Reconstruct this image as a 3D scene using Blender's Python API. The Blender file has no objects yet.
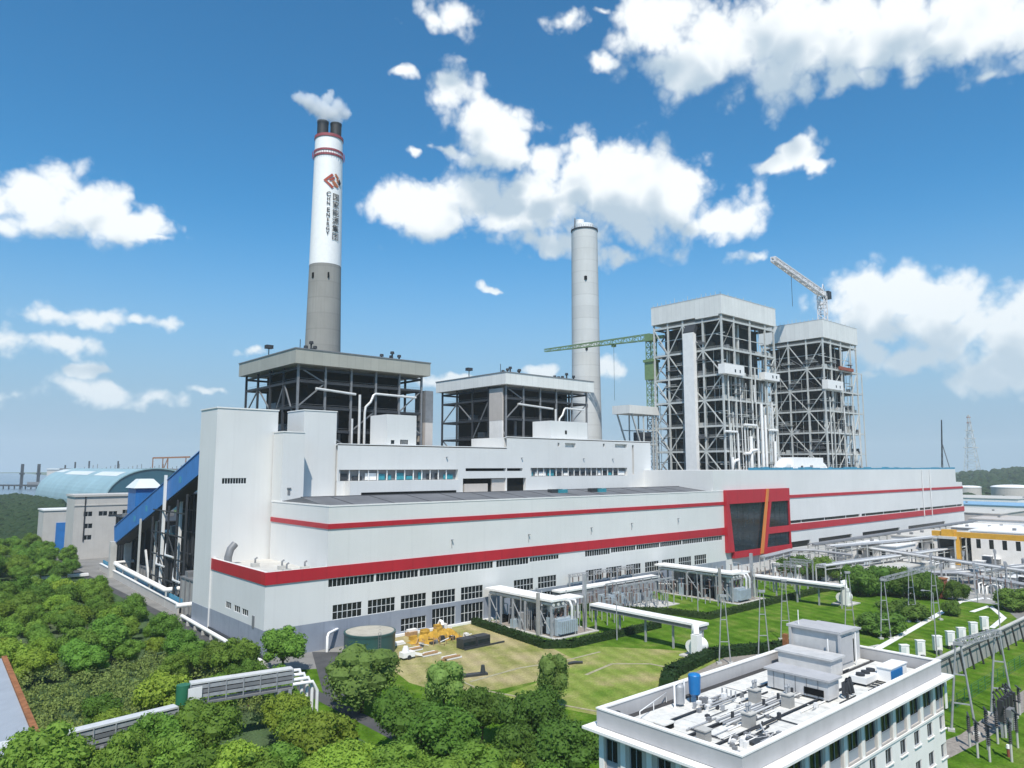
import bpy, math, random
from mathutils import Vector
R = math.radians
S = bpy.context.scene
C = S.collection

# ------------------------------------------------------------------ camera
FPX, HOR, CAMH = 722.0, 467.0, 42.0
PITCH = math.atan((HOR - 384) / FPX)
HEAD = math.atan((1340 - 512) / math.hypot(FPX, HOR - 384))      # heading measured from +X (along the facade)
cam = bpy.data.cameras.new('camera'); camo = bpy.data.objects.new('camera', cam); C.objects.link(camo)
cam.sensor_fit = 'HORIZONTAL'; cam.sensor_width = 36; cam.lens = 36 * FPX / 1024
cam.clip_start = 0.5; cam.clip_end = 60000
camo.location = (0, 0, CAMH)
camo.rotation_euler = (R(90) + PITCH, 0, HEAD - R(90))
S.camera = camo

# ------------------------------------------------------------------ light and exposure
SUN_EL, SUN_AZ = 56.0, 230.0            # azimuth of the sun measured from +X, counter-clockwise
sl = bpy.data.lights.new('sun', 'SUN'); so = bpy.data.objects.new('sun', sl); C.objects.link(so)
sl.energy = 4.7; sl.angle = R(0.5); sl.color = (1.0, 0.94, 0.85)
so.rotation_euler = (R(90 - SUN_EL), 0, R(SUN_AZ + 90))
S.view_settings.view_transform = 'Standard'; S.view_settings.look = 'None'
S.view_settings.gamma = 1; S.view_settings.use_curve_mapping = False
S.view_settings.exposure = 0.18
S.cycles.max_bounces = 12; S.cycles.diffuse_bounces = 3; S.cycles.glossy_bounces = 2
S.cycles.transmission_bounces = 2; S.cycles.transparent_max_bounces = 6; S.cycles.volume_bounces = 12
S.cycles.sample_clamp_indirect = 4; S.cycles.use_denoising = True

def ray(px, py):
    u, v = (px - 512) / FPX, (py - 384) / FPX
    ch, sh, cp, sp = math.cos(HEAD), math.sin(HEAD), math.cos(PITCH), math.sin(PITCH)
    f = Vector((ch * cp, sh * cp, sp)); r = Vector((sh, -ch, 0)); up = Vector((-ch * sp, -sh * sp, cp))
    return f + r * u - up * v
def azel(px, py):
    d = ray(px, py).normalized()
    return math.atan2(d.y, d.x), math.asin(d.z)

# ------------------------------------------------------------------ sky with cumulus clouds (world space: azimuth / elevation)
W = bpy.data.worlds.new('World'); S.world = W; W.use_nodes = True
nt = W.node_tree; N = nt.nodes; L = nt.links; N.clear()
CL = [  # clouds: where they stand in the sky (as seen in the photograph), half width, half height, strength
 (650,25,45,36,1),(715,50,95,40,1),(800,35,120,66,1),(900,25,120,60,1),(1000,20,95,52,1),(850,80,60,20,.8),(990,75,40,14,.5),
 (438,14,46,30,.75),(570,20,26,20,.8),(604,60,22,12,.75),(605,14,16,9,.65),(402,76,20,9,.7),
 (458,92,32,30,.95),(495,128,48,28,1),(520,155,66,20,.9),(440,150,22,12,.6),(413,152,16,7,.7),
 (425,212,62,34,1),(520,206,90,42,1),(598,188,66,52,1),(645,202,90,48,1),(712,224,74,26,.9),(560,238,80,24,.8),(622,256,44,14,.6),(402,206,36,22,.9),(590,155,40,24,.8),(685,182,44,26,.8),
 (778,160,46,12,.9),(803,152,26,20,1),(822,166,18,12,.8),(745,259,30,11,.75),(490,288,24,6,.55),
 (35,205,55,32,1),(90,206,58,34,1),(132,226,54,22,.9),(158,240,24,8,.6),(-20,205,50,36,1),
 (88,318,62,18,.9),(140,318,46,12,.7),(66,346,60,15,.75),(92,370,28,11,.8),(5,345,56,22,.65),(10,392,90,22,.45),(150,397,46,16,.75),(205,389,22,8,.65),(110,392,80,20,.6),
 (895,298,62,32,1.15),(940,302,60,28,1.1),(970,330,80,30,1.05),(1015,335,60,38,1),(878,325,56,26,.95),(1000,372,100,30,.85),(915,356,100,22,.85),(1040,310,60,36,1),(880,372,60,14,.6),
 (252,354,18,9,.7),(442,380,32,10,.9),(540,371,26,8,.75),(606,367,22,14,.9),
 (1180,250,120,60,1),(-190,300,130,60,1),(500,-170,200,60,.9)]
def mk(nodes, t, **kw):
    n = nodes.new(t)
    for k, v in kw.items():
        if k.startswith('i_'):
            key = k[2:]; key = int(key) if key.isdigit() else key
            n.inputs[key].default_value = v
        else: setattr(n, k, v)
    return n
def cloud_group(clouds, dt):
    grp = bpy.data.node_groups.new('cloud_density', 'ShaderNodeTree')
    grp.interface.new_socket('Vector', in_out='INPUT', socket_type='NodeSocketVector')
    grp.interface.new_socket('Density', in_out='OUTPUT', socket_type='NodeSocketFloat')
    gn, gl = grp.nodes, grp.links
    gi = mk(gn, 'NodeGroupInput'); go = mk(gn, 'NodeGroupOutput')
    sep = mk(gn, 'ShaderNodeSeparateXYZ'); gl.new(gi.outputs[0], sep.inputs[0])
    at2 = mk(gn, 'ShaderNodeMath', operation='ARCTAN2'); gl.new(sep.outputs[1], at2.inputs[0]); gl.new(sep.outputs[0], at2.inputs[1])
    asn = mk(gn, 'ShaderNodeMath', operation='ARCSINE'); gl.new(sep.outputs[2], asn.inputs[0])
    nz0 = mk(gn, 'ShaderNodeTexNoise', i_Scale=22.0, i_Detail=3.0, i_Roughness=.5); gl.new(gi.outputs[0], nz0.inputs['Vector'])
    wv = mk(gn, 'ShaderNodeVectorMath', operation='SUBTRACT'); wv.inputs[1].default_value = (.5, .5, .5); gl.new(nz0.outputs['Color'], wv.inputs[0])
    wsc = mk(gn, 'ShaderNodeVectorMath', operation='MULTIPLY'); wsc.inputs[1].default_value = (.075, .045, 0); gl.new(wv.outputs[0], wsc.inputs[0])
    comb = mk(gn, 'ShaderNodeCombineXYZ'); gl.new(at2.outputs[0], comb.inputs[0]); gl.new(asn.outputs[0], comb.inputs[1])
    pos = mk(gn, 'ShaderNodeVectorMath', operation='ADD'); gl.new(comb.outputs[0], pos.inputs[0]); gl.new(wsc.outputs[0], pos.inputs[1])
    prev = None
    for (cx, cy, rx, ry, st) in clouds:
        a0, e0 = azel(cx, cy); a1, _ = azel(cx + rx, cy); _, e1 = azel(cx, cy - ry)
        ra, re = abs(a1 - a0) * 1.12, abs(e1 - e0) * 1.12
        s1 = mk(gn, 'ShaderNodeVectorMath', operation='SUBTRACT'); s1.inputs[1].default_value = (a0, e0, 0); gl.new(pos.outputs[0], s1.inputs[0])
        s2 = mk(gn, 'ShaderNodeVectorMath', operation='MULTIPLY'); s2.inputs[1].default_value = (1 / ra, 1 / re, 0); gl.new(s1.outputs[0], s2.inputs[0])
        s3 = mk(gn, 'ShaderNodeVectorMath', operation='LENGTH'); gl.new(s2.outputs[0], s3.inputs[0])
        s4 = mk(gn, 'ShaderNodeMath', operation='MULTIPLY_ADD'); s4.inputs[1].default_value = -1.0; s4.inputs[2].default_value = st; gl.new(s3.outputs['Value'], s4.inputs[0])
        if prev is None: prev = s4
        else:
            mx = mk(gn, 'ShaderNodeMath', operation='SMOOTH_MAX'); mx.inputs[2].default_value = .18
            gl.new(prev.outputs[0], mx.inputs[0]); gl.new(s4.outputs[0], mx.inputs[1]); prev = mx
    tot = None                                                     # billows: rounded puffs with creases, four sizes
    for sc_, wt in ((12.0,1.15),(27.0,.55),(58.0,.27),(125.0,.14))[:dt]:
        nb = mk(gn, 'ShaderNodeTexNoise', i_Scale=sc_, i_Detail=1.0, i_Roughness=.45); gl.new(gi.outputs[0], nb.inputs['Vector'])
        b0 = mk(gn, 'ShaderNodeMath', operation='SUBTRACT'); b0.inputs[1].default_value = .5; gl.new(nb.outputs['Fac'], b0.inputs[0])
        b1 = mk(gn, 'ShaderNodeMath', operation='ABSOLUTE'); gl.new(b0.outputs[0], b1.inputs[0])
        b2 = mk(gn, 'ShaderNodeMath', operation='MULTIPLY_ADD'); b2.inputs[1].default_value = wt * 2; gl.new(b1.outputs[0], b2.inputs[0])
        if tot is None: b2.inputs[2].default_value = 0
        else: gl.new(tot.outputs[0], b2.inputs[2])
        tot = b2
    nl = mk(gn, 'ShaderNodeTexNoise', i_Scale=9.0, i_Detail=2.0); gl.new(gi.outputs[0], nl.inputs['Vector'])
    bl = mk(gn, 'ShaderNodeMath', operation='MULTIPLY_ADD'); bl.inputs[1].default_value = .55; gl.new(nl.outputs['Fac'], bl.inputs[0]); gl.new(tot.outputs[0], bl.inputs[2])
    ad = mk(gn, 'ShaderNodeMath', operation='ADD'); gl.new(bl.outputs[0], ad.inputs[0]); gl.new(prev.outputs[0], ad.inputs[1])
    gl.new(ad.outputs[0], go.inputs[0])
    return grp

tc = mk(N, 'ShaderNodeTexCoord')
sky = mk(N, 'ShaderNodeTexSky', sky_type='NISHITA'); sky.sun_disc = False
sky.sun_elevation = R(SUN_EL); sky.sun_rotation = R(90 - SUN_AZ); sky.altitude = 50; sky.air_density = 1.0; sky.dust_density = .2; sky.ozone_density = 6.0
g1 = mk(N, 'ShaderNodeGroup'); g1.node_tree = cloud_group(CL, 4); L.new(tc.outputs['Generated'], g1.inputs[0])
off = mk(N, 'ShaderNodeVectorMath', operation='ADD'); off.inputs[1].default_value = (-.022, -.03, .055); L.new(tc.outputs['Generated'], off.inputs[0])
nrm = mk(N, 'ShaderNodeVectorMath', operation='NORMALIZE'); L.new(off.outputs[0], nrm.inputs[0])
g2 = mk(N, 'ShaderNodeGroup'); g2.node_tree = cloud_group([c for c in CL if c[2] * c[3] > 900 and c[4] > .65 and -100 < c[0] < 1100], 2); L.new(nrm.outputs[0], g2.inputs[0])
alpha = mk(N, 'ShaderNodeMapRange', interpolation_type='SMOOTHSTEP'); L.new(g1.outputs[0], alpha.inputs[0])
alpha.inputs[1].default_value = .60; alpha.inputs[2].default_value = 1.16
lit = mk(N, 'ShaderNodeMapRange', interpolation_type='SMOOTHSTEP'); L.new(g2.outputs[0], lit.inputs[0])
lit.inputs[1].default_value = .46; lit.inputs[2].default_value = 1.22
ccol = mk(N, 'ShaderNodeMix', data_type='RGBA'); L.new(lit.outputs[0], ccol.inputs[0])
ccol.inputs[6].default_value = (9.0, 9.4, 9.6, 1); ccol.inputs[7].default_value = (4.5, 5.6, 6.6, 1)
tint = mk(N, 'ShaderNodeVectorMath', operation='MULTIPLY'); tint.inputs[1].default_value = (.46, 1.19, 1.35); L.new(sky.outputs[0], tint.inputs[0])
# moist air near the horizon
sepz = mk(N, 'ShaderNodeSeparateXYZ'); L.new(tc.outputs['Generated'], sepz.inputs[0])
hz = mk(N, 'ShaderNodeMapRange', interpolation_type='SMOOTHERSTEP'); L.new(sepz.outputs[2], hz.inputs[0]); hz.inputs[1].default_value = -.02; hz.inputs[2].default_value = .38; hz.inputs[3].default_value = 1.0; hz.inputs[4].default_value = 0.0
hmix = mk(N, 'ShaderNodeMix', data_type='RGBA'); L.new(hz.outputs[0], hmix.inputs[0]); L.new(tint.outputs[0], hmix.inputs[6]); hmix.inputs[7].default_value = (3.0, 4.35, 5.8, 1)
hc = mk(N, 'ShaderNodeMath', operation='MULTIPLY'); hc.inputs[1].default_value = .55; L.new(hz.outputs[0], hc.inputs[0])
cmix = mk(N, 'ShaderNodeMix', data_type='RGBA'); L.new(hc.outputs[0], cmix.inputs[0]); L.new(ccol.outputs[2], cmix.inputs[6]); cmix.inputs[7].default_value = (5.2, 6.4, 7.4, 1)
fin = mk(N, 'ShaderNodeMix', data_type='RGBA'); L.new(alpha.outputs[0], fin.inputs[0]); L.new(hmix.outputs[2], fin.inputs[6]); L.new(cmix.outputs[2], fin.inputs[7])
bg = mk(N, 'ShaderNodeBackground'); bg.inputs[1].default_value = .1; L.new(fin.outputs[2], bg.inputs[0])
wo = mk(N, 'ShaderNodeOutputWorld'); L.new(bg.outputs[0], wo.inputs[0])

# ------------------------------------------------------------------ mesh helpers
def G(px, py, z=0.0):
    d = ray(px, py); t = (z - CAMH) / d.z
    return Vector((d.x * t, d.y * t, z))
def onY(px, py, Y):
    d = ray(px, py); t = Y / d.y
    return Vector((d.x * t, Y, CAMH + d.z * t))
def onX(px, py, X):
    d = ray(px, py); t = X / d.x
    return Vector((X, d.y * t, CAMH + d.z * t))
WL = {}
class MB:
    def __init__(s): s.v = []; s.f = []; s.sm = []; s.mi = []; s.cur = 0
    def face(s, pts, sm=False):
        n = len(s.v); s.v += [tuple(p) for p in pts]; s.f.append(tuple(range(n, n + len(pts)))); s.sm.append(sm); s.mi.append(s.cur); return s
    def box(s, x0, x1, y0, y1, z0, z1):
        if x0 > x1: x0, x1 = x1, x0
        if y0 > y1: y0, y1 = y1, y0
        n = len(s.v)
        s.v += [(x0,y0,z0),(x1,y0,z0),(x1,y1,z0),(x0,y1,z0),(x0,y0,z1),(x1,y0,z1),(x1,y1,z1),(x0,y1,z1)]
        for q in ((0,3,2,1),(4,5,6,7),(0,1,5,4),(1,2,6,5),(2,3,7,6),(3,0,4,7)):
            s.f.append(tuple(n + i for i in q)); s.sm.append(False); s.mi.append(s.cur)
        return s
    def bar(s, p, q, w, h=None, up=None):
        p, q = Vector(p), Vector(q); h = h or w; d = (q - p)
        if d.length < 1e-6: return s
        d.normalize(); u = Vector(up) if up else (Vector((0,0,1)) if abs(d.z) < .95 else Vector((1,0,0)))
        a = d.cross(u).normalized() * (w / 2); b = a.cross(d).normalized() * (h / 2); n = len(s.v)
        for c in (p, q):
            s.v += [tuple(c - a - b), tuple(c + a - b), tuple(c + a + b), tuple(c - a + b)]
        for f in ((0,1,2,3),(7,6,5,4),(0,4,5,1),(1,5,6,2),(2,6,7,3),(3,7,4,0)):
            s.f.append(tuple(n + i for i in f)); s.sm.append(False); s.mi.append(s.cur)
        return s
    def tube(s, pts, r, n=8, r1=None):
        pts = [Vector(p) for p in pts]; rings = []
        ref = None
        for i, p in enumerate(pts):
            d = (pts[min(i + 1, len(pts) - 1)] - pts[max(i - 1, 0)]).normalized()
            u = Vector((0,0,1)) if abs(d.z) < .9 else Vector((1,0,0))
            if ref is not None: u = ref
            a = d.cross(u)
            if a.length < 1e-4: a = d.cross(Vector((0,1,0)))
            a.normalize(); b = a.cross(d).normalized(); ref = b
            rr = r if r1 is None else r + (r1 - r) * i / (len(pts) - 1)
            base = len(s.v); rings.append(base)
            for k in range(n):
                t = 2 * math.pi * k / n
                s.v.append(tuple(p + a * (rr * math.cos(t)) + b * (rr * math.sin(t))))
        for i in range(len(rings) - 1):
            for k in range(n):
                k2 = (k + 1) % n
                s.f.append((rings[i] + k, rings[i + 1] + k, rings[i + 1] + k2, rings[i] + k2)); s.sm.append(True); s.mi.append(s.cur)
        for rg, rev in ((rings[0], False), (rings[-1], True)):
            q = [s.v[rg + k] for k in range(n)]
            s.face(q[::-1] if rev else q)
        return s
    def frus(s, c, r0, r1, z0, z1, n=32, cap=True, sm=True):
        n0 = len(s.v)
        for (r, z) in ((r0, z0), (r1, z1)):
            for k in range(n):
                t = 2 * math.pi * k / n; s.v.append((c[0] + r * math.cos(t), c[1] + r * math.sin(t), z))
        for k in range(n):
            k2 = (k + 1) % n
            s.f.append((n0 + k, n0 + k2, n0 + n + k2, n0 + n + k)); s.sm.append(sm); s.mi.append(s.cur)
        if cap:
            s.face([s.v[n0 + n + k] for k in range(n)]); s.face([s.v[n0 + k] for k in range(n)][::-1])
        return s
    def dome(s, c, r, z0, h, n=24, m=4):
        prev = None
        for j in range(m + 1):
            a = math.pi / 2 * j / m; rr = r * math.cos(a) + 1e-3; z = z0 + h * math.sin(a); b = len(s.v)
            for k in range(n):
                t = 2 * math.pi * k / n; s.v.append((c[0] + rr * math.cos(t), c[1] + rr * math.sin(t), z))
            if prev is not None:
                for k in range(n):
                    k2 = (k + 1) % n; s.f.append((prev + k, prev + k2, b + k2, b + k)); s.sm.append(True); s.mi.append(s.cur)
            prev = b
        return s
    def prism(s, poly, z0, z1):
        s.face([(p[0], p[1], z1) for p in poly]); s.face([(p[0], p[1], z0) for p in poly][::-1])
        for i in range(len(poly)):
            a, b = poly[i], poly[(i + 1) % len(poly)]
            s.face([(a[0], a[1], z0), (b[0], b[1], z0), (b[0], b[1], z1), (a[0], a[1], z1)])
        return s
    def wall(s, o, u, W, Hh, ops, depth, inw):
        """wall in the plane o + u*a + z*b with openings (a0,b0,a1,b1) and reveals going inward"""
        o, u, inw = Vector(o), Vector(u), Vector(inw); z = Vector((0,0,1))
        us = sorted({0, W, *[a for q in ops for a in (q[0], q[2])]}); vs = sorted({0, Hh, *[a for q in ops for a in (q[1], q[3])]})
        P = lambda a, b: o + u * a + z * b
        for j in range(len(vs) - 1):
            run = None
            for i in range(len(us) - 1):
                ca, cb = (us[i] + us[i+1]) / 2, (vs[j] + vs[j+1]) / 2
                hole = any(q[0] < ca < q[2] and q[1] < cb < q[3] for q in ops)
                if not hole and run is None: run = us[i]
                if run is not None and (hole or i == len(us) - 2):
                    e = us[i] if hole else us[i+1]
                    s.face([P(run, vs[j]), P(e, vs[j]), P(e, vs[j+1]), P(run, vs[j+1])]); run = None
        dd = inw * depth
        for (a0, b0, a1, b1) in ops:
            A, B, Cc, D = P(a0,b0), P(a1,b0), P(a1,b1), P(a0,b1)
            for p, q in ((A,B),(B,Cc),(Cc,D),(D,A)): s.face([p, p + dd, q + dd, q])
        return s
    def build(s, name, mat, parent=None):
        me = bpy.data.meshes.new(name); o = bpy.data.objects.new(name, me); C.objects.link(o)
        off = WL.get(parent, Vector((0,0,0))) if parent else Vector((0,0,0))
        me.from_pydata([(v[0] - off.x, v[1] - off.y, v[2] - off.z) for v in s.v], [], s.f)
        me.polygons.foreach_set('use_smooth', s.sm)
        for m in (mat if isinstance(mat, (list, tuple)) else [mat]): me.materials.append(m)
        me.polygons.foreach_set('material_index', s.mi)
        if parent: o.parent = parent; WL[o] = off
        else: WL[o] = Vector((0,0,0))
        return o
def tag(o, label=None, cat=None, group=None, kind=None):
    for k, v in (('label', label), ('category', cat), ('group', group), ('kind', kind)):
        if v: o[k] = v
    return o
def thing(name, label, cat, loc=(0,0,0), rz=0, group=None):
    o = bpy.data.objects.new(name, None); C.objects.link(o); o.location = loc; o.rotation_euler.z = rz
    o.empty_display_size = .5; WL[o] = Vector(loc)
    return tag(o, label, cat, group)
def dup(o, loc=None, rz=None, label=None, parent=None, sc=None):
    c = o.copy(); C.objects.link(c)
    if parent: c.parent = parent
    if loc is not None: c.location = loc
    if rz is not None: c.rotation_euler.z = rz
    if label: c['label'] = label
    if sc: c.scale = sc if not isinstance(sc, (int, float)) else (sc, sc, sc)
    for ch in list(o.children): dup(ch, parent=c)
    return c
def struct(name, mb, mat): return tag(mb.build(name, mat), kind='structure')

# ------------------------------------------------------------------ materials
MATS = {}
def mat(name, col, rough=.6, metal=0.0, var=.10, scale=.35, streak=0.0, seam=0.0, seamdir='XY', seamk=.22, bump=0.0, bscale=3.0, col2=None, spec=.5, dirt=0.0):
    m = bpy.data.materials.new(name); m.use_nodes = True; t = m.node_tree; n = t.nodes; l = t.links
    b = n['Principled BSDF']; b.inputs['Roughness'].default_value = rough; b.inputs['Metallic'].default_value = metal
    b.inputs['Specular IOR Level'].default_value = spec if rough < .75 else .12
    geo = mk(n, 'ShaderNodeNewGeometry')
    nz = mk(n, 'ShaderNodeTexNoise', i_Scale=scale, i_Detail=6.0, i_Roughness=.6); l.new(geo.outputs['Position'], nz.inputs['Vector'])
    mr = mk(n, 'ShaderNodeMapRange'); mr.inputs[1].default_value = .3; mr.inputs[2].default_value = .7
    l.new(nz.outputs['Fac'], mr.inputs[0])
    mix = mk(n, 'ShaderNodeMix', data_type='RGBA'); l.new(mr.outputs[0], mix.inputs[0])
    c2 = col2 or tuple(c * (1 - var) for c in col); c1 = col if col2 else tuple(min(1, c * (1 + var * .5)) for c in col)
    mix.inputs[6].default_value = (*c1, 1); mix.inputs[7].default_value = (*c2, 1)
    out = mix.outputs[2]
    if streak or dirt:
        mp = mk(n, 'ShaderNodeVectorMath', operation='MULTIPLY'); mp.inputs[1].default_value = (1.1, 1.1, .06); l.new(geo.outputs['Position'], mp.inputs[0])
        n2 = mk(n, 'ShaderNodeTexNoise', i_Scale=1.0, i_Detail=5.0); l.new(mp.outputs[0], n2.inputs['Vector'])
        m2 = mk(n, 'ShaderNodeMapRange'); m2.inputs[1].default_value = .5; m2.inputs[2].default_value = .78; m2.inputs[4].default_value = max(streak, dirt)
        l.new(n2.outputs['Fac'], m2.inputs[0])
        mx = mk(n, 'ShaderNodeMix', data_type='RGBA'); l.new(m2.outputs[0], mx.inputs[0]); l.new(out, mx.inputs[6])
        mx.inputs[7].default_value = (*[c * .55 for c in col], 1); out = mx.outputs[2]
    hgt = None
    if seam:
        sp = mk(n, 'ShaderNodeSeparateXYZ'); l.new(geo.outputs['Position'], sp.inputs[0])
        if seamdir == 'Z': src = sp.outputs[2]
        else:
            a = mk(n, 'ShaderNodeMath', operation='ADD'); l.new(sp.outputs[0], a.inputs[0]); l.new(sp.outputs[1], a.inputs[1]); src = a.outputs[0]
        dv = mk(n, 'ShaderNodeMath', operation='DIVIDE'); dv.inputs[1].default_value = seam; l.new(src, dv.inputs[0])
        fr = mk(n, 'ShaderNodeMath', operation='FRACT'); l.new(dv.outputs[0], fr.inputs[0])
        ls = mk(n, 'ShaderNodeMath', operation='LESS_THAN'); ls.inputs[1].default_value = .09; l.new(fr.outputs[0], ls.inputs[0])
        ms = mk(n, 'ShaderNodeMath', operation='MULTIPLY'); ms.inputs[1].default_value = seamk; l.new(ls.outputs[0], ms.inputs[0])
        mx = mk(n, 'ShaderNodeMix', data_type='RGBA'); l.new(ms.outputs[0], mx.inputs[0]); l.new(out, mx.inputs[6]); mx.inputs[7].default_value = (*[c * .6 for c in col], 1); out = mx.outputs[2]
        # a slight random tone step from sheet to sheet
        fl = mk(n, 'ShaderNodeMath', operation='FLOOR'); l.new(dv.outputs[0], fl.inputs[0])
        wn = mk(n, 'ShaderNodeTexWhiteNoise', noise_dimensions='1D'); l.new(fl.outputs[0], wn.inputs['W'])
        mm = mk(n, 'ShaderNodeMapRange'); mm.inputs[3].default_value = 1 - seamk * .16; mm.inputs[4].default_value = 1 + seamk * .12; l.new(wn.outputs['Value'], mm.inputs[0])
        vm = mk(n, 'ShaderNodeVectorMath', operation='SCALE'); l.new(out, vm.inputs[0]); l.new(mm.outputs[0], vm.inputs['Scale']); out = vm.outputs[0]
    l.new(out, b.inputs['Base Color'])
    if bump:
        n3 = mk(n, 'ShaderNodeTexNoise', i_Scale=bscale, i_Detail=4.0); l.new(geo.outputs['Position'], n3.inputs['Vector'])
        bp = mk(n, 'ShaderNodeBump', i_Strength=bump, i_Distance=.3); l.new(n3.outputs['Fac'], bp.inputs['Height']); l.new(bp.outputs[0], b.inputs['Normal'])
    MATS[name] = m; return m
M = MATS
mat('white_cladding', (.68,.68,.665), .5, var=.05, scale=.08, streak=.08, seam=6.0, seamk=.05)
mat('white_paint', (.78,.77,.75), .5, var=.07, scale=.5, streak=.12)
mat('bright_white', (.85,.84,.82), .45, var=.05, scale=.6, streak=.06)
mat('red_band', (.44,.013,.026), .45, var=.1, scale=.2, seam=6.0, streak=.08)
mat('grey_plinth', (.27,.30,.36), .6, var=.1, scale=.3, streak=.2, seam=6.0)
mat('roof_dark', (.15,.155,.165), .8, var=.22, scale=.12, bump=.1)
mat('roof_seam', (.085,.088,.095), .8)
mat('beige_fascia', (.37,.365,.32), .6, var=.08, scale=.15, streak=.12, seam=3.0)
mat('pale_fascia', (.70,.70,.67), .55, var=.06, scale=.15, streak=.10, seam=3.0)
mat('steel_dark', (.045,.05,.058), .6, var=.2, scale=.6, spec=.15)
mat('steel_mid', (.19,.195,.205), .5, var=.2, scale=.6, streak=.15)
mat('steel_light', (.52,.53,.51), .5, var=.15, scale=.6, streak=.2)
mat('casing_dark', (.012,.014,.017), .7, var=.35, scale=.25, spec=.08)  # near black, with the shade inside the boiler frames put into the colour
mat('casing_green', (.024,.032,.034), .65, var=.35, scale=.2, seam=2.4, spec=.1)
mat('grating', (.05,.054,.058), .7, var=.2, scale=.8, spec=.1)
mat('galvanized', (.36,.37,.385), .5, .1, var=.2, scale=1.2)
mat('aluminium_duct', (.64,.64,.63), .4, .1, var=.12, scale=.8, streak=.12)
mat('concrete', (.34,.335,.32), .85, var=.18, scale=.3, bump=.15, streak=.18)
mat('concrete_pale', (.50,.49,.46), .85, var=.16, scale=.3, streak=.15)
mat('concrete_chimney', (.29,.285,.265), .85, var=.14, scale=.06, streak=.25, seam=7.5, seamdir='Z')
mat('pale_chimney', (.56,.57,.56), .75, var=.07, scale=.06, streak=.16, seam=7.5, seamdir='Z')
mat('asphalt', (.085,.086,.09), .9, var=.25, scale=.25, bump=.1)
mat('yard', (.23,.225,.215), .9, var=.25, scale=.15, bump=.1)
mat('plant_grey', (.54,.535,.53), .55, var=.15, scale=.8, streak=.3)
mat('path_pale', (.36,.33,.22), .95, var=.3, scale=.8)
mat('gravel', (.30,.27,.24), .95, var=.3, scale=1.5, bump=.4, bscale=8)
mat('flue_dark', (.028,.030,.032), .6, var=.3, scale=.3)
mat('ring_red', (.30,.06,.07), .6)
mat('emblem_red', (.36,.05,.02), .6)
mat('emblem_copper', (.42,.13,.045), .6)
mat('lettering', (.02,.02,.022), .6)
mat('glass_dark', (.012,.017,.02), .2, var=.5, scale=.4, spec=.3)
mat('glass_blue', (.010,.024,.034), .12, var=.6, scale=.25, spec=.35)
mat('ochre', (.47,.28,.045), .75, var=.35, scale=.8, bump=.3)
mat('glass_teal', (.04,.26,.32), .3, var=.3, scale=.7)
mat('window_frame', (.68,.70,.71), .5)
mat('dark_void', (.008,.009,.01), .9)
mat('orange_stripe', (.60,.20,.04), .5)
mat('crane_green', (.16,.25,.11), .5, var=.2, scale=.8)
mat('crane_white', (.70,.68,.68), .5, var=.12, scale=.8)
mat('conveyor_blue', (.025,.17,.48), .45, var=.15, scale=.25, seam=2.5, streak=.15)
mat('conveyor_sky', (.05,.27,.42), .5, var=.2, scale=.5)
mat('dome_blue', (.27,.41,.45), .45, var=.14, scale=.03, seam=9)
mat('dome_skylight', (.62,.66,.66), .5, var=.1, scale=.1)
mat('dome_end', (.028,.105,.155), .5, var=.2, scale=.05, seam=6)
mat('office_beige', (.50,.48,.45), .7, var=.08, scale=.2, streak=.16)
mat('office_white', (.83,.81,.78), .65, var=.07, scale=.4, streak=.14)
mat('office_grey', (.50,.46,.425), .65, var=.08, scale=.4, streak=.15)
mat('parapet_grey', (.44,.435,.44), .65, var=.1, scale=.4, streak=.18)
mat('roof_pale', (.68,.67,.63), .8, var=.22, scale=.9, dirt=.35)
mat('roof_joint', (.06,.06,.062), .8)
mat('tank_green', (.030,.085,.082), .4, var=.2, scale=.3, streak=.2)
mat('tank_top', (.42,.40,.34), .8, var=.2, scale=.4)
mat('yellow', (.62,.33,.03), .5, var=.2, scale=.6)
mat('plant_blue', (.01,.16,.42), .4, var=.15, scale=.8)
mat('transformer_grey', (.36,.43,.48), .5, var=.15, scale=.8)
mat('porcelain', (.16,.10,.08), .35)
mat('insulator_dark', (.035,.035,.04), .5)
mat('wall_grey', (.36,.35,.335), .85, var=.16, scale=.3, streak=.25)
mat('rust', (.30,.13,.06), .8, var=.4, scale=1.0)
mat('shed_grey', (.30,.33,.37), .6, var=.1, scale=.3)
mat('roof_blue', (.20,.38,.55), .5, var=.15, scale=.1)
mat('bark', (.10,.075,.05), .9, var=.3, scale=2)
mat('end_green', (.02,.14,.07), .5)
mat('brick', (.28,.09,.06), .8)
mat('tarp', (.035,.04,.045), .5, var=.3, scale=1)
mat('timber', (.40,.25,.13), .8, var=.3, scale=1.5)
mat('water', (.12,.17,.21), .25, var=.1, scale=.01)

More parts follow.
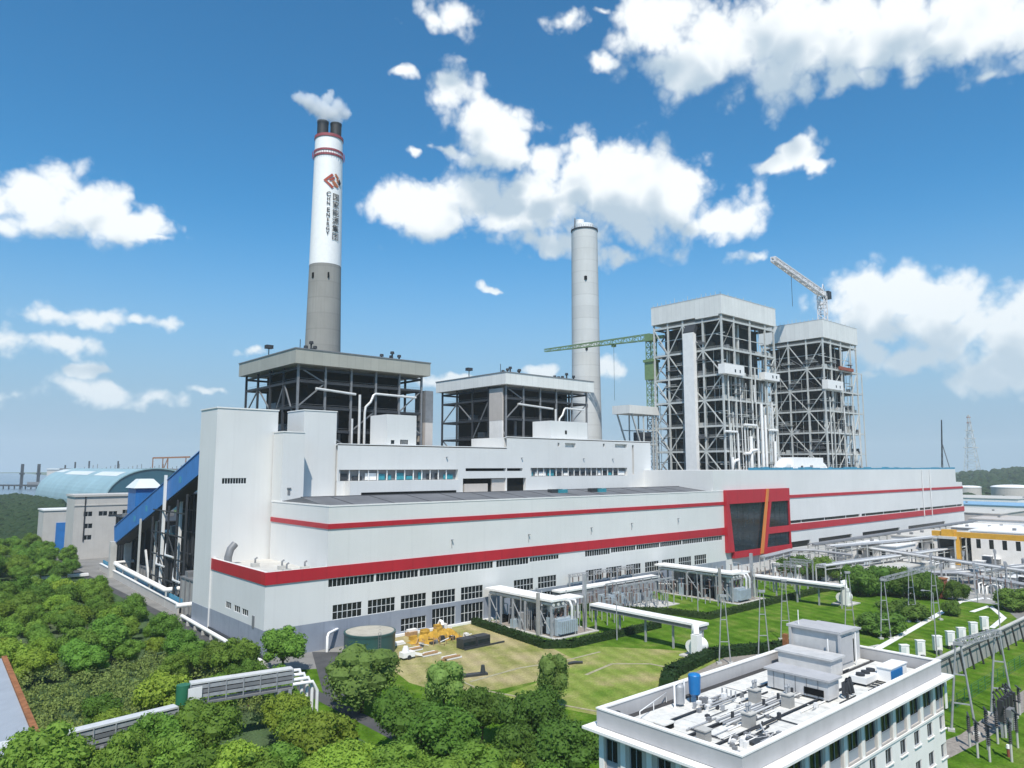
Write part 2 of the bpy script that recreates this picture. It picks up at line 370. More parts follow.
def grassmat(name, a, b, c, sc=1.0, mow=0.0):
    m = bpy.data.materials.new(name); m.use_nodes = True; t = m.node_tree; n = t.nodes; l = t.links
    p = n['Principled BSDF']; p.inputs['Roughness'].default_value = 1.0; p.inputs['Specular IOR Level'].default_value = .0
    geo = mk(n, 'ShaderNodeNewGeometry')
    n1 = mk(n, 'ShaderNodeTexNoise', i_Scale=.06 * sc, i_Detail=7.0, i_Roughness=.65); l.new(geo.outputs['Position'], n1.inputs['Vector'])
    n2 = mk(n, 'ShaderNodeTexNoise', i_Scale=2.2, i_Detail=5.0, i_Roughness=.7); l.new(geo.outputs['Position'], n2.inputs['Vector'])
    r1 = mk(n, 'ShaderNodeValToRGB'); l.new(n1.outputs['Fac'], r1.inputs[0])
    e = r1.color_ramp.elements; e[0].position = .36; e[0].color = (*a, 1); e[1].position = .66; e[1].color = (*c, 1)
    x = e.new(.5); x.color = (*b, 1)
    ms = mk(n, 'ShaderNodeMapRange'); ms.inputs[3].default_value = .62; ms.inputs[4].default_value = 1.35; ms.inputs[1].default_value = .25; ms.inputs[2].default_value = .75
    l.new(n2.outputs['Fac'], ms.inputs[0])
    sc_ = mk(n, 'ShaderNodeVectorMath', operation='SCALE'); l.new(r1.outputs[0], sc_.inputs[0]); l.new(ms.outputs[0], sc_.inputs['Scale'])
    wv_ = mk(n, 'ShaderNodeTexWave', i_Scale=.085, i_Distortion=1.2); wv_.inputs['Detail'].default_value = 2.0; rot = mk(n, 'ShaderNodeVectorRotate', rotation_type='Z_AXIS'); rot.inputs['Angle'].default_value = .35
    l.new(geo.outputs['Position'], rot.inputs['Vector']); l.new(rot.outputs[0], wv_.inputs['Vector'])
    mw = mk(n, 'ShaderNodeMapRange'); mw.inputs[3].default_value = .90; mw.inputs[4].default_value = 1.10; l.new(wv_.outputs['Fac'], mw.inputs[0])
    sc2 = mk(n, 'ShaderNodeVectorMath', operation='SCALE'); l.new(sc_.outputs[0], sc2.inputs[0]); l.new(mw.outputs[0], sc2.inputs['Scale']); sc_ = sc2
    l.new(sc_.outputs[0], p.inputs['Base Color'])
    bp = mk(n, 'ShaderNodeBump', i_Strength=.6, i_Distance=.3); l.new(n2.outputs['Fac'], bp.inputs['Height']); l.new(bp.outputs[0], p.inputs['Normal'])
    MATS[name] = m
grassmat('grass', (.050,.115,.010), (.085,.170,.016), (.16,.205,.045), 2.2)
grassmat('grass_dry', (.20,.22,.06), (.32,.29,.13), (.40,.33,.19), 1.6)
grassmat('lawn_mixed', (.12,.20,.03), (.21,.26,.06), (.34,.30,.14), 1.3)
grassmat('rough_ground', (.06,.10,.03), (.10,.13,.05), (.17,.16,.09), .8)
grassmat('far_land', (.045,.085,.035), (.07,.115,.05), (.12,.14,.08), .1)

def leafmat(name, col, hue=.05):
    m = bpy.data.materials.new(name); m.use_nodes = True; t = m.node_tree; n = t.nodes; l = t.links
    p = n['Principled BSDF']; p.inputs['Roughness'].default_value = .65; p.inputs['Specular IOR Level'].default_value = .2
    geo = mk(n, 'ShaderNodeNewGeometry'); oi = mk(n, 'ShaderNodeObjectInfo')
    n1 = mk(n, 'ShaderNodeTexNoise', i_Scale=.45, i_Detail=4.0); l.new(geo.outputs['Position'], n1.inputs['Vector'])
    n2 = mk(n, 'ShaderNodeTexNoise', i_Scale=3.5, i_Detail=3.0); l.new(geo.outputs['Position'], n2.inputs['Vector'])
    a = mk(n, 'ShaderNodeMath', operation='MULTIPLY_ADD'); a.inputs[1].default_value = .8; l.new(n1.outputs['Fac'], a.inputs[0]); l.new(n2.outputs['Fac'], a.inputs[2])
    mr = mk(n, 'ShaderNodeMapRange'); mr.inputs[1].default_value = .6; mr.inputs[2].default_value = 1.2; mr.inputs[3].default_value = .72; mr.inputs[4].default_value = 1.32; l.new(a.outputs[0], mr.inputs[0])
    hs = mk(n, 'ShaderNodeHueSaturation'); hs.inputs['Color'].default_value = (*col, 1)
    hr = mk(n, 'ShaderNodeMapRange'); hr.inputs[3].default_value = .5 - hue; hr.inputs[4].default_value = .5 + hue; l.new(oi.outputs['Random'], hr.inputs[0]); l.new(hr.outputs[0], hs.inputs['Hue'])
    wn = mk(n, 'ShaderNodeTexWhiteNoise', noise_dimensions='1D'); l.new(oi.outputs['Random'], wn.inputs['W'])
    vr = mk(n, 'ShaderNodeMapRange'); vr.inputs[3].default_value = .7; vr.inputs[4].default_value = 1.25; l.new(wn.outputs['Value'], vr.inputs[0])
    vv = mk(n, 'ShaderNodeMath', operation='MULTIPLY'); l.new(mr.outputs[0], vv.inputs[0]); l.new(vr.outputs[0], vv.inputs[1]); l.new(vv.outputs[0], hs.inputs['Value'])
    l.new(hs.outputs[0], p.inputs['Base Color'])
    tr = mk(n, 'ShaderNodeBsdfTranslucent'); l.new(hs.outputs[0], tr.inputs[0])
    mx = mk(n, 'ShaderNodeMixShader', i_0=.36); l.new(p.outputs[0], mx.inputs[1]); l.new(tr.outputs[0], mx.inputs[2])
    l.new(mx.outputs[0], n['Material Output'].inputs[0]); MATS[name] = m
leafmat('leaf', (.140,.255,.036), .015); leafmat('leaf_bright', (.22,.325,.040), .014); leafmat('leaf_willow', (.175,.265,.060), .012); leafmat('leaf_dark', (.100,.185,.030), .015)
leafmat('hedge_leaf', (.035,.075,.018), .02); leafmat('far_leaf', (.058,.105,.045), .03); leafmat('scrub_leaf', (.22,.28,.075), .02)
# ================================================================== GROUND
def sheet(name, pts, mt, z): return struct(name, MB().face([(p[0], p[1], z) for p in pts]), M[mt])
g = MB(); g.face([(-1500,-1500,0),(7000,-1500,0),(7000,7000,0),(-1500,7000,0)])
struct('ground', g, M['far_land'])
sheet('plant_yard', [(64,60),(560,60),(560,470),(64,470)], 'yard', .004)
sheet('front_lawn', [G(330,668),G(345,660),G(405,640),G(470,621),(140,157.5),(250,157.5),(262,120),(232,60),(205,52),(60,52),(60,120),(64,150)], 'grass', .008)
sheet('dry_lawn', [(96,158),(133,158),(126,156),(124,132),(126,122),(118,112),(104,108),(92,109),(83,116),(82,124),(88,148)], 'grass_dry', .012)
sheet('mixed_lawn', [(124,131),(131,119),(140,108),(146,98),(128,82),(96,86),(90,106),(104,108),(118,112)], 'lawn_mixed', .016)
sheet('access_road', [(63.5,100),(66.2,100),(66.2,420),(63.5,420)], 'asphalt', .012)
sheet('tank_road', [G(312,652),G(345,652),G(356,672),G(345,700),G(325,700)], 'asphalt', .020)
sheet('equipment_yard', [(262,58),(556,58),(556,157),(252,157),(258,120)], 'concrete', .010)
sheet('gravel_court', [G(672,697),G(745,672),G(800,655),G(860,640),G(846,628),G(790,650),G(730,655),G(690,675)], 'gravel', .022)
sheet('right_lawn', [(262,118),(228,92),(196,70),(208,60),(236,60),(262,72)], 'grass', .014)
sheet('switchyard_lawn', [(92,52),(215,52.2),(260,46),(260,10),(92,10)], 'grass', .018)
sheet('switchyard_track', [G(870,768),G(960,735),G(1024,690),G(1024,712),G(985,740),G(930,768)], 'gravel', .024)
sheet('river', [(-200,900),(-200,6000),(760,6000),(560,2400),(330,1500),(180,1150),(60,1000)], 'water', .02)

def strip(name, pts, w, mt, z, h):
    mb = MB()
    for a, b in zip(pts[:-1], pts[1:]):
        a, b = Vector((a[0], a[1], z + h / 2)), Vector((b[0], b[1], z + h / 2)); mb.bar(a, b, w, h)
    return struct(name, mb, M[mt])
strip('garden_path', [G(586,675), G(612,664), G(650,664), G(690,672)], .7, 'path_pale', .02, .05)
strip('lawn_kerb', [G(440,672), G(480,690), G(560,705), G(640,720)], .4, 'path_pale', .02, .12)
strip('lawn_path', [G(470,682), G(520,668), G(560,662), G(600,652)], .6, 'path_pale', .02, .05)
strip('switchyard_path', [G(872,652), G(925,622), G(960,602), G(985,598), G(1024,606)], 1.6, 'bright_white', .02, .06)
strip('kerbed_walk', [G(972,612), G(990,606), G(1004,618), G(992,628)], 1.3, 'bright_white', .02, .07)
strip('lawn_walk', [G(800,668), G(835,655), G(880,645)], .9, 'concrete_pale', .02, .05)

# ================================================================== TURBINE HALL (front left)
th = thing('turbine_hall', 'long low white hall with two red stripes, dark roof and rows of black windows', 'power station hall', (67,159,0))
A0, A1 = 67.0, 249.0
winsA = [(83.5,6.3,91.2,9.7),(92.9,6.3,100.6,9.7),(102.3,6.3,110,9.7),(111.8,6.3,119.4,9.7),(121.3,6.3,128.9,9.7),(140.3,6.3,147.9,9.7),(149.8,6.3,157.4,9.7),
         (170.4,6.3,178,9.7),(180,6.3,187.7,9.7),(190,6.3,197.6,9.7),(199.9,6.3,207.4,9.7),(209.3,6.3,216.8,9.7),(219,6.3,226.6,9.7),(228.6,6.3,236.2,9.7)]
winsB = [(102.4,.9,110,4.0),(111.9,.5,119.4,5.2),(121.3,.5,129,5.2),(140.3,.5,147.9,5.2),(149.8,.5,157.4,5.2)]
winsC = [(82.2,13.9,94.5,15.8),(95.0,13.9,107.4,15.8),(107.9,13.9,120.3,15.8),(120.8,13.9,132.5,15.8),(133.7,13.9,146,15.8),(146.5,14.3,158.5,15.6),(170.2,13.9,182,15.8),(182.5,14.2,195,15.8),(195.5,14.2,208,15.8),(208.5,14.2,221,15.8),(221.5,14.2,234,15.8),(234.5,14.2,247,15.8)]
sideW = [(159 + 9.1,7.9,159 + 12.8,9.3),(159 + 14,7.9,159 + 17.8,9.4),(159 + 19.7,8,159 + 23.3,9.5)]
def window(par, o, u, inw, a0, z0, a1, z1, nm, rows=2, glass='glass_dark', fw=.10, nm_='window', fmat='window_frame'):
    """pane set back in its opening with a frame of mullions"""
    o, u, inw = Vector(o), Vector(u), Vector(inw); zz = Vector((0,0,1)); P = lambda a, b, d: o + u * a + zz * b + inw * d
    pn = MB().face([P(a0,z0,.22),P(a1,z0,.22),P(a1,z1,.22),P(a0,z1,.22)])
    fr = MB()
    for i in range(nm + 1):
        a = a0 + (a1 - a0) * i / nm; fr.bar(P(a, z0, .14), P(a, z1, .14), fw, .1, up=inw)
    for j in range(rows + 1):
        b = z0 + (z1 - z0) * j / rows; fr.bar(P(a0, b, .15), P(a1, b, .15), fw, .1, up=inw)
    w = fr.build(nm_, M[fmat], par); pn.build('pane', M[glass], w); return w
mb = MB()
opsF = [(a - A0, b, c - A0, d) for (a, b, c, d) in winsA + winsC + winsB]
mb.wall((A0,159,0), (1,0,0), A1 - A0, 18.7, opsF, .3, (0,1,0))
mb.wall((A0,193,0), (0,-1,0), 34, 18.7, [(193 - d, b, 193 - a, c) for (a, b, d, c) in [(q[0], q[1], q[2], q[3]) for q in sideW]], .3, (1,0,0))
mb.face([(A0,159,18.7),(82,159,18.7),(82,159.6,18.7),(67.6,159.6,18.7),(67.6,193,18.7),(67,193,18.7)])
mb.box(67.6,82,159.6,160.0,17.2,18.69); mb.box(67.6,68.0,160,193,17.2,18.69)
mb.box(81.8,A1,159,192,18.7,32.6); mb.box(81.8,90,160.02,192,16.8,18.69)
mb.build('wall', M['white_cladding'], th)
MB().box(68,81.8,160,193,16.8,17.4).build('annex_roof', M['concrete_pale'], th)
def roofz(y): return 32.5 + (34.35 - 32.5) * (1 - abs(y - 175) / 15.6)
rf = MB()
for (ya, yb) in ((159.5,175),(175,191.9)):
    rf.face([(82.3,ya,roofz(ya)),(A1 - .2,ya,roofz(ya)),(A1 - .2,yb,roofz(yb)),(82.3,yb,roofz(yb))])
rf.face([(82.3,159.5,32.5),(82.3,191.9,32.4),(82.3,175,34.35)]); rf.face([(A1 - .2,159.5,32.5),(A1 - .2,175,34.35),(A1 - .2,191.9,32.4)]); rf.build('roof', M['roof_dark'], th)
for i in range(14):
    x = 90 + i * 11.6; rs = MB()
    for (ya, yb) in ((159.6,175),(175,191.8)): rs.bar((x,ya,roofz(ya) + .03),(x,yb,roofz(yb) + .03),.35,.10)
    rs.build('roof_seam', M['roof_seam'], th)
MB().bar((82.3,175,34.38),(248.5,175,34.38),.8,.16).build('ridge_cap', M['roof_seam'], th)
cp = MB(); cp.box(81.7,A1,158.9,159.45,32.6,32.92); cp.box(81.7,82.25,159.45,192,32.6,32.92); cp.build('coping', M['white_paint'], th)
pl = MB(); 
def cutbase(ops): 
    m_ = MB(); m_.wall((A0 - .06,158.94,0), (1,0,0), A1 - A0, 6.25, [(a - A0 + .06, b, c - A0 + .06, d) for (a,b,c,d) in winsB], .05, (0,1,0)); return m_
pl = cutbase(winsB); pl.wall((A0 - .06,193,0), (0,-1,0), 34.06, 6.25, [], .05, (1,0,0)); pl.build('plinth', M['grey_plinth'], th)
kb = MB(); kb.box(96,134,158.2,158.9,0,.55); kb.build('kerb', M['bright_white'], th)
for nm, z0, z1, x0, yb in (('lower_red_band',16.0,18.75,66.8,193),('upper_red_stripe',27.4,28.6,81.6,192)):
    b_ = MB(); b_.box(x0,A1,158.75,158.998,z0,z1); b_.box(x0,x0 + .19,158.998,yb,z0,z1); b_.build(nm, M['red_band'], th)
for q in winsA: window(th, (0,159,0), (1,0,0), (0,1,0), *q, 6)
for q in winsB: window(th, (0,159,0), (1,0,0), (0,1,0), *q, 6)
for q in winsC: window(th, (0,159,0), (1,0,0), (0,1,0), *q, 11, 1)
for q in sideW: window(th, (67,0,0), (0,1,0), (1,0,0), *q, 3, 1)
MB().box(66.85,66.99,164.2,165.4,5.9,8.6).build('door', M['steel_mid'], th)
# little lamps along the facade, roof equipment of the annex
for x, z in ((118,22.6),(146,22.3),(173,22.8),(193,23.2),(219,23.6)):
    MB().bar((x,158.9,z - 2.2),(x,158.9,z),.09).box(x - .2,x + .2,158.3,158.95,z - .05,z + .08).build('wall_lamp', M['steel_mid'], th)
t = thing('roof_fan_unit', 'grey fan cowl leaning against the white tower on the low annex roof', 'roof fan', (69.2,188,17.4))
MB().tube([(69.2,188,17.4),(69.2,188,19.3),(69.8,188.2,21.2),(71,188.5,22.4)], .95, 10).build('cowl', M['steel_mid'], t); MB().box(68.4,70.4,187,189.2,17.4,18.0).build('base', M['concrete'], t)
for i, (x, y, lb) in enumerate(((73,180,'squat grey vent box at the left of the annex roof'),(76,171,'pair of pipes and valve box in the middle of the annex roof'),(79.5,166,'small grey vent box by the hall wall on the annex roof'),(74.5,165,'low grey hatch near the red parapet of the annex roof'))):
    t = thing('roof_vent', lb, 'roof vent', (x,y,17.4), group='vents on the annex roof')
    MB().box(x - .9,x + .9,y - .7,y + .7,17.4,18.3).build('housing', M['concrete_pale'], t)
    MB().tube([(x,y,18.3),(x,y,19.3),(x + .5,y,19.6)], .22, 7).build('pipe', M['steel_mid'], t)

# roof bits on the turbine hall
for i, (x, y, lb) in enumerate(((168,170,'small dark machine with blue covers on the turbine hall roof'),(186,169,'low blue-sheeted box lying on the turbine hall roof'))):
    t = thing('roof_machine', lb, 'roof equipment', (x,y,33.6))
    MB().box(x - 2.5,x + 2.5,y - 1,y + 1,33.4,34.8).build('base', M['tarp'], t); MB().box(x + .3,x + 4.2,y - 1.6,y - .2,33.3,34.7).build('cover', M['glass_teal'], t)

# ================================================================== TOWER AND STAIR BLOCKS
t = thing('transfer_tower', 'tall white tower at the left end of the plant where the blue conveyor ends', 'tower building', (67,193,0))
m_ = MB(); m_.wall((66.6,193.02,0),(1,0,0),16.6,57.4,[(2.0,37.6,8.4,39.1)],.3,(0,1,0)); m_.wall((66.6,205.5,0),(0,-1,0),12.48,57.4,[],.3,(1,0,0))
m_.face([(83.2,193.02,0),(83.2,205.5,0),(83.2,205.5,57.4),(83.2,193.02,57.4)]); m_.face([(83.2,205.5,0),(66.6,205.5,0),(66.6,205.5,57.4),(83.2,205.5,57.4)]); m_.face([(66.6,193.02,57.4),(83.2,193.02,57.4),(83.2,205.5,57.4),(66.6,205.5,57.4)])
m_.build('wall', M['white_cladding'], t)
m_ = MB(); m_.box(66.4,83.4,192.85,205.7,57.4,57.75); m_.build('coping', M['white_paint'], t)
window(t, (66.6,193.02,0), (1,0,0), (0,1,0), 2.0,37.6,8.4,39.1, 9, 1)
m_ = MB(); m_.box(66.53,66.6,193.1,205.5,0,6.25); m_.build('plinth', M['grey_plinth'], t)
t = thing('stair_block', 'narrow white block standing on the turbine hall roof edge beside the tall tower', 'stair tower', (80.3,186.5,18.7))
MB().box(81.9,88.2,186.5,192.6,32.72,51.3).build('wall', M['white_cladding'], t); MB().box(81.75,88.35,186.35,192.6,51.3,51.6).build('coping', M['white_paint'], t)
MB().box(83.7,84.4,186.38,186.499,34.6,36.0).build('door', M['steel_mid'], t); MB().box(83.5,84.6,186.2,186.499,36.2,36.5).build('canopy', M['steel_mid'], t)
t = thing('stair_block', 'taller white block with slanting shadow between the narrow block and the long gallery', 'stair tower', (91,193,0))
MB().box(90.8,101,193,204,0,58.0).build('wall', M['white_cladding'], t); MB().box(90.65,101.15,192.85,204.1,58.0,58.3).build('coping', M['white_paint'], t)
t = thing('stair_block', 'white cube with two small black openings below the first boiler house', 'stair tower', (119,195,48))
m_ = MB(); m_.wall((119.2,195,48.4),(1,0,0),11,10,[(1.6,.7,3.0,2.0),(5.0,.7,8.0,2.2)],.4,(0,1,0)); m_.box(119.2,130.2,195.45,205,48.4,58.38); m_.face([(119.2,195,48.4),(119.2,195.45,48.4),(119.2,195.45,58.4),(119.2,195,58.4)][::-1]); m_.face([(119.2,195,58.4),(130.2,195,58.4),(130.2,195.45,58.4),(119.2,195.45,58.4)]); m_.build('wall', M['white_cladding'], t)
window(t, (119.2,195,48.4), (1,0,0), (0,1,0), 1.6,.7,3.0,2.0, 1, 1); window(t, (119.2,195,48.4), (1,0,0), (0,1,0), 5.0,.7,8.0,2.2, 4, 1)
t = thing('stair_block', 'low white cube on the gallery roof in front of the pale chimney', 'stair tower', (191,196,52))
MB().box(191.5,212,196,206,52,59.5).build('wall', M['white_cladding'], t); MB().box(199.2,200.2,195.9,195.999,54.6,56).build('vent', M['dark_void'], t)

# ================================================================== BUNKER GALLERY (long white wall behind the turbine hall)
bb = thing('bunker_gallery', 'long white upper gallery wall with strip windows behind the turbine hall roof', 'power station hall', (101,192,0))
m_ = MB(); o1 = [(0.6,37.9,43.9,41.2),(47,40.6,64.8,41.6),(45.9,33.6,64.8,38.2)]
m_.wall((101,192,0),(1,0,0),65,48.6,o1,1.4,(0,1,0))
o2 = [(.2,40.6,7.6,41.6),(.2,33.6,9.2,38.2),(11.4,38.6,65.2,41.7),(29.2,49.4,34.9,51.0),(25.2,49.6,26.2,51.0),(57.8,49.8,65.2,51.2),(50.5,49.8,51.6,51.2),(68.4,39.0,69.6,51.0)]
m_.wall((166,192,0),(1,0,0),80.6,52.4,[q for q in o2],1.4,(0,1,0))
m_.box(101,166,193.45,212,0,48.58); m_.box(166,246.6,193.45,212,0,52.38); m_.box(101,166,192,193.44,48.3,48.6); m_.box(166,246.6,192,193.44,52.1,52.4)
m_.box(245.9,246.59,192.02,193.44,0,52.1)
m_.build('wall', M['white_cladding'], bb)
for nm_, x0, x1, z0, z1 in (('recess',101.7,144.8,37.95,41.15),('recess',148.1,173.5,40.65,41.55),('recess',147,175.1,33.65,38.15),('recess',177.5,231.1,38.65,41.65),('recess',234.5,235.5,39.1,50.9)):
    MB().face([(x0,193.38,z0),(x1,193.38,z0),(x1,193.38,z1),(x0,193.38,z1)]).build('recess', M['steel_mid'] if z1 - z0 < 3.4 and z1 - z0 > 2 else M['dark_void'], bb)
rnd = random.Random(5)
m_ = MB(); m2 = MB(); m3 = MB()
for (x0, x1, z0) in ((102,144.6,38.0),(178,231,38.7)):
    x = x0
    while x < x1 - 3:
        w = rnd.uniform(1.0, 4.0); k = rnd.random()
        (m_ if k < .3 else m2 if k < .72 else m3).box(x, x + w, 193.05, 193.3, z0 + .1, z0 + rnd.uniform(1.2, 2.3)); x += w + rnd.uniform(.4, 1.8)
    n_ = int((x1 - x0) / 3.2)
    for i in range(n_): m2.box(x0 + i * 3.2, x0 + i * 3.2 + .25, 192.5, 192.8, z0, z0 + 3.0)
m_.build('teal_panel', M['glass_teal'], bb); m2.build('white_fitting', M['white_paint'], bb); m3.build('dark_fitting', M['steel_dark'], bb)
m_ = MB(); m_.box(148,158,192.6,193.3,33.7,36.4); m_.box(160,165.8,192.8,193.3,33.7,38); m_.build('grey_door', M['office_grey'], bb)
m_ = MB(); m_.box(103.4,143,188.4,191.99,32.72,37.9); m_.build('lower_tier', M['white_cladding'], bb)
MB().box(107,141.4,188.28,188.39,33.9,34.6).build('slot', M['dark_void'], bb)
MB().box(190,232,190.6,191.99,32.72,33.7).build('ledge', M['steel_dark'], bb)
m_ = MB()
for x in (140,173,205,222): m_.box(x - .22,x + .22,191.3,191.9,45.1,45.3)
m_.build('wall_lamp', M['steel_mid'], bb)
m_ = MB()
for x in (101.2,): pass
m_.box(100.8,166,191.85,192.2,48.6,48.85); m_.box(165.8,246.8,191.85,192.2,52.4,52.7); m_.build('coping', M['white_paint'], bb)

# ================================================================== BOILER HOUSES (older pair with slab roofs)
def boiler_house(label, ox, seedn, wid, panel):
    """columns, decks, bracing and a boiler casing darkened for shade under an overhanging slab roof"""
    y0, y1, z1, zt = 217.0, 260.0, 74.7, 79.3; x0, x1 = ox, ox + wid; rn = random.Random(seedn)
    t = thing('boiler_house', label, 'boiler house', (x0,y0,0))
    m_ = MB(); m_.box(x0 - 2.2,x1 + 2.2,y0 - 2.4,y1 + 2,z1,zt); m_.build('roof', M['beige_fascia'] if seedn == 1 else M['pale_fascia'], t)
    m_ = MB(); m_.box(x0 - 2.4,x1 + 2.4,y0 - 2.6,y1 + 2.2,zt,zt + .35); m_.build('roof_trim', M['steel_mid'], t)
    xs = [x0 + (x1 - x0) * i / 5 for i in range(6)]; ys = [y0 + (y1 - y0) * i / 4 for i in range(5)]
    for i, x in enumerate(xs):
        for j, y in enumerate(ys):
            if i in (0,5) or j in (0,4): MB().box(x - .33,x + .33,y - .33,y + .33,0,z1).build('column', M['steel_mid'] if j == 0 else M['steel_dark'], t)
    for z in (38,46,53.5,61,69.3,73.4):
        m_ = MB()
        m_.bar((x0,y0,z),(x1,y0,z),.45,.7); m_.bar((x0,y1,z),(x1,y1,z),.45,.7); m_.bar((x0,y0,z),(x0,y1,z),.45,.7); m_.bar((x1,y0,z),(x1,y1,z),.45,.7)
        m_.build('ring_beam', M['steel_dark'], t)
    for z in (46,53.5,61,69.3):
        m_ = MB(); m_.box(x0 + .5,x0 + 6,y0 + .5,y1 - .5,z - .1,z + .1); m_.box(x0 + 6,x1 - .5,y0 + .5,y0 + 4.0,z - .1,z + .1); m_.box(x1 - 5,x1 - .5,y0 + 4,y1 - .5,z - .1,z + .1); m_.build('deck', M['grating'], t)
        m_ = MB()
        for dz in (.55,1.1): m_.bar((x0 + .6,y0 + .1,z + dz),(x1 - .6,y0 + .1,z + dz),.06); m_.bar((x0 + .1,y0 + .6,z + dz),(x0 + .1,y1 - .6,z + dz),.06)
        m_.build('railing', M['steel_mid'], t)
    # bracing: a few diagonals
    for (a, b, za, zb) in ((0,1,61,69.3),(1,0,69.3,74),(2,3,53.5,61),(4,5,61,69.3),(5,4,53.5,61),(2,1,48,53.5)):
        MB().bar((xs[a],y0 + .2,za),(xs[b],y0 + .2,zb),.4).build('brace', M['steel_mid'], t)
    for (a, b, za, zb) in ((0,1,53.5,69.3),(1,2,69.3,53.5),(2,3,61,69.3),(3,4,69.3,61),(3,4,46,53.5),(1,0,46,53.5)):
        MB().bar((x0 + .2,ys[a],za),(x0 + .2,ys[b],zb),.4).build('brace', M['steel_mid'], t)
    bx = MB(); bx.box(x0 + 6,x1 - 6,y0 + 6.0,y1 - 4,30,74.5)
    for k in range(26):
        a = x0 + 8 + rn.random() * (wid - 18); zz = 40 + rn.random() * 30
        bx.box(a,a + rn.uniform(1,4),y0 + 5.2 - rn.random(),y0 + 6.0,zz,zz + rn.uniform(1,5))
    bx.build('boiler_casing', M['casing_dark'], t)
    for k in range(7):
        a = x0 + 3 + rn.random() * (wid - 6); zz = rn.choice((46,53.5,61)); r = rn.uniform(.5,1.0)
        MB().tube([(a,y0 + 4.5,zz),(a,y0 + 4.5,zz + 7.0)], r, 10).build('vessel', M['steel_mid'], t)
    for k in range(3):
        zz = (46.8,54.3,62)[k]; MB().box(x0 + 1.6 + k,x0 + 4 + k,y0 + 9 + 8 * k,y0 + 13 + 8 * k,zz,zz + 2.2).build('control_cabin', M['steel_mid'], t)
    # silver headers and risers
    zz = 67.2; xm = x0 + wid * (.49 if seedn == 1 else .60)
    for nm_, pts, r in (('steam_pipe', [(x0 + wid * .12,y0 - 1,zz),(xm - 3,y0 - 1,zz - 1.0)], .42), ('steam_pipe', [(x1 - 3,y0 - 1,zz - .6),(xm + 4.6,y0 - 1,zz - .3),(xm + 3.8,y0 - 1,zz - .9),(xm + 2.8,y0 - 1,zz - 3.2),(xm + .9,y0 - 1,zz - 5.0),(xm + .6,y0 - 1,zz - 7),(xm + .6,y0 - 1,46)], .42), ('steam_pipe', [(xm - 1.4,y0 - 1,zz - 1),(xm - 1.4,y0 - 1,46)], .45), ('drain_pipe', [(xm - 4,y0 - .9,58),(xm - 4,y0 - .9,46)], .35)):
        MB().tube(pts, r, 10).build(nm_, M['aluminium_duct'], t)
    if panel == 'right':
        MB().box(x1 + 1.4,x1 + 4.6,y0 - .8,y0 + 6,40,58).build('lift_shaft', M['office_grey'], t); MB().box(x1 + 1.35,x1 + 4.65,y0 - .85,y0 + 6.05,58,69.5).build('lift_shaft_top', M['steel_mid'], t)
    else:
        MB().box(x0 - .9,x0 - .2,y0 + 1.2,y0 + 9.2,48,60.5).build('lift_shaft', M['office_white'], t); MB().box(x0 - .95,x0 - .2,y0 + 1.15,y0 + 9.25,60.5,73.5).build('lift_shaft_top', M['office_grey'], t)
    # roof furniture
    for k in range(9 if seedn == 1 else 12):
        a = x0 + (rn.uniform(0, 12) if k < 5 else rn.uniform(wid - 12, wid - 3)); b = y0 + rn.uniform(1, 12); hgt = rn.uniform(1, 2.4)
        v = MB(); v.frus((a,b), .3, .3, zt + .35, zt + .35 + hgt, 8); v.frus((a,b), .75, .65, zt + .35 + hgt, zt + 1.2 + hgt, 10); v.build('roof_vent', M['steel_dark'], t)
    v = MB(); v.bar((x0,y0 + 24,zt + .3),(x0,y0 + 24,zt + 4),.25); v.box(x0 - 1.2,x0 + 1.2,y0 + 23,y0 + 25,zt + 3.4,zt + 4.6); v.build('horn', M['steel_dark'], t)
    v = MB(); v.bar((x0 + 4,y0 + 8,zt + .3),(x0 + 4,y0 + 8,zt + 5),.18); v.build('aerial', M['steel_dark'], t)
    return t
boiler_house('left open boiler house with beige slab roof in front of the red and white chimney', 99.6, 1, 47.2, 'right')
boiler_house('second open boiler house with pale slab roof, left of the pale chimney', 187.2, 2, 47.0, 'left')

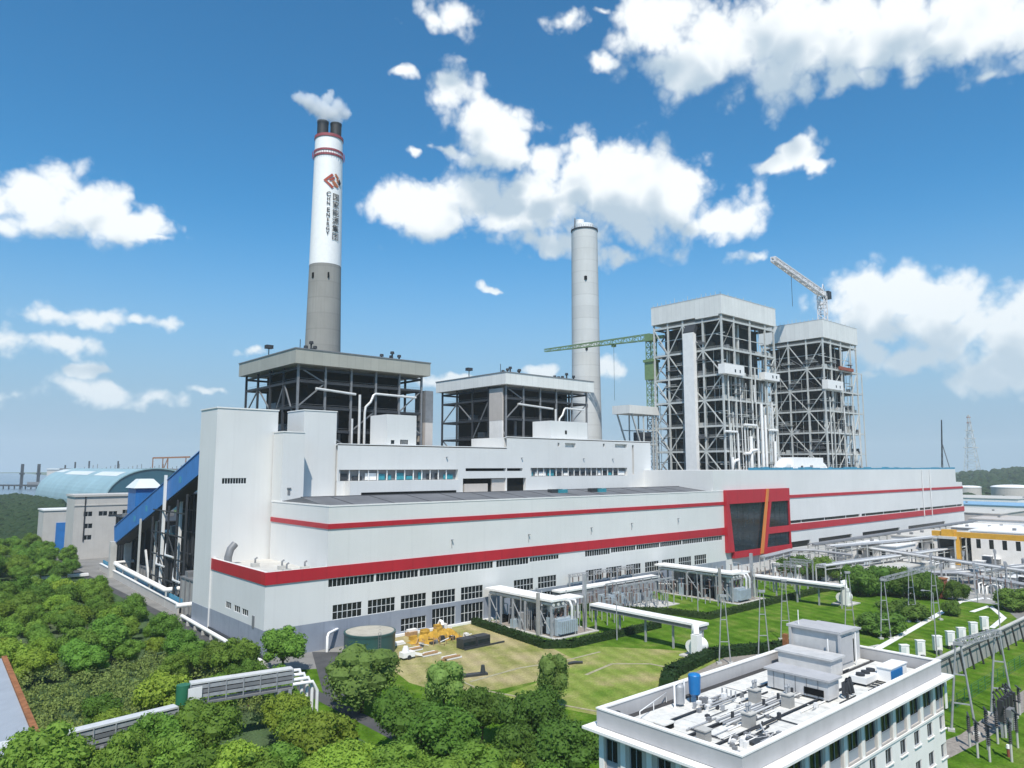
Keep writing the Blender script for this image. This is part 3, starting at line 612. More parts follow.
# ================================================================== TALL BOILER STRUCTURES (right)
def tall_boiler(label, x0, wid, dep, ztop, zf, seedn):
    y0 = 205.0; x1, y1 = x0 + wid, y0 + dep; rn = random.Random(seedn)
    t = thing('boiler_tower', label, 'boiler tower', (x0,y0,0))
    m_ = MB(); m_.box(x0 - 1,x1 + 1.5,y0 - 1,y1 + 1,zf,ztop)
    if seedn == 3: m_.box(x0 - 1.02,x0 + 3,y0 + 1,y0 + 15,zf - .8,zf + .02)
    m_.build('roof_enclosure', M['pale_fascia'], t)
    m_ = MB(); m_.box(x0 - 1.1,x1 + 1.6,y0 - 1.1,y1 + 1.1,ztop,ztop + .3)
    for k in range(16):
        b = y0 + dep * k / 15; m_.bar((x0,b,ztop),(x0,b,ztop + rn.uniform(1.2,3.2)),.16)
    for k in range(8):
        a = x0 + wid * k / 7; m_.bar((a,y0,ztop),(a,y0,ztop + rn.uniform(1,2.2)),.16)
    m_.build('roof_railing', M['steel_light'], t)
    xs = [x0, x0 + wid * .22, x0 + wid * .52, x0 + wid * .82, x1]; ys = [y0, y0 + dep * .26, y0 + dep * .55, y0 + dep * .78, y1]
    for i, x in enumerate(xs):
        for j, y in enumerate(ys):
            if i in (0,4) or j in (0,4): MB().box(x - .42,x + .42,y - .42,y + .42,0,zf).build('column', M['steel_light'], t)
    zs = [37,50,63,76.5,89.5,103,zf - 2.6]
    for z in zs:
        m_ = MB()
        for (p, q) in (((x0,y0),(x1,y0)),((x0,y1),(x1,y1)),((x0,y0),(x0,y1)),((x1,y0),(x1,y1))): m_.bar((*p,z),(*q,z),.5,1.0)
        m_.build('ring_beam', M['steel_light'], t)
        m_ = MB(); m_.box(x0 + .6,x1 - .6,y0 + .6,y0 + 5.2,z - .12,z + .1); m_.box(x0 + .6,x0 + 5.2,y0 + 5.2,y1 - .6,z - .12,z + .1); m_.box(x1 - 5,x1 - .6,y0 + 5.2,y1 - .6,z - .12,z + .1); m_.build('deck', M['grating'], t)
        m_ = MB()
        for dz in (.6,1.15):
            m_.bar((x0 + .6,y0 - .3,z + dz + .3),(x1 - .6,y0 - .3,z + dz + .3),.10); m_.bar((x0 - .3,y0 + .6,z + dz + .3),(x0 - .3,y1 - .6,z + dz + .3),.10)
        for k in range(14): a = x0 + 1 + (wid - 2) * k / 13; m_.bar((a,y0 - .3,z),(a,y0 - .3,z + 1.4),.09)
        m_.build('railing', M['steel_light'], t)
    m_ = MB()
    for z in [(a + b) / 2 for a, b in zip(zs[:-1], zs[1:])]:
        m_.bar((xs[0],y0 + 3,z),(xs[4],y0 + 3,z),.3,.4); m_.bar((x0 + 3,ys[0],z + 1),(x0 + 3,ys[4],z + 1),.3,.4)
    for k in range(10):
        a = x0 + 1.5 + (wid - 3) * k / 9
        if k % 3: m_.bar((a,y0 + 2.2,37),(a,y0 + 2.2,rn.choice(zs[2:])),.22)
    for k in range(9):
        b = y0 + 1.5 + (dep - 3) * k / 8; m_.bar((x0 + 2.2,b,37),(x0 + 2.2,b,rn.choice(zs[2:])),.22)
    m_.build('secondary_beam', M['steel_light'], t)
    # diagonal bracing on the left face: big crosses
    for k in range(len(zs) - 1):
        a, b = zs[k], zs[k + 1]
        for (j0, j1) in ((0,1),(1,2),(2,3),(3,4)):
            if (k + j0) % 2 == 0: MB().bar((x0 - .1,ys[j0],a),(x0 - .1,ys[j1],b),.5).build('brace', M['steel_light'], t)
            else: MB().bar((x0 - .1,ys[j0],b),(x0 - .1,ys[j1],a),.5).build('brace', M['steel_light'], t)
        if k % 2 == 0: MB().bar((xs[3],y0,a),(xs[4],y0,b),.5).build('brace', M['steel_light'], t)
    # casing inside with many boxes and tubes
    bx = MB(); bx.box(x0 + 6.5,x1 - 6,y0 + 7,y1 - 2.5,20,zf - 3)
    for k in range(90):
        a = x0 + 7 + rn.random() * (wid - 19); zz = 35 + rn.random() * (zf - 50)
        bx.box(a,a + rn.uniform(2,6),y0 + 5.4 - rn.random(),y0 + 7.05,zz,zz + rn.uniform(2,7))
        b = y0 + 7 + rn.random() * (dep - 18); zz = 35 + rn.random() * (zf - 50)
        bx.box(x0 + 4.5 - rn.random(),x0 + 6.55,b,b + rn.uniform(2,6),zz,zz + rn.uniform(2,7))
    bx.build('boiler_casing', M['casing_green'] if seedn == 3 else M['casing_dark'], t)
    for k in range(44):
        a = x0 + 2 + rn.random() * (wid - 5); i = rn.randrange(len(zs) - 2); r = rn.choice((.14,.18,.25,.4,.65))
        MB().tube([(a,y0 + 3.6 + rn.random(),zs[i]),(a,y0 + 3.6,zs[i + 1 + (rn.random() < .3)])], r, 8).build('riser_pipe', M['steel_light'] if rn.random() < .6 else M['steel_mid'], t)
    for k in range(46):
        i = rn.randrange(len(zs) - 1)
        if rn.random() < .5: a = x0 + 1 + rn.random() * (wid - 6); p = (a,y0 + 1,zs[i] + .1,a + rn.uniform(1.5,4),y0 + 3,zs[i] + rn.uniform(1.4,3.2))
        else: b = y0 + 2 + rn.random() * (dep - 8); p = (x0 + 1,b,zs[i] + .1,x0 + 3.2,b + rn.uniform(1.5,4),zs[i] + rn.uniform(1.4,3.2))
        MB().box(p[0],p[3],p[1],p[4],p[2],p[5]).build('equipment_box', M[rn.choice(('steel_light','steel_mid','steel_dark','aluminium_duct'))], t)
    for k in range(26 if seedn == 3 else 14):
        a = x0 + 2 + rn.random() * (wid - 4); z_ = rn.choice(zs[:4]); MB().tube([(a,y0 - rn.uniform(.2,1.2),37 if rn.random() < .5 else z_),(a,y0 - .7,z_ + rn.uniform(9,22))], rn.choice((.15,.2,.28,.42)), 8).build('duct_riser', M[rn.choice(('steel_light','steel_light','aluminium_duct'))], t)
    for k in range(30):
        i = rn.randrange(len(zs) - 1); z_ = zs[i] + rn.uniform(3,9); v = MB()
        if rn.random() < .5: a = x0 + rn.random() * (wid - 9); w_ = rn.uniform(4,9); v.box(a,a + w_,y0 - 1.2,y0 + 1.6,z_,z_ + .25); v.bar((a,y0 - 1.2,z_ + 1.2),(a + w_,y0 - 1.2,z_ + 1.2),.12); v.bar((a,y0 - 1.2,z_ + .7),(a + w_,y0 - 1.2,z_ + .7),.1)
        else: b = y0 + rn.random() * (dep - 9); w_ = rn.uniform(4,9); v.box(x0 - 1.2,x0 + 1.6,b,b + w_,z_,z_ + .25); v.bar((x0 - 1.2,b,z_ + 1.2),(x0 - 1.2,b + w_,z_ + 1.2),.12); v.bar((x0 - 1.2,b,z_ + .7),(x0 - 1.2,b + w_,z_ + .7),.1)
        v.build('platform', M[rn.choice(('steel_mid','steel_light'))], t)
    for k in range(16):
        i = rn.randrange(len(zs) - 1); a = rn.randrange(4); h_ = rn.random() < .6; z0_, z1_ = zs[i], zs[i + 1]
        if h_: zc_ = (z0_ + z1_) / 2; MB().bar((x0 + .1,ys[a],z0_),(x0 + .1,ys[a + 1],zc_),.3).build('brace', M['steel_mid'], t)
        else: MB().bar((xs[a],y0 + .1,z0_),(xs[a + 1],y0 + .1,z1_),.32).build('brace', M['steel_light'], t)
    # stair flights on the left face
    st = MB()
    for k in range(len(zs) - 1):
        a, b = zs[k], zs[k + 1]; mid = (a + b) / 2
        st.bar((x0 + 1.6,ys[3] + 1,a),(x0 + 1.6,ys[4] - 2,mid),1.0,.35); st.bar((x0 + 2.9,ys[4] - 2,mid),(x0 + 2.9,ys[3] + 1,b),1.0,.35)
    st.build('stair', M['steel_mid'], t)
    return t, xs, ys, zs
b3, xs, ys, zs = tall_boiler('taller open boiler tower with white roof box and big white duct on its left face', 324, 52.5, 43, 131.0, 121.0, 3)
MB().box(320.6,323.3,220,226.6,20,113).build('flue_duct', M['white_paint'], b3); MB().bar((321.9,223.3,112.8),(324.4,223.3,117),2.5,6.6,up=(0,1,0)).build('duct_elbow', M['steel_dark'], b3)
def white_cabin(par, x0, x1, y0, y1, z0, z1):
    c = MB().box(x0,x1,y0,y1,z0,z1).build('cabin', M['white_paint'], par)
    w = x1 - x0
    for k in (.5,.75): MB().box(x0 + w * k,x0 + w * k + 1.1,y0 - .08,y0 - .01,z0 + 1.2,z0 + 2.8).build('window', M['glass_dark'], c)
    return c
white_cabin(b3, 321.5, 340, 202.2, 206, 89.5, 94.6); white_cabin(b3, 361, 377, 202.5, 206, 89.5, 93.5)
for (pts, r) in (([(322,203.6,60),(333,203.6,60),(333.8,203.6,59),(334,203.6,40)],.8),([(340,203.4,64),(352,203.4,64),(353,203.4,62),(353,203.4,38)],.9),([(358,203.6,76),(358,203.6,38)],1.1),([(361.5,203.6,70),(361.5,203.6,38)],1.0),([(365,203.6,62),(374,203.6,62)],.8),([(346,203.4,58),(346,203.4,38)],1.3),([(338,202.6,49),(343,202.6,49),(344.5,202.6,50.5),(350,202.6,51)],1.0),([(370,203.2,56),(370,203.2,38)],1.1),([(327,203,47),(327,203,41),(328.5,202.6,45),(331.5,202.4,45.6)],1.2)):
    MB().tube(pts, r * .72, 10).build('steam_pipe', M['white_paint'], b3)
b4, xs4, ys4, zs4 = tall_boiler('farther open boiler tower with braced left face, a white luffing crane on its roof', 436, 46.5, 41, 133.0, 122.0, 4)
white_cabin(b4, 435, 456, 202.4, 206, 89.8, 95.4)
m_ = MB()                                                         # open side platforms to the right of it
for z in (37,50,63,76.5,89.5):
    m_.box(478,492,206,222,z,z + .35)
    for dz in (.6,1.2): m_.bar((478,206,z + dz),(492,206,z + dz),.1); m_.bar((492,206,z + dz),(492,222,z + dz),.1)
for x in (485,492):
    for y in (206,222): m_.bar((x,y,20),(x,y,104 if x == 492 else 92),.55)
m_.bar((478,206,103.6),(492,206,103.6),.4); m_.build('side_platform', M['steel_light'], b4)
MB().box(455,474,203.2,204.4,103.4,105.4).build('red_hoarding', M['brick'], b4)
rn = random.Random(9)
for k in range(14):
    z = rn.choice((37,50,63,76.5)); a = 479 + rn.random() * 10; MB().box(a,a + rn.uniform(1,3),208,214,z + .4,z + rn.uniform(2,7)).build('equipment_box', M[rn.choice(('steel_mid','steel_dark','steel_light'))], b4)
# platform head left of the taller tower
t = thing('transfer_platform', 'small cantilevered pale platform jutting left from the taller boiler tower', 'platform', (318,247,62))
MB().box(300,326,247,259,70.5,75).build('enclosure', M['pale_fascia'], t)
m_ = MB()
for y in (248,258):
    m_.bar((303,y,70.5),(312,y,50),.7); m_.bar((313,y,70.5),(313,y,40),.6); m_.bar((321,y,70.5),(321,y,40),.6); m_.bar((306,y,62),(324,y,62),.5); m_.bar((309,y,54),(324,y,54),.5)
m_.build('bracket', M['steel_light'], t); MB().box(309,324,249,257,53.6,54).build('deck', M['grating'], t); MB().box(314,322,250,256,54,61).build('housing', M['steel_dark'], t)

# ================================================================== CHIMNEYS
def chim_pos(px, py, Y): p = onY(px, py, Y); return p.x, p.y
c1 = (onY(322.7,350,310).x, 310.0)
t = thing('chimney', 'tall chimney, white with red rings and writing above a bare concrete lower part', 'chimney', (*c1,0))
dep = lambda c: (c[0] * math.cos(HEAD) + c[1] * math.sin(HEAD))
k1 = dep(c1) / FPX
MB().frus(c1, 22 * k1, 17.6 * k1, 0, 96, 48).frus(c1, 17.6 * k1, 15.9 * k1, 96, 136.5, 48).build('concrete_shaft', M['concrete_chimney'], t)
ZT = 200.0
def rad1(z): return (16.05 + (14.0 - 16.05) * (z - 136.5) / (ZT - 136.5)) * k1
MB().frus(c1, rad1(136.5), rad1(ZT), 136.5, ZT, 64).build('painted_shaft', M['bright_white'], t)
for z, h_, dr in ((189.5,1.0,.30),(191.9,.9,.30),(198.9,1.4,.35)):
    MB().frus(c1, rad1(z) + dr, rad1(z) + dr, z, z + h_, 48).build('red_ring', M['ring_red'], t)
m_ = MB()
for k in range(40):
    a = 2 * math.pi * k / 40; r = rad1(190) + .9; p = (c1[0] + r * math.cos(a), c1[1] + r * math.sin(a)); m_.bar((*p,189.6),(*p,192.4),.12)
m_.build('gallery_railing', M['ring_red'], t)
rt = Vector((math.sin(HEAD), -math.cos(HEAD), 0)); 
for sgn in (-1,1):
    c = Vector((*c1,0)) + rt * (sgn * 6.2 * k1) + Vector((math.cos(HEAD), math.sin(HEAD), 0)) * (sgn * 1.2)
    f_ = MB().frus((c.x,c.y), 5.7 * k1, 5.7 * k1, ZT - .1, ZT + 8.2, 28).build('flue', M['flue_dark'], t)
    MB().frus((c.x,c.y), 5.95 * k1, 5.95 * k1, ZT + 7.4, ZT + 8.3, 28).build('flue_rim', M['steel_dark'], f_)
for a in (-.55,.45):
    pa = HEAD + math.pi + a; r = 16.2 * k1
    MB().bar((c1[0] + r * math.cos(pa), c1[1] + r * math.sin(pa), 129.5),(c1[0] + r * math.cos(pa), c1[1] + r * math.sin(pa), 132),1.3,.5).build('shaft_opening', M['dark_void'], t)
# writing and emblem wrapped round the shaft
FACE = math.atan2(-c1[1], -c1[0])                                  # direction from the chimney to the camera side
def wrap(me, ang0, z0):
    """flat x,y (metres) -> cylinder: x runs to the reader's right"""
    for v in me.vertices:
        z = z0 + v.co.y; r = rad1(z) + .34; a = ang0 + v.co.x / rad1(z)
        v.co = (c1[0] + r * math.cos(a) - c1[0], c1[1] + r * math.sin(a) - c1[1], z)
def text_part(txt, size, ang0, z0, mt, name, bold=.0):
    cu = bpy.data.curves.new(name, 'FONT'); cu.body = txt; cu.size = size; cu.align_x = 'CENTER'; cu.offset = bold; cu.resolution_u = 3
    tmp = bpy.data.objects.new('text_source', cu); C.objects.link(tmp); dg = bpy.context.evaluated_depsgraph_get()
    me = bpy.data.meshes.new_from_object(tmp.evaluated_get(dg)); bpy.data.objects.remove(tmp)
    wrap(me, ang0, z0); o = bpy.data.objects.new(name, me); C.objects.link(o); me.materials.clear(); me.materials.append(M[mt]); o.parent = t; WL[o] = WL[t]; return o
aC = FACE + math.asin(.56); aE = FACE + math.asin(.08); zc = 167.6
for i, ch_ in enumerate('国家能源集团'): text_part(ch_, 3.75, aC, zc - i * 3.85, 'lettering', 'character', .03)
zz = 171.9
for ch_, sz in (('C',3.6),('H',2.5),('N',2.5),(' ',2),('E',3.6),('N',2.6),('E',2.6),('R',2.6),('G',2.6),('Y',2.6)):
    zz -= sz * (.84 if ch_ != ' ' else .3)
    if ch_ != ' ': text_part(ch_, sz * .86, aE, zz, 'lettering', 'letter', .06)
def emblem(polys, mt, name):
    for poly in polys: emblem_bar([poly], mt, name)
def emblem_bar(poly, mt, name):
    me = bpy.data.meshes.new(name); vs = []; fs = []
    for pg in poly:                                                # subdivide so that it follows the shaft
        n = 6
        for i in range(n):
            for j in range(n):
                A, B, Cc, D = [Vector(p) for p in pg]; b = len(vs)
                for u, w in ((i / n,j / n),((i + 1) / n,j / n),((i + 1) / n,(j + 1) / n),(i / n,(j + 1) / n)):
                    p = (A.lerp(B, u)).lerp(D.lerp(Cc, u), w); vs.append((p.x, p.y, .02))
                fs.append((b,b+1,b+2,b+3))
    me.from_pydata(vs, [], fs); wrap(me, FACE + math.asin(.36), 176.6); me.materials.append(M[mt]); o = bpy.data.objects.new(name, me); C.objects.link(o); o.parent = t; WL[o] = WL[t]
emblem([[(-4.5,0),(-.7,3.6),(.1,2.7),(-3.1,-.1)],[(-4.5,0),(-3.1,-.1),(.3,-2.9),(-.6,-3.8)],[(-2.3,.1),(.3,2.2),(.9,1.5),(-1.1,-.1)]], 'emblem_red', 'emblem')
emblem([[(.5,3.3),(1.2,4.0),(3.0,2.2),(2.2,1.5)],[(-.9,-.4),(.1,.5),(2.9,-2.1),(1.9,-3.0)],[(1.3,.9),(2.1,1.7),(3.6,.2),(2.8,-.6)],[(-.2,-1.6),(.5,-1.0),(1.5,-2.0),(.8,-2.6)]], 'emblem_copper', 'emblem')
emblem([[(3.0,2.0),(4.4,.2),(3.6,-1.4),(2.6,-.9)]], 'lettering', 'emblem')
# white plume above the flues
PL = [(300,98,8),(308,101,10),(317,107,11),(325,112,12),(328,100,8),(331,92,5),(337,108,11),(344,113,8),(335,118,9),(323,119,7)]
pv = MB(); pv.tube([onY(286,92,310), onY(296,94,310), onY(325,106,310), onY(346,112,310), onY(356,116,310)], 20 * k1, 14)
pl = pv.build('steam_plume', M['white_paint']); tag(pl, 'white puffs of steam drifting from the dark flues of the ringed chimney', 'steam')
pm = bpy.data.materials.new('steam'); pm.use_nodes = True; n_, l_ = pm.node_tree.nodes, pm.node_tree.links; n_.remove(n_['Principled BSDF'])
ge = mk(n_, 'ShaderNodeNewGeometry'); nzp = mk(n_, 'ShaderNodeTexNoise', i_Scale=.28, i_Detail=5.0, i_Roughness=.6); l_.new(ge.outputs['Position'], nzp.inputs['Vector']); prev = None
for (px, py, r) in PL:
    c = onY(px,py,310); d1 = mk(n_, 'ShaderNodeVectorMath', operation='DISTANCE'); d1.inputs[1].default_value = c; l_.new(ge.outputs['Position'], d1.inputs[0])
    d2 = mk(n_, 'ShaderNodeMath', operation='MULTIPLY_ADD'); d2.inputs[1].default_value = -1 / (r * k1); d2.inputs[2].default_value = 1.0; l_.new(d1.outputs['Value'], d2.inputs[0])
    if prev is None: prev = d2
    else: mx = mk(n_, 'ShaderNodeMath', operation='MAXIMUM'); l_.new(prev.outputs[0], mx.inputs[0]); l_.new(d2.outputs[0], mx.inputs[1]); prev = mx
sm_ = mk(n_, 'ShaderNodeMath', operation='MULTIPLY_ADD'); sm_.inputs[1].default_value = 1.5; l_.new(nzp.outputs['Fac'], sm_.inputs[0]); l_.new(prev.outputs[0], sm_.inputs[2])
mr_ = mk(n_, 'ShaderNodeMapRange', interpolation_type='SMOOTHSTEP'); mr_.inputs[1].default_value = .70; mr_.inputs[2].default_value = 1.2; mr_.inputs[4].default_value = .30; l_.new(sm_.outputs[0], mr_.inputs[0])
vs_ = mk(n_, 'ShaderNodeVolumePrincipled'); vs_.inputs['Color'].default_value = (.98,.98,.98,1); vs_.inputs['Anisotropy'].default_value = .2; l_.new(mr_.outputs[0], vs_.inputs['Density']); l_.new(vs_.outputs[0], n_['Material Output'].inputs['Volume'])
pl.data.materials.clear(); pl.data.materials.append(pm)
c2 = (onY(586,370,310).x, 310.0); k2 = dep(c2) / FPX
t2 = thing('chimney', 'plain pale concrete chimney standing between the second boiler house and the tall steel towers', 'chimney', (*c2,0))
zt2 = onY(585,232,310).z
MB().frus(c2, 16.5 * k2, 14.2 * k2, 0, 105, 64).frus(c2, 14.2 * k2, 13.3 * k2, 105, zt2, 64).build('shaft', M['pale_chimney'], t2)
MB().frus(c2, 13.9 * k2, 13.9 * k2, zt2 - .2, zt2 + .8, 48).build('top_ring', M['steel_dark'], t2)
m_ = MB()
for k in range(36):
    a = 2 * math.pi * k / 36; p = (c2[0] + 13.4 * k2 * math.cos(a), c2[1] + 13.4 * k2 * math.sin(a)); m_.bar((*p,zt2 + .8),(*p,zt2 + 2.4),.12)
m_.build('railing', M['steel_mid'], t2)
MB().frus(c2, 9.6 * k2, 9.6 * k2, zt2, zt2 + 4.4, 40).build('flue', M['bright_white'], t2)
c = Vector((*c2,0)) - rt * (4.6 * k2); MB().frus((c.x,c.y), 4.6 * k2, 4.6 * k2, zt2 + 4.3, zt2 + 7.6, 24).build('flue_collar', M['white_paint'], t2)
MB().bar(Vector((*c2,zt2)) - rt * (10.4 * k2), Vector((*c2,zt2 + 9)) - rt * (9.6 * k2), .5).build('aerial', M['steel_mid'], t2)
for z in (zt2 - 34, zt2 - 79, zt2 - 115):
    pa = math.atan2(-c2[1], -c2[0]) + .05; r = 13.75 * k2
    MB().bar((c2[0] + r * math.cos(pa), c2[1] + r * math.sin(pa), z),(c2[0] + r * math.cos(pa), c2[1] + r * math.sin(pa), z + 2.4),1.5,1.2).build('shaft_opening', M['dark_void'], t2)
# ================================================================== RIGHT HALL WITH RED ENTRANCE PORTAL
rh = thing('turbine_hall', 'higher white hall at the right with red framed dark glass portal and blue roof edge', 'power station hall', (249,159,0))
m_ = MB()
opr = [(48.5,17.6,120,18.9),(122,17.6,196,18.9),(198,17.6,268,18.9)]
m_.wall((242,159.02,32.6),(1,0,0),266.5,8.1,[],.2,(0,1,0))
m_.wall((249,159.02,0),(1,0,0),270.3,32.6,opr + [(50,7.2,68,9.8),(76,6.6,110,9.8),(122,6.6,168,9.8),(180,6.6,236,9.8)],.8,(0,1,0))
m_.box(242,508.5,159.9,197,32.62,40.68); m_.box(249,519.3,159.9,197,0,32.58)
m_.face([(242,159.02,32.6),(242,159.9,32.6),(242,159.9,40.7),(242,159.02,40.7)][::-1]); m_.face([(242,159.02,40.7),(508.5,159.02,40.7),(508.5,159.9,40.7),(242,159.9,40.7)])
m_.face([(508.5,159.02,32.6),(508.5,159.9,32.6),(508.5,159.9,40.7),(508.5,159.02,40.7)]); m_.face([(508.5,159.02,32.6),(519.3,159.02,32.6),(519.3,159.9,32.6),(508.5,159.9,32.6)]); m_.face([(519.3,159.02,0),(519.3,159.9,0),(519.3,159.9,32.6),(519.3,159.02,32.6)])
m_.build('wall', M['white_cladding'], rh)
m_ = MB()
for (a, b, c_, d) in opr + [(50,7.2,68,9.8),(76,6.6,110,9.8),(122,6.6,168,9.8),(180,6.6,236,9.8)]: m_.face([(249 + a,159.7,b),(249 + c_,159.7,b),(249 + c_,159.7,d),(249 + a,159.7,d)])
m_.build('window_band', M['glass_dark'], rh)
m_ = MB()
for k in range(10): x = 310 + k * 22; m_.box(x,x + .25,159.3,159.45,17.6,18.9)
m_.build('mullion', M['window_frame'], rh)
MB().box(297,519.5,158.7,158.998,14.5,17.4).build('lower_red_band', M['red_band'], rh); MB().box(297,519.5,158.75,158.998,28.6,29.9).build('upper_red_stripe', M['red_band'], rh)
m_ = MB(); rn = random.Random(3)
x = 268
while x < 507:
    w = rn.uniform(2, 9); m_.box(x,x + w,159.1,159.3,40.72,40.72 + rn.uniform(.7,1.3)); x += w + rn.uniform(.05,.5)
m_.build('roof_edge_sheeting', M['conveyor_sky'], rh)
m_ = MB()
for k in range(60): x = 262 + k * 4.1; m_.bar((x,159.6,40.7),(x,159.6,42.1),.08)
m_.bar((262,159.6,42.1),(506,159.6,42.1),.08); m_.build('roof_railing', M['steel_light'], rh)
# thin white boxes standing in for upright shadow lines at the far facade end
for x in (452,464): MB().box(x,x + .5,158.4,158.7,14,40.6).build('shadow_line_box', M['white_paint'], rh)
# portal
po = MB()
po.box(248.8,297.6,157.6,158.99,27.7,33.0); po.box(248.8,250.4,157.6,158.99,9.2,27.7)
po.face([(250.4,157.6,27.7),(250.7,157.6,27.7),(253.4,157.6,9.2),(250.4,157.6,9.2)][::-1])
po.box(277,297.4,157.7,158.9,14.6,17.2); po.box(253,297.6,157.4,158.99,6.8,9.2); po.box(296.9,297.5,157.6,158.99,9.2,27.7)
pf = po.build('portal', M['red_band'], rh)
m_ = MB(); m_.face([(250.4,158.2,9.2),(296.9,158.2,9.2),(296.9,158.2,27.7),(250.4,158.2,27.7)]); m_.build('glass', M['glass_blue'], pf)
m_ = MB()
for k in range(7): z = 11.5 + k * 2.35; m_.box(250.5,296.8,158.12,158.18,z,z + .05)
for k in range(10): x = 257 + k * 4.1; m_.box(x,x + .05,158.12,158.18,9.2,27.7)
m_.build('glazing_bar', M['steel_dark'], pf)
for (nm, mt, xt, xb, w) in (('pier','red_band',280.4,274.4,2.4),('orange_stripe','orange_stripe',278.4,271.6,2.4)):
    m_ = MB(); y0, y1 = (157.5,158.6) if nm == 'pier' else (157.2,157.49); a = (xb,7.2); b = (xt,33.1 if nm != 'pier' else 27.8)
    P8 = [(a[0],y0,a[1]),(a[0] + w,y0,a[1]),(b[0] + w * .75,y0,b[1]),(b[0],y0,b[1])]; Q8 = [(p[0],y1,p[2]) for p in P8]
    m_.face(P8); m_.face(Q8[::-1])
    for i in range(4): j = (i + 1) % 4; m_.face([P8[i],Q8[i],Q8[j],P8[j]])
    m_.build(nm, M[mt], pf)
t = thing('air_intake_hood', 'white hooded duct with round shoulders on the right hall roof below the boiler towers', 'roof duct', (330,172,40.7))
MB().box(327,356,170,178,40.68,46.6).build('duct', M['white_paint'], t)
MB().tube([(327,174,43.6),(323,174,43.4),(320.5,174,42.2),(319.5,174,40.7)], 2.6, 12).build('elbow', M['white_paint'], t); MB().tube([(356,174,43.2),(360,174,43.0),(363,174,41.8),(364,174,40.7)], 2.2, 12).build('elbow', M['white_paint'], t)
MB().box(333,335,169.9,169.99,41,42.6).build('louvre', M['dark_void'], t); MB().box(342,345,169.9,169.99,41,42.8).build('louvre', M['steel_mid'], t)

# ================================================================== CRANES
def lattice(mb, p, q, w, n, r, taper=1.0):
    p, q = Vector(p), Vector(q); d = (q - p).normalized(); u = Vector((0,0,1)) if abs(d.z) < .9 else Vector((1,0,0))
    a = d.cross(u).normalized(); b = a.cross(d).normalized(); prev = None
    for i in range(n + 1):
        f = i / n; c = p.lerp(q, f); ww = w * (1 + (taper - 1) * f) / 2
        ring = [c + a * sx * ww + b * sy * ww for sx, sy in ((-1,-1),(1,-1),(1,1),(-1,1))]
        for k in range(4): mb.bar(ring[k], ring[(k + 1) % 4], r * .7)
        if prev:
            for k in range(4):
                mb.bar(prev[k], ring[k], r); mb.bar(prev[k], ring[(k + 1) % 4] if i % 2 else ring[(k + 3) % 4], r * .7)
        prev = ring
    return mb
mx, my = 322.0, 251.5
p0 = onY(651,338,my); mx = p0.x; zj = p0.z
gc = thing('tower_crane', 'green tower crane with long jib reaching left from beside the taller boiler tower', 'crane', (mx,my,0))
lattice(MB(), (mx,my,33), (mx,my,72), 4.2, 11, .35).build('lower_mast', M['steel_mid'], gc)
lattice(MB(), (mx,my,72), (mx,my,zj - 2), 4.2, 12, .38).build('mast', M['crane_green'], gc)
tip = G(545,351,zj - .6); d_ = (tip - Vector((mx,my,tip.z))).normalized()
m_ = MB(); root = Vector((mx,my,zj)); lattice(m_, root + Vector((0,0,.6)), tip + Vector((0,0,.3)), 3.4, 20, .34, .45); m_.build('jib', M['crane_green'], gc)
m_ = MB(); m_.bar(root - d_ * 8 + Vector((0,0,0)), root, 2.4, 1.6); m_.box(mx - 2.6,mx + 2.6,my - 2.6,my + 2.6,zj - 2,zj + 1.8); m_.build('slewing_unit', M['crane_green'], gc)
m_ = MB(); m_.box(mx - 3.4,mx + 3.4,my - 3.4,my + 3.4,zj - 14,zj - 12.6); m_.box(mx - 2.8,mx + 2.8,my - 2.8,my + 2.8,zj - 24,zj - 14); m_.build('climbing_cage', M['crane_green'], gc)
tr = root.lerp(tip, .33); m_ = MB(); m_.box(tr.x - 1,tr.x + 1,tr.y - 1,tr.y + 1,tr.z - 2.6,tr.z - .9); m_.build('trolley', M['crane_green'], gc)
m_ = MB(); m_.bar(tr - Vector((0,0,2)), tr - Vector((0,0,34)), .12); m_.build('hoist_rope', M['steel_dark'], gc)
q = onY(823,320,222); bx_, by_ = q.x, 222.0
wc = thing('luffing_crane', 'white luffing crane perched on the roof of the farther boiler tower', 'crane', (bx_,by_,133))
zt_ = onY(822,292,222).z
m_ = MB(); lattice(m_, (bx_,by_,133), (bx_,by_,zt_ - 3), 4.6, 6, .5); m_.frus((bx_,by_), 2.6, 2.6, zt_ - 9, zt_ - 7.8, 12); m_.build('mast', M['crane_white'], wc)
rootw = Vector((bx_,by_,zt_ - 1)); tipw = onY(773,259,212); dw = tipw - rootw; hz = Vector((dw.x,dw.y,0)).normalized()
m_ = MB(); lattice(m_, rootw + hz * 1.5, tipw, 3.2, 16, .75, .75); m_.build('jib', M['crane_white'], wc)
m_ = MB(); m_.bar(rootw - hz * 10, rootw + hz * 2, 3.2, 2.0); m_.build('turntable', M['steel_mid'], wc)
m_ = MB(); b_ = rootw - hz * 9.5; m_.box(b_.x - 2.4,b_.x + 2.4,b_.y - 2.4,b_.y + 2.4,b_.z - 2.4,b_.z + 2.8); m_.build('counterweight', M['steel_dark'], wc)
m_ = MB(); ap = rootw + Vector((0,0,7)) - hz * 3; m_.bar(rootw, ap, .5); m_.bar(b_, ap, .4); m_.build('back_stay_frame', M['crane_white'], wc)
m_ = MB(); c_ = rootw + hz * 2; m_.box(c_.x - 1.2,c_.x + 1.2,c_.y - 3.2,c_.y - 1.4,zt_ - 3.4,zt_ - .6); m_.build('cab', M['crane_white'], wc)
h_ = rootw.lerp(tipw, .66); m_ = MB(); m_.bar(h_, h_ - Vector((0,0,22)), .2); m_.build('hoist_rope', M['steel_dark'], wc)

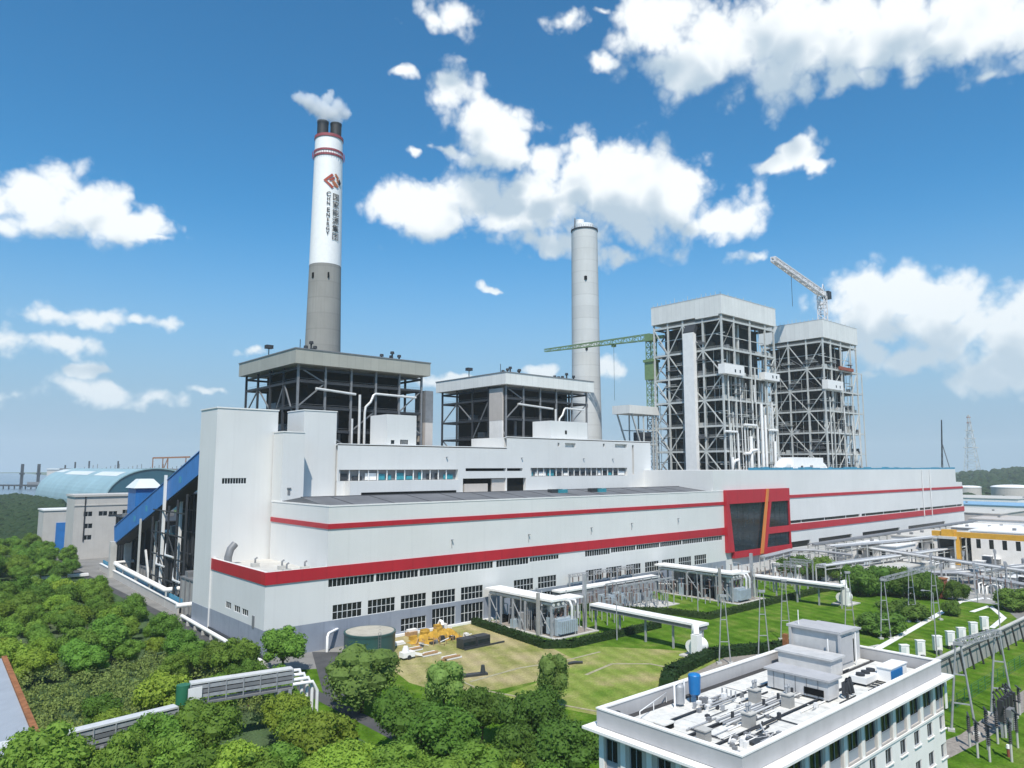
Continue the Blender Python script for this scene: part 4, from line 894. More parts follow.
# ================================================================== CONVEYOR, COAL STORE AND OFFICES (left)
cv = thing('conveyor_gallery', 'blue enclosed conveyor climbing into the back of the tall white tower', 'conveyor', (72,205,0))
pA, pB = Vector((74.7,205.6,48.0)), Vector((74.7,316,15.6))
MB().bar(pA, pB, 5.4, 6.4).build('casing', M['conveyor_blue'], cv)
m_ = MB(); m_.bar(pA + Vector((0,0,3.4)), pB + Vector((0,0,3.4)), 5.9, .25); m_.build('roof', M['conveyor_blue'], cv)
m_ = MB(); m_.bar(pA - Vector((0,0,3.5)), pB - Vector((0,0,3.5)), 4.6, .5); m_.build('truss_floor', M['steel_dark'], cv)
for (f, w, mt) in ((.10,.8,'bright_white'),(.42,.8,'bright_white'),(.66,.6,'steel_light'),(.985,2.2,'concrete_pale')):
    c_ = pA.lerp(pB, f)
    for s_ in (-3.2,2.0): MB().box(c_.x + s_ - w / 2,c_.x + s_ + w / 2,c_.y - w / 2,c_.y + w / 2,0,c_.z + (5 if s_ < 0 and f < .5 else -2.6)).build('support_column', M[mt], cv)
MB().bar((71.4,262,1),(71.4,270,14),.6).build('prop', M['aluminium_duct'], cv)
m_ = MB()
for k in range(3): f = (.3,.62,.75)[k]; c_ = pA.lerp(pB, f); m_.box(c_.x - 2.78,c_.x - 2.705,c_.y - 1.2,c_.y + 1.2,c_.z - 1.2,c_.z + .8)
m_.build('skylight', M['conveyor_sky'], cv)
t = thing('junction_house', 'blue junction house with white hipped roof behind the conveyor', 'transfer building', (96,330,0))
ax0, ax1 = onY(136,490,335).x, onY(160,490,335).x; zr = onY(148,488,335).z; zp = onY(148,479,335).z
MB().box(ax0,ax1,335,347,0,zr).build('wall', M['conveyor_blue'], t)
m_ = MB(); a, b = ax0 - 1, ax1 + 1; rr_ = [(a,334,zr),(b,334,zr),(b,348,zr),(a,348,zr)]; tt_ = [(a + 3,338,zp),(b - 3,338,zp),(b - 3,344,zp),(a + 3,344,zp)]
for i in range(4): j = (i + 1) % 4; m_.face([rr_[i],rr_[j],tt_[j],tt_[i]])
m_.face(tt_); m_.build('roof', M['dome_skylight'], t)
# equipment under and behind the conveyor
rn = random.Random(21)
def gear_block(name, label, cat, x0, x1, y0, y1, h, mt, rmt=None, extra=4, group=None):
    t = thing(name, label, cat, (x0,y0,0), group=group)
    MB().box(x0,x1,y0,y1,0,h).build('casing', M[mt], t); MB().box(x0 - .3,x1 + .3,y0 - .3,y1 + .3,h,h + .4).build('roof', M[rmt or mt], t)
    m_ = MB()
    for k in range(extra):
        a = x0 + rn.random() * (x1 - x0); b = y0 + rn.random() * (y1 - y0); w = rn.uniform(.5,1.4); m_.box(a - w,a + w,b - w,b + w,h + .4,h + .4 + rn.uniform(.6,2.4))
    m_.build('roof_equipment', M['steel_mid'], t)
    fr = MB()
    for k in range(int((y1 - y0) // 4) + 1): fr.box(x0 - .35,x0 - .02,y0 + k * 4 - .15,y0 + k * 4 + .15,0,h)
    for k in range(int((x1 - x0) // 4) + 1): fr.box(x0 + k * 4 - .15,x0 + k * 4 + .15,y0 - .35,y0 - .02,0,h)
    fr.build('frame', M['steel_dark' if 'dark' in mt else 'steel_mid'], t)
    dr = MB().box(x0 + .8,x0 + 3.0,y0 - .12,y0 - .03,0,2.6).build('door', M['steel_dark'], t)
    return t
gear_block('dust_filter_house', 'grey boxy filter house under the conveyor beside the white tower', 'equipment house', 70,77.8,214,226,10,'concrete','steel_mid')
gear_block('dust_filter_house', 'dark equipment house enlarged to fill the shaded space behind the filter house under the conveyor', 'equipment house', 79,104,210,262,33,'casing_dark','steel_dark',8)  # enlarged into a dark mass in place of the shadow under the conveyor
gear_block('pump_house_or_dark_block', 'low house with a teal roof seen between the conveyor legs', 'equipment house', 79,100,266,282,19,'casing_dark','glass_teal',5)
gear_block('pump_house_or_dark_block', 'small grey shed at the foot of the conveyor', 'equipment house', 78,90,292,304,5,'concrete','roof_dark',3)
gear_block('pump_house_or_dark_block', 'added dark block standing in for shade under the lower end of the conveyor', 'equipment house', 79,104,300,345,21,'casing_dark','steel_dark',4)  # near-black block added to darken the area below the conveyor
t = thing('steel_trestle', 'open steel trestle with diagonals below the upper conveyor', 'steel frame', (72,232,0))
m_ = MB()
for z in (7,14,21,28):
    m_.bar((71,228,z),(71,262,z),.35); m_.bar((79,228,z),(79,262,z),.35)
for k in range(5):
    y = 228 + 8.5 * k; m_.bar((71,y,0),(71,y,34 - 1.9 * k * 1.1),.5); m_.bar((79,y,0),(79,y,34 - 1.9 * k * 1.1),.5)
for k in range(4): m_.bar((71,228 + 8.5 * k,7 + 7 * (k % 2)),(71,236.5 + 8.5 * k,14 + 7 * (k % 2)),.3); m_.bar((71,228 + 8.5 * k,7),(71,236.5 + 8.5 * k,0),.3)
m_.build('frame', M['steel_dark'], t)
for k in range(3): z = (8,14.6,11)[k]; MB().tube([(70.6,228 + k * 9,z),(70.6,236 + k * 9,z),(72,240 + k * 9,z + 3)], .35, 8).build('duct', M['aluminium_duct'], t)
# coal store
DX0, DX1, DY0, DY1, DH = 162.0, 252.0, 760.0, 1140.0, 40.3
dm = thing('coal_store', 'huge pale blue barrel vaulted coal store with white skylights behind the beige office', 'storage hall', (DX0,DY0,0))
def arch(k, n, g=0.0):
    a = math.pi * k / n; return ((DX0 + DX1) / 2 - (45 + g) * math.cos(a), (DH + g) * math.sin(a) ** .8)
m_ = MB(); NA = 28
for k in range(NA):
    for i in range(4):
        y0 = DY0 + (DY1 - DY0) * i / 4; y1 = DY0 + (DY1 - DY0) * (i + 1) / 4; a, b = arch(k, NA), arch(k + 1, NA)
        m_.face([(a[0],y1,a[1]),(a[0],y0,a[1]),(b[0],y0,b[1]),(b[0],y1,b[1])], False)
m_.build('vault', M['dome_blue'], dm)
m_ = MB(); m_.face([(arch(k, NA)[0],DY0 + .5,arch(k, NA)[1]) for k in range(NA + 1)]); m_.face([(arch(k, NA)[0],DY1 - .5,arch(k, NA)[1]) for k in range(NA + 1)]); m_.build('end_wall', M['dome_end'], dm)
for (k0, y0, y1) in ((8,DY0 + 30,DY0 + 130),(8,DY0 + 160,DY0 + 290),(9,DY0 + 320,DY0 + 372)):
    m_ = MB()
    for k in range(k0, k0 + 2): a, b = arch(k, NA, .15), arch(k + 1, NA, .15); m_.face([(a[0],y1,a[1]),(a[0],y0,a[1]),(b[0],y0,b[1]),(b[0],y1,b[1])])
    m_.build('skylight', M['dome_skylight'], dm)
m_ = MB()
for k in range(NA): a, b = arch(k, NA, .3), arch(k + 1, NA, .3); m_.bar((a[0],DY0,a[1]),(b[0],DY0,b[1]),1.0)
m_.build('verge_trim', M['dome_blue'], dm)
# offices
ox0 = onY(73,530,384).x; oz = onY(73,497,384).z; ox1 = onY(139,500,384).x; Hh = oz
of = thing('office_building', 'beige office block with few small dark windows at the foot of the conveyor', 'office building', (ox0,384,0))
ow = []
for (px, py, w) in ((88,514,3.6),(103,513.5,3.6),(113,513.5,3.6),(88,526,3.6),(87,537.5,3.6),(126,512,3.0)):
    p = onY(px,py,384); ow.append((p.x - ox0 - w / 2,p.z - 1.1,p.x - ox0 + w / 2,p.z + 1.1))
m_ = MB(); m_.wall((ox0,384,0),(1,0,0),ox1 - ox0,Hh,ow,.4,(0,1,0)); m_.box(ox0,ox1,384.45,402,0,Hh - .02); m_.face([(ox0,384,0),(ox0,384,Hh),(ox0,384.45,Hh),(ox0,384.45,0)]); m_.build('wall', M['office_beige'], of)
m_ = MB(); m_.box(ox0 - .5,ox1 + .5,383.4,402.5,Hh,Hh + .9); m_.box(ox0 - .3,ox1 + .3,383.7,383.99,Hh - 4.2,Hh - 3.7); m_.build('cornice', M['office_beige'], of)
for q in ow: window(of, (ox0,384,0), (1,0,0), (0,1,0), *q, 2, 1)
m_ = MB(); m_.box(ox0 + 4,ox0 + 4.5,383.7,383.99,8,Hh); m_.box(ox0 + 14,ox0 + 30,383.7,383.99,Hh - 9,Hh - 8.6); m_.build('drain_pipe', M['steel_dark'], of)
p = onY(44,511,425); p2 = onY(73,511,425)
t = thing('annex_building', 'low white flat roofed building left of the beige office', 'building', (p.x,425,0)); MB().box(p.x,p2.x,425,440,0,p.z).build('wall', M['office_beige'], t); MB().box(p.x - .4,p2.x,424.6,440.4,p.z,p.z + .7).build('parapet', M['white_paint'], t)
MB().box(p2.x - 7,p2.x - 1.2,424.3,424.95,0,p.z - 6).build('blue_panel', M['conveyor_blue'], t)
# pipe line along the road under the tower
t = thing('pipe_trestle', 'white pipe on short posts along the road below the white tower', 'pipe rack', (67,230,0))
pts = [G(112,562,5), G(166,590,5), G(197,587,5)]; MB().tube(pts, .75, 10).build('pipe', M['bright_white'], t)
MB().tube([G(114,563,5.5), G(163,558,5.5)], .6, 8).build('pipe', M['bright_white'], t); MB().tube([G(176,606,4), G(203,603,4)], .7, 8).build('pipe', M['bright_white'], t)
m_ = MB()
for f in (0,.25,.5,.75,1): c_ = pts[0].lerp(pts[1], f); m_.bar((c_.x,c_.y,0),(c_.x,c_.y,4.4),.4)
m_.build('post', M['steel_light'], t)
t = thing('boundary_wall', 'long low concrete wall beside the trees at the foot of the white tower', 'wall', (66.4,170,0))
a, b = G(100,570), G(178,614); MB().bar((a.x,a.y,1.3),(b.x,b.y,1.3),.5,2.6).build('panel', M['office_beige'], t); MB().bar((a.x,a.y,2.72),(b.x,b.y,2.72),.9,.24).build('coping', M['bright_white'], t)
m_ = MB(); a2, b2 = Vector((a.x + 1,a.y,3.2)), Vector((b.x + 1,b.y,3.2)); m_.bar(a2,b2,.15,1.6); m_.build('blue_screen', M['conveyor_sky'], t)
t = thing('pipe_trestle', 'pair of white pipes laid low along the road kerb in front of the white tower', 'pipe rack', (65,170,0))
a, b = G(182,616,1.5), G(262,662,1.5); MB().tube([a,b], .5, 8).build('pipe', M['bright_white'], t); MB().tube([a + Vector((1.4,0,0)),b + Vector((1.4,0,0))], .35, 8).build('pipe', M['steel_dark'], t)
for k in range(10): c_ = a.lerp(b, k / 9); MB().box(c_.x - .6,c_.x + 1.9,c_.y - .25,c_.y + .25,0,1.0).build('sleeper', M['concrete_pale'], t)
t = thing('gate_house', 'small white gate house with a flat roof at the corner of the white tower', 'small building', (62,193,0))
p = G(205,622); MB().box(p.x,p.x + 4.4,p.y,p.y + 8,0,2.6).build('wall', M['office_white'], t); MB().box(p.x - .5,p.x + 4.9,p.y - .5,p.y + 8.5,2.6,3.1).build('roof', M['bright_white'], t); MB().box(p.x + .8,p.x + 3.6,p.y - .1,p.y - .01,.3,2.2).build('door', M['steel_dark'], t)
p = G(201,608); t = thing('small_tank', 'small dark round tank with white cap by the gate house', 'tank', (p.x,p.y,0)); MB().frus((p.x,p.y), 1.5, 1.5, 0, 3.0, 20).build('shell', M['steel_dark'], t); MB().frus((p.x,p.y), 1.65, 1.65, 3.0, 3.3, 20).build('cap', M['bright_white'], t)

# ================================================================== FAR THINGS
for i, (px, y0, y1, lb) in enumerate(((22,464,483,'dark thick mooring column left of two on the far jetty'),(38.5,464,483,'dark thick mooring column right of two on the far jetty'),(65,465,474,'short dark post on the far shore nearest the two columns'),(75,462,473,'dark post on the far shore left of the tallest thin one'),(89,461,472,'tall thin dark post rising above the coal store roof'),(118,461,471,'dark post with faint rigging above the right of the coal store'))):
    d = ray(px, (y0 + y1) / 2); f = 1500 / (d.x * math.cos(HEAD) + d.y * math.sin(HEAD)); p = Vector((d.x * f, d.y * f, 0)); z1 = CAMH + ray(px, y0).z * f
    t = thing('mooring_column' if i < 2 else 'shore_post', lb, 'column', (p.x,p.y,0), group='dark columns on the far river shore')
    w = 4.0 if i < 2 else 2.0
    MB().box(p.x - w * .6,p.x + w * .6,p.y - w,p.y + w,0,z1).build('shaft', M['steel_dark'], t); MB().box(p.x - w,p.x + w,p.y - w * 1.4,p.y + w * 1.4,z1 * .55,z1 * .62).build('collar', M['steel_dark'], t)
t = thing('jetty', 'dark low jetty across the water at the left edge', 'jetty', (0,1400,0))
a, b = G(-30,488,2), G(42,488,2); MB().bar(Vector((a.x,a.y,7)),Vector((b.x,b.y,7)),9,3.0).build('deck', M['steel_dark'], t)
m_ = MB()
for k in range(14): c_ = a.lerp(b, k / 13); m_.bar((c_.x,c_.y,0),(c_.x,c_.y,6),2)
m_.build('pile', M['steel_dark'], t)
MB().bar(Vector((G(28,488,2).x,G(28,488,2).y,8.5)),Vector((G(42,488,2).x,G(42,488,2).y,8.5)),7,10).build('shelter', M['steel_mid'], t)
t = thing('shore_gantry', 'rusty steel gantry frame beyond the coal store', 'gantry', (260,1280,0))
d0 = G(153,474,0); 
def far(px, py, dpt):
    d = ray(px, py); f = dpt / (d.x * math.cos(HEAD) + d.y * math.sin(HEAD)); return Vector((d.x * f, d.y * f, CAMH + d.z * f))
m_ = MB()
for px in (153,163,168,186): a = far(px,458,1250); m_.bar((a.x,a.y,0),a,1.4)
m_.bar(far(153,458,1250), far(190,457,1250), 2.6); m_.bar(far(163,470,1250), far(168,458,1250), 1.2); m_.build('frame', M['rust'], t)
m_ = MB()
for k in range(24):
    a = far(80 + k * 4.4,468 - (k % 5),1350); m_.bar((a.x,a.y,20),(a.x,a.y,a.z),.9)
m_.bar(far(60,469,1350), far(190,469.5,1350), 3); m_.build('pipe_rail', M['steel_mid'], t)
t = thing('quay_shed', 'long pale shed on the far river shore at the left', 'shed', (100,2000,0))
a, b = far(52,469,1900), far(140,470,1900); MB().bar(Vector((a.x,a.y,18)),Vector((b.x,b.y,18)),40,34).build('wall', M['office_beige'], t); MB().bar(Vector((a.x,a.y,37)),Vector((b.x,b.y,37)),44,3).build('roof', M['dome_skylight'], t)
# mast and lattice pylon at the right
t = thing('mobile_crane', 'thin dark crane mast with a sloping stay behind the right end of the hall', 'crane', (0,0,0))
a = far(940,470,640); top = far(941.5,420,640); m_ = MB(); lattice(m_, (a.x,a.y,2), top, 1.5, 26, .3, .3); m_.build('boom', M['steel_dark'], t); m_ = MB(); q = far(950,469,640); m_.bar(far(942,443,640), q, .6); m_.build('stay', M['steel_mid'], t)
m_ = MB(); m_.box(a.x - 3,a.x + 6,a.y - 2,a.y + 2,0,4); m_.build('carrier', M['yellow'], t)
b_ = far(972,466,2300); tp = far(970.5,415,2300)
t = thing('transmission_tower', 'pale tapering lattice transmission tower on the right horizon', 'lattice tower', (b_.x,b_.y,0))
m_ = MB(); lattice(m_, (b_.x,b_.y,0), (b_.x,b_.y,tp.z), 42, 14, 1.3, .08); m_.build('lattice', M['steel_light'], t)
for z, w, mt in ((.5,46,'steel_light'),(.64,36,'steel_light'),(.76,28,'steel_light'),(.88,13,'brick'),(.965,12,'brick')):
    MB().bar(Vector((b_.x,b_.y,tp.z * z)) - rt * w / 2, Vector((b_.x,b_.y,tp.z * z)) + rt * w / 2, 3.0, 3.0).build('cross_arm', M[mt], t)
for (px, w, yb, lb) in ((969,22,499,'white topped round storage tank nearer the end of the hall'),(1013,36,499,'larger white topped storage tank at the right edge before the wooded hill')):
    p = G(px, yb); k_ = dep((p.x,p.y)) / FPX; r = w / 2 * k_; zt_ = CAMH - (486.5 - 467) * k_
    t = thing('storage_tank', lb, 'storage tank', (p.x,p.y,0)); MB().frus((p.x,p.y), r, r, 0, zt_, 40).build('shell', M['office_grey'], t); v = MB(); v.dome((p.x,p.y), r + .3, zt_, r * .12, 40); v.frus((p.x,p.y), r + .4, r + .4, zt_ - .8, zt_, 40, False); v.build('roof', M['bright_white'], t)
# hill and far woods
hl = MB(); nx, ny = 60, 16; rn = random.Random(4)
def hz_(x, y):
    a = (x - 3200) / 1700; h = 52 * max(0, 1 - a * a) * (1 + .25 * math.sin(y / 300) + .12 * math.sin(x / 170 + y / 90)); return h * max(0, min(1, (900 - y) / 500)) - 2
for i in range(nx):
    for j in range(ny):
        x0, x1 = 1500 + i * 58, 1500 + (i + 1) * 58; y0, y1 = -900 + j * 120, -900 + (j + 1) * 120
        hl.face([(x0,y0,hz_(x0,y0)),(x1,y0,hz_(x1,y0)),(x1,y1,hz_(x1,y1)),(x0,y1,hz_(x0,y1))], True)
struct('hill', hl, M['far_leaf'])
# ------------------------------------------------------------------ haze: the even, slightly moist air over the whole place
hb = MB(); hb.box(-1600,7100,-1600,7100,-1.5,262); hz_o = hb.build('haze', M['white_paint'])
hm = bpy.data.materials.new('haze'); hm.use_nodes = True; hn = hm.node_tree.nodes; hn.remove(hn['Principled BSDF'])
hv = mk(hn, 'ShaderNodeVolumePrincipled'); hv.inputs['Color'].default_value = (.88,.95,1.0,1); hv.inputs['Density'].default_value = .0001; hv.inputs['Anisotropy'].default_value = .0
hm.node_tree.links.new(hv.outputs[0], hn['Material Output'].inputs['Volume']); hz_o.data.materials.clear(); hz_o.data.materials.append(hm); hz_o['kind'] = 'stuff'
strip('white_walkway', [G(4,596), G(24,594), G(30,582), G(88,577)], 1.8, 'bright_white', .6, .9)
strip('white_walkway', [G(20,588), G(92,586)], 1.4, 'bright_white', .5, .9)
sheet('concrete_apron', [G(54,606),G(84,596),G(80,588),G(58,590)], 'concrete', .03)
# ================================================================== TRANSFORMER BAYS AND BUS DUCTS
def transformer_bay(label, x0, y0, w, l, seedn):
    rn = random.Random(seedn); x1, y1 = x0 + w, y0 + l
    t = thing('transformer_bay', label, 'transformer bay', (x0,y0,0))
    MB().box(x0,x1,y0,y1,.02,.25).build('pad', M['concrete_pale'], t); MB().box(x0 + 1,x1 - 1,y0 + 1,y1 - 1,.25,.30).build('gravel_bed', M['gravel'], t)
    MB().box(x0 + .4,x0 + 6.0,y0 + 2,y1 + 1,8.7,9.2).build('duct_roof', M['bright_white'], t)
    MB().box(x0 + 6.0,x0 + 14,y0 + 4,y0 + 9,8.1,8.5).build('duct_roof', M['bright_white'], t)
    for k in range(3): MB().tube([(x0 + 1.4 + k * 1.7,y0 + 2.2,7.9),(x0 + 1.4 + k * 1.7,y1,7.9)], .42, 9).build('bus_duct', M['aluminium_duct'], t)
    for k in range(7): b = y0 + 5 + k * 3; MB().box(x0 + 2 + rn.random() * 2,x0 + 5 + rn.random() * 6,b,b + 1.6,.3,rn.uniform(2,5)).build('shade_gap_box', M[rn.choice(('casing_dark','steel_dark','transformer_grey'))], t)  # added boxes, mostly dark, standing in for the shaded gaps under the ducts
    for k in range(6):
        y = y0 + 2.4 + (l - 3) * k / 5
        for x in (x0 + .7, x0 + 5.6): MB().box(x - .22,x + .22,y - .22,y + .22,.25,7.6).build('post', M['galvanized'], t)
        MB().bar((x0 + .7,y,7.2),(x0 + 5.6,y,7.2),.3).build('cross_beam', M['galvanized'], t)
    for k in range(0,5,2):
        y = y0 + 2.4 + (l - 3) * k / 5; yb = y + (l - 3) / 5; MB().bar((x0 + .7,y,1),(x0 + .7,yb,7),.2).build('brace', M['galvanized'], t)
    MB().box(x0 - .4,x0 + .3,y0 + 6,y0 + 6.7,.25,10.5).build('fire_wall_pier', M['concrete'], t); MB().box(x1 - 1.0,x1 - .2,y0 + 4,y0 + 4.8,.25,14).build('gantry_post', M['galvanized'], t)
    MB().box(x0 + 7,x0 + 7.6,y0 + 8,y1 - 2,.25,6.5).build('fire_wall', M['concrete'], t)
    # transformer itself: tank, radiators, bushings, conservator
    tx, ty = x0 + 2.0, y0 + 1.6
    tk = MB().box(tx,tx + 6.5,ty,ty + 4,.5,4.4).build('transformer_tank', M['transformer_grey'], t)
    for k in range(9): MB().box(tx + .2 + k * .7,tx + .55 + k * .7,ty - 1.1,ty - .03,1.0,4.0).build('radiator', M['transformer_grey'], tk)
    for k in range(3):
        v = MB(); v.tube([(tx + 1.2 + k * 2,ty + 2,4.4),(tx + 1.2 + k * 2,ty + 1.4,7.2)], .28, 8); 
        for q in range(6): v.frus((tx + 1.2 + k * 2,ty + 2 - q * .1), .42, .36, 4.6 + q * .4, 4.75 + q * .4, 8)
        v.build('bushing', M['porcelain'], tk)
    MB().tube([(tx + .5,ty + 3.4,6.6),(tx + 6,ty + 3.4,6.6)], .85, 12).build('conservator', M['bright_white'], tk)
    MB().tube([(tx + 7,ty + 3,8.2),(tx + 7,ty + .5,8.2),(tx + 7,ty - .2,7),(tx + 7,ty - .2,4)], .36, 8).build('bus_elbow', M['aluminium_duct'], t); MB().tube([(tx + 5,ty + 3,8.2),(tx + 5,ty + .5,8.2),(tx + 5,ty - .2,7),(tx + 5,ty - .2,4)], .36, 8).build('bus_elbow', M['aluminium_duct'], t)
    for k in range(34):
        a = x0 + 1.5 + rn.random() * (w - 3); b = y0 + 6 + rn.random() * (l - 9); s_ = rn.uniform(.3,1.2); h = rn.uniform(1,4.5)
        MB().box(a - s_,a + s_,b - s_ * .7,b + s_ * .7,.3,h * (1.3 if k % 3 == 0 else 1)).build('switch_cabinet', M[rn.choice(('transformer_grey','galvanized','steel_dark','casing_dark','casing_dark','casing_dark'))], t)
    for k in range(34):
        a = x0 + .3 + rn.random() * (w - .6); b = y0 + .5 + rn.random() * (l - 3); h = rn.uniform(3,8.5)
        v = MB(); v.bar((a,b,.3),(a,b,h),.16); v.frus((a,b), .3, .3, h, h + .5, 8); v.build('insulator_post', M['galvanized'], t)
    for k in range(44):
        a = x0 + .2 + rn.random() * (w - .4); b = y0 + .3 + rn.random() * (l - 6); h = rn.uniform(4,9.5)
        MB().bar((a,b,.25),(a + rn.uniform(-.5,.5),b + rn.uniform(-.5,.5),h),rn.choice((.12,.16,.22))).build('support_strut', M[rn.choice(('galvanized','galvanized','steel_light','steel_mid'))], t)
    for k in range(14):
        a = x0 + rn.random() * (w - 5); b = y0 + .5 + rn.random() * (l - 6); z = rn.uniform(3,8.5); MB().bar((a,b,z),(a + rn.uniform(2,5),b + rn.uniform(-1,1),z),.2).build('bus_bar', M[rn.choice(('galvanized','aluminium_duct','steel_mid'))], t)
    for k in range(16):
        a = x0 + 2 + rn.random() * (w - 4); b = y0 + 5 + rn.random() * (l - 8); z = rn.uniform(2,6)
        MB().tube([(a,b,.3),(a,b,z),(a + rn.uniform(-4,4),b + rn.uniform(1,5),z)], .2, 6).build('cable_pipe', M['steel_dark'] if k % 2 else M['aluminium_duct'], t)
    return t
transformer_bay('nearer transformer bay with white topped duct and a pale blue transformer by the facade', 128, 129.5, 15.5, 27, 11)
transformer_bay('farther transformer bay with white topped duct and crowded posts below the red portal', 202, 125, 16, 31, 12)
t = thing('transformer_bay', 'low cluster of grey transformers and steel supports on gravel between the two white topped bays', 'transformer bay', (166,143,0))
rn = random.Random(31)
MB().box(164,190,138,156,.02,.2).build('pad', M['concrete_pale'], t)
for k in range(4):
    a = 167 + k * 5.6; v = MB().box(a,a + 3.6,147,151,.2,3.8).build('transformer_tank', M['transformer_grey' if k < 2 else 'steel_mid'], t)
    for q in range(4): MB().box(a + .1 + q * .9,a + .5 + q * .9,146.2,146.97,.6,3.3).build('radiator', M['transformer_grey'], v)
for k in range(12):
    a = 165.5 + (k % 6) * 4.2; b = 141 + (k // 6) * 5
    v = MB(); v.bar((a - .9,b,.2),(a,b,7.5),.2); v.bar((a + .9,b,.2),(a,b,7.5),.2); v.bar((a - .5,b,4),(a + .5,b,4),.15); v.build('trestle', M['galvanized'], t)
v = MB(); v.bar((165,141,7.6),(190,141,7.6),.4); v.bar((165,146,7.6),(190,146,7.6),.4); v.build('bus_beam', M['galvanized'], t)
def bus_bridge(label, x0, x1, ya, yb, z, col, group=None):
    t = thing('bus_duct_bridge', label, 'bus duct', (x0,yb,0))
    MB().box(x0,x1,yb,ya,z,z + .5).build('top', M['bright_white'], t); MB().box(x0 + .3,x1 - .3,yb + .2,ya,z - .9,z - .02).build('duct', M['steel_mid'], t)
    n = max(3, int(abs(ya - yb) / 7))
    for k in range(n + 1):
        y = yb + .6 + (ya - yb - 1.2) * k / n
        MB().box((x0 + x1) / 2 - .2,(x0 + x1) / 2 + .2,y - .2,y + .2,0,z - .9).build('post', M[col], t)
    return t
bus_bridge('long white topped bus duct on thin posts crossing the lawn from the nearer transformer bay', 141.6, 145.0, 131, 97.5, 6.4, 'galvanized')
bus_bridge('white topped bus duct leading right over the lawn from the farther transformer bay', 218.5, 222.0, 130, 101, 6.4, 'galvanized')
bus_bridge('white roofed bus duct running along the facade behind the nearer transformer bay', 150, 196, 153.5, 150, 6.2, 'galvanized')
def gis_end(label, x, y, s=1.0):
    t = thing('breaker_unit', label, 'circuit breaker', (x,y,0)); t.scale = (1.35,1.35,1.2)
    MB().box(x - 3,x + 3,y - 2,y + 2,.02,.3).build('pad', M['concrete_pale'], t)
    v = MB(); v.tube([(x - 2.2,y,1.9),(x + .2,y,1.9)], 1.25, 18); v.tube([(x + .2,y,1.9),(x + .5,y,1.9)], 1.4, 18); v.build('drum', M['bright_white'], t)
    MB().box(x - 3.1,x - 1.7,y - 1.7,y - .5,.3,4.4).build('cabinet', M['bright_white'], t); MB().tube([(x - 2.4,y - 1.1,4.4),(x - 2.2,y - .9,5.4),(x - .6,y,5.6)], .5, 10).build('bus_elbow', M['bright_white'], t)
    for k in range(3): MB().tube([(x - 1.6 + k * .9,y,2.9),(x - 1.6 + k * .9,y,6.0)], .33, 10).build('riser', M['bright_white'], t)
    for k in range(2): MB().box(x - 1.9 + k * 2,x - 1.6 + k * 2,y - .6,y + .6,.3,.95).build('saddle', M['steel_mid'], t)
gis_end('white drum shaped breaker unit under the end of the long bus duct over the lawn', 142.6, 98.5)
p = G(846,604); gis_end('white breaker cabinets under the end of the right bus duct', p.x, p.y)

# ================================================================== HEDGES (leafy boxes)
def leafcloud(mb, rn, pts_fn, n, size):
    for _ in range(n):
        p, nn = pts_fn(); d = Vector((rn.gauss(0,1), rn.gauss(0,1), rn.gauss(0,1))); nrm = (nn * 1.2 + d * .6).normalized()
        a = nrm.orthogonal().normalized(); b = nrm.cross(a); th_ = rn.random() * 6.28; a, b = a * math.cos(th_) + b * math.sin(th_), b * math.cos(th_) - a * math.sin(th_)
        s_ = size * rn.uniform(.6, 1.3); mb.face([p - a * s_, p + b * s_ * .6, p + a * s_, p - b * s_ * .6])
def hedge(label, pts, w, h, m='hedge_leaf'):
    rn = random.Random(len(label)); pts = [Vector((p[0], p[1], 0)) for p in pts]; mb = MB()
    for a, b in zip(pts[:-1], pts[1:]):
        d = (b - a); ln = d.length; d.normalize(); s_ = Vector((-d.y, d.x, 0))
        mb.bar(a - d * w * .3 + Vector((0,0,h * .46)), b + d * w * .3 + Vector((0,0,h * .46)), w * .9, h * .92)
        def fn():
            u = rn.random() * ln; k = rn.random(); e = a + d * u
            if k < .45: return e + s_ * rn.uniform(-.5,.5) * w + Vector((0,0,h * rn.uniform(.92,1.08))), Vector((0,0,1))
            sg = -1 if k < .72 else 1
            return e + s_ * sg * w * rn.uniform(.44,.54) + Vector((0,0,h * rn.random())), s_ * sg + Vector((0,0,.4))
        leafcloud(mb, rn, fn, int(ln * 34), .28)
    o = mb.build('hedge', M[m]); tag(o, label, 'hedge')
hedge('dark clipped hedge turning the corner round the nearer transformer bay', [(124.6,157),(121,126),(126,122.5),(158,122)], 2.0, 1.7)
hedge('dark clipped hedge along the edge of the farther transformer bay and its lawn', [(160,152), G(668,614), G(709,619), G(762,606), G(820,592), G(838,590)], 2.0, 1.6)
hedge('broad dark hedge beside the gravel court behind the foreground building roof', [G(667,688), G(672,676), G(712,657), G(772,651), G(812,646)], 3.0, 1.9)
hedge('short square dark hedge block on the lawn behind the roof penthouse', [G(806,628), G(826,626)], 2.4, 1.2)
hedge('dark hedge strip under the long bus duct near the facade', [G(604,606), G(640,618)], 1.6, 1.4)

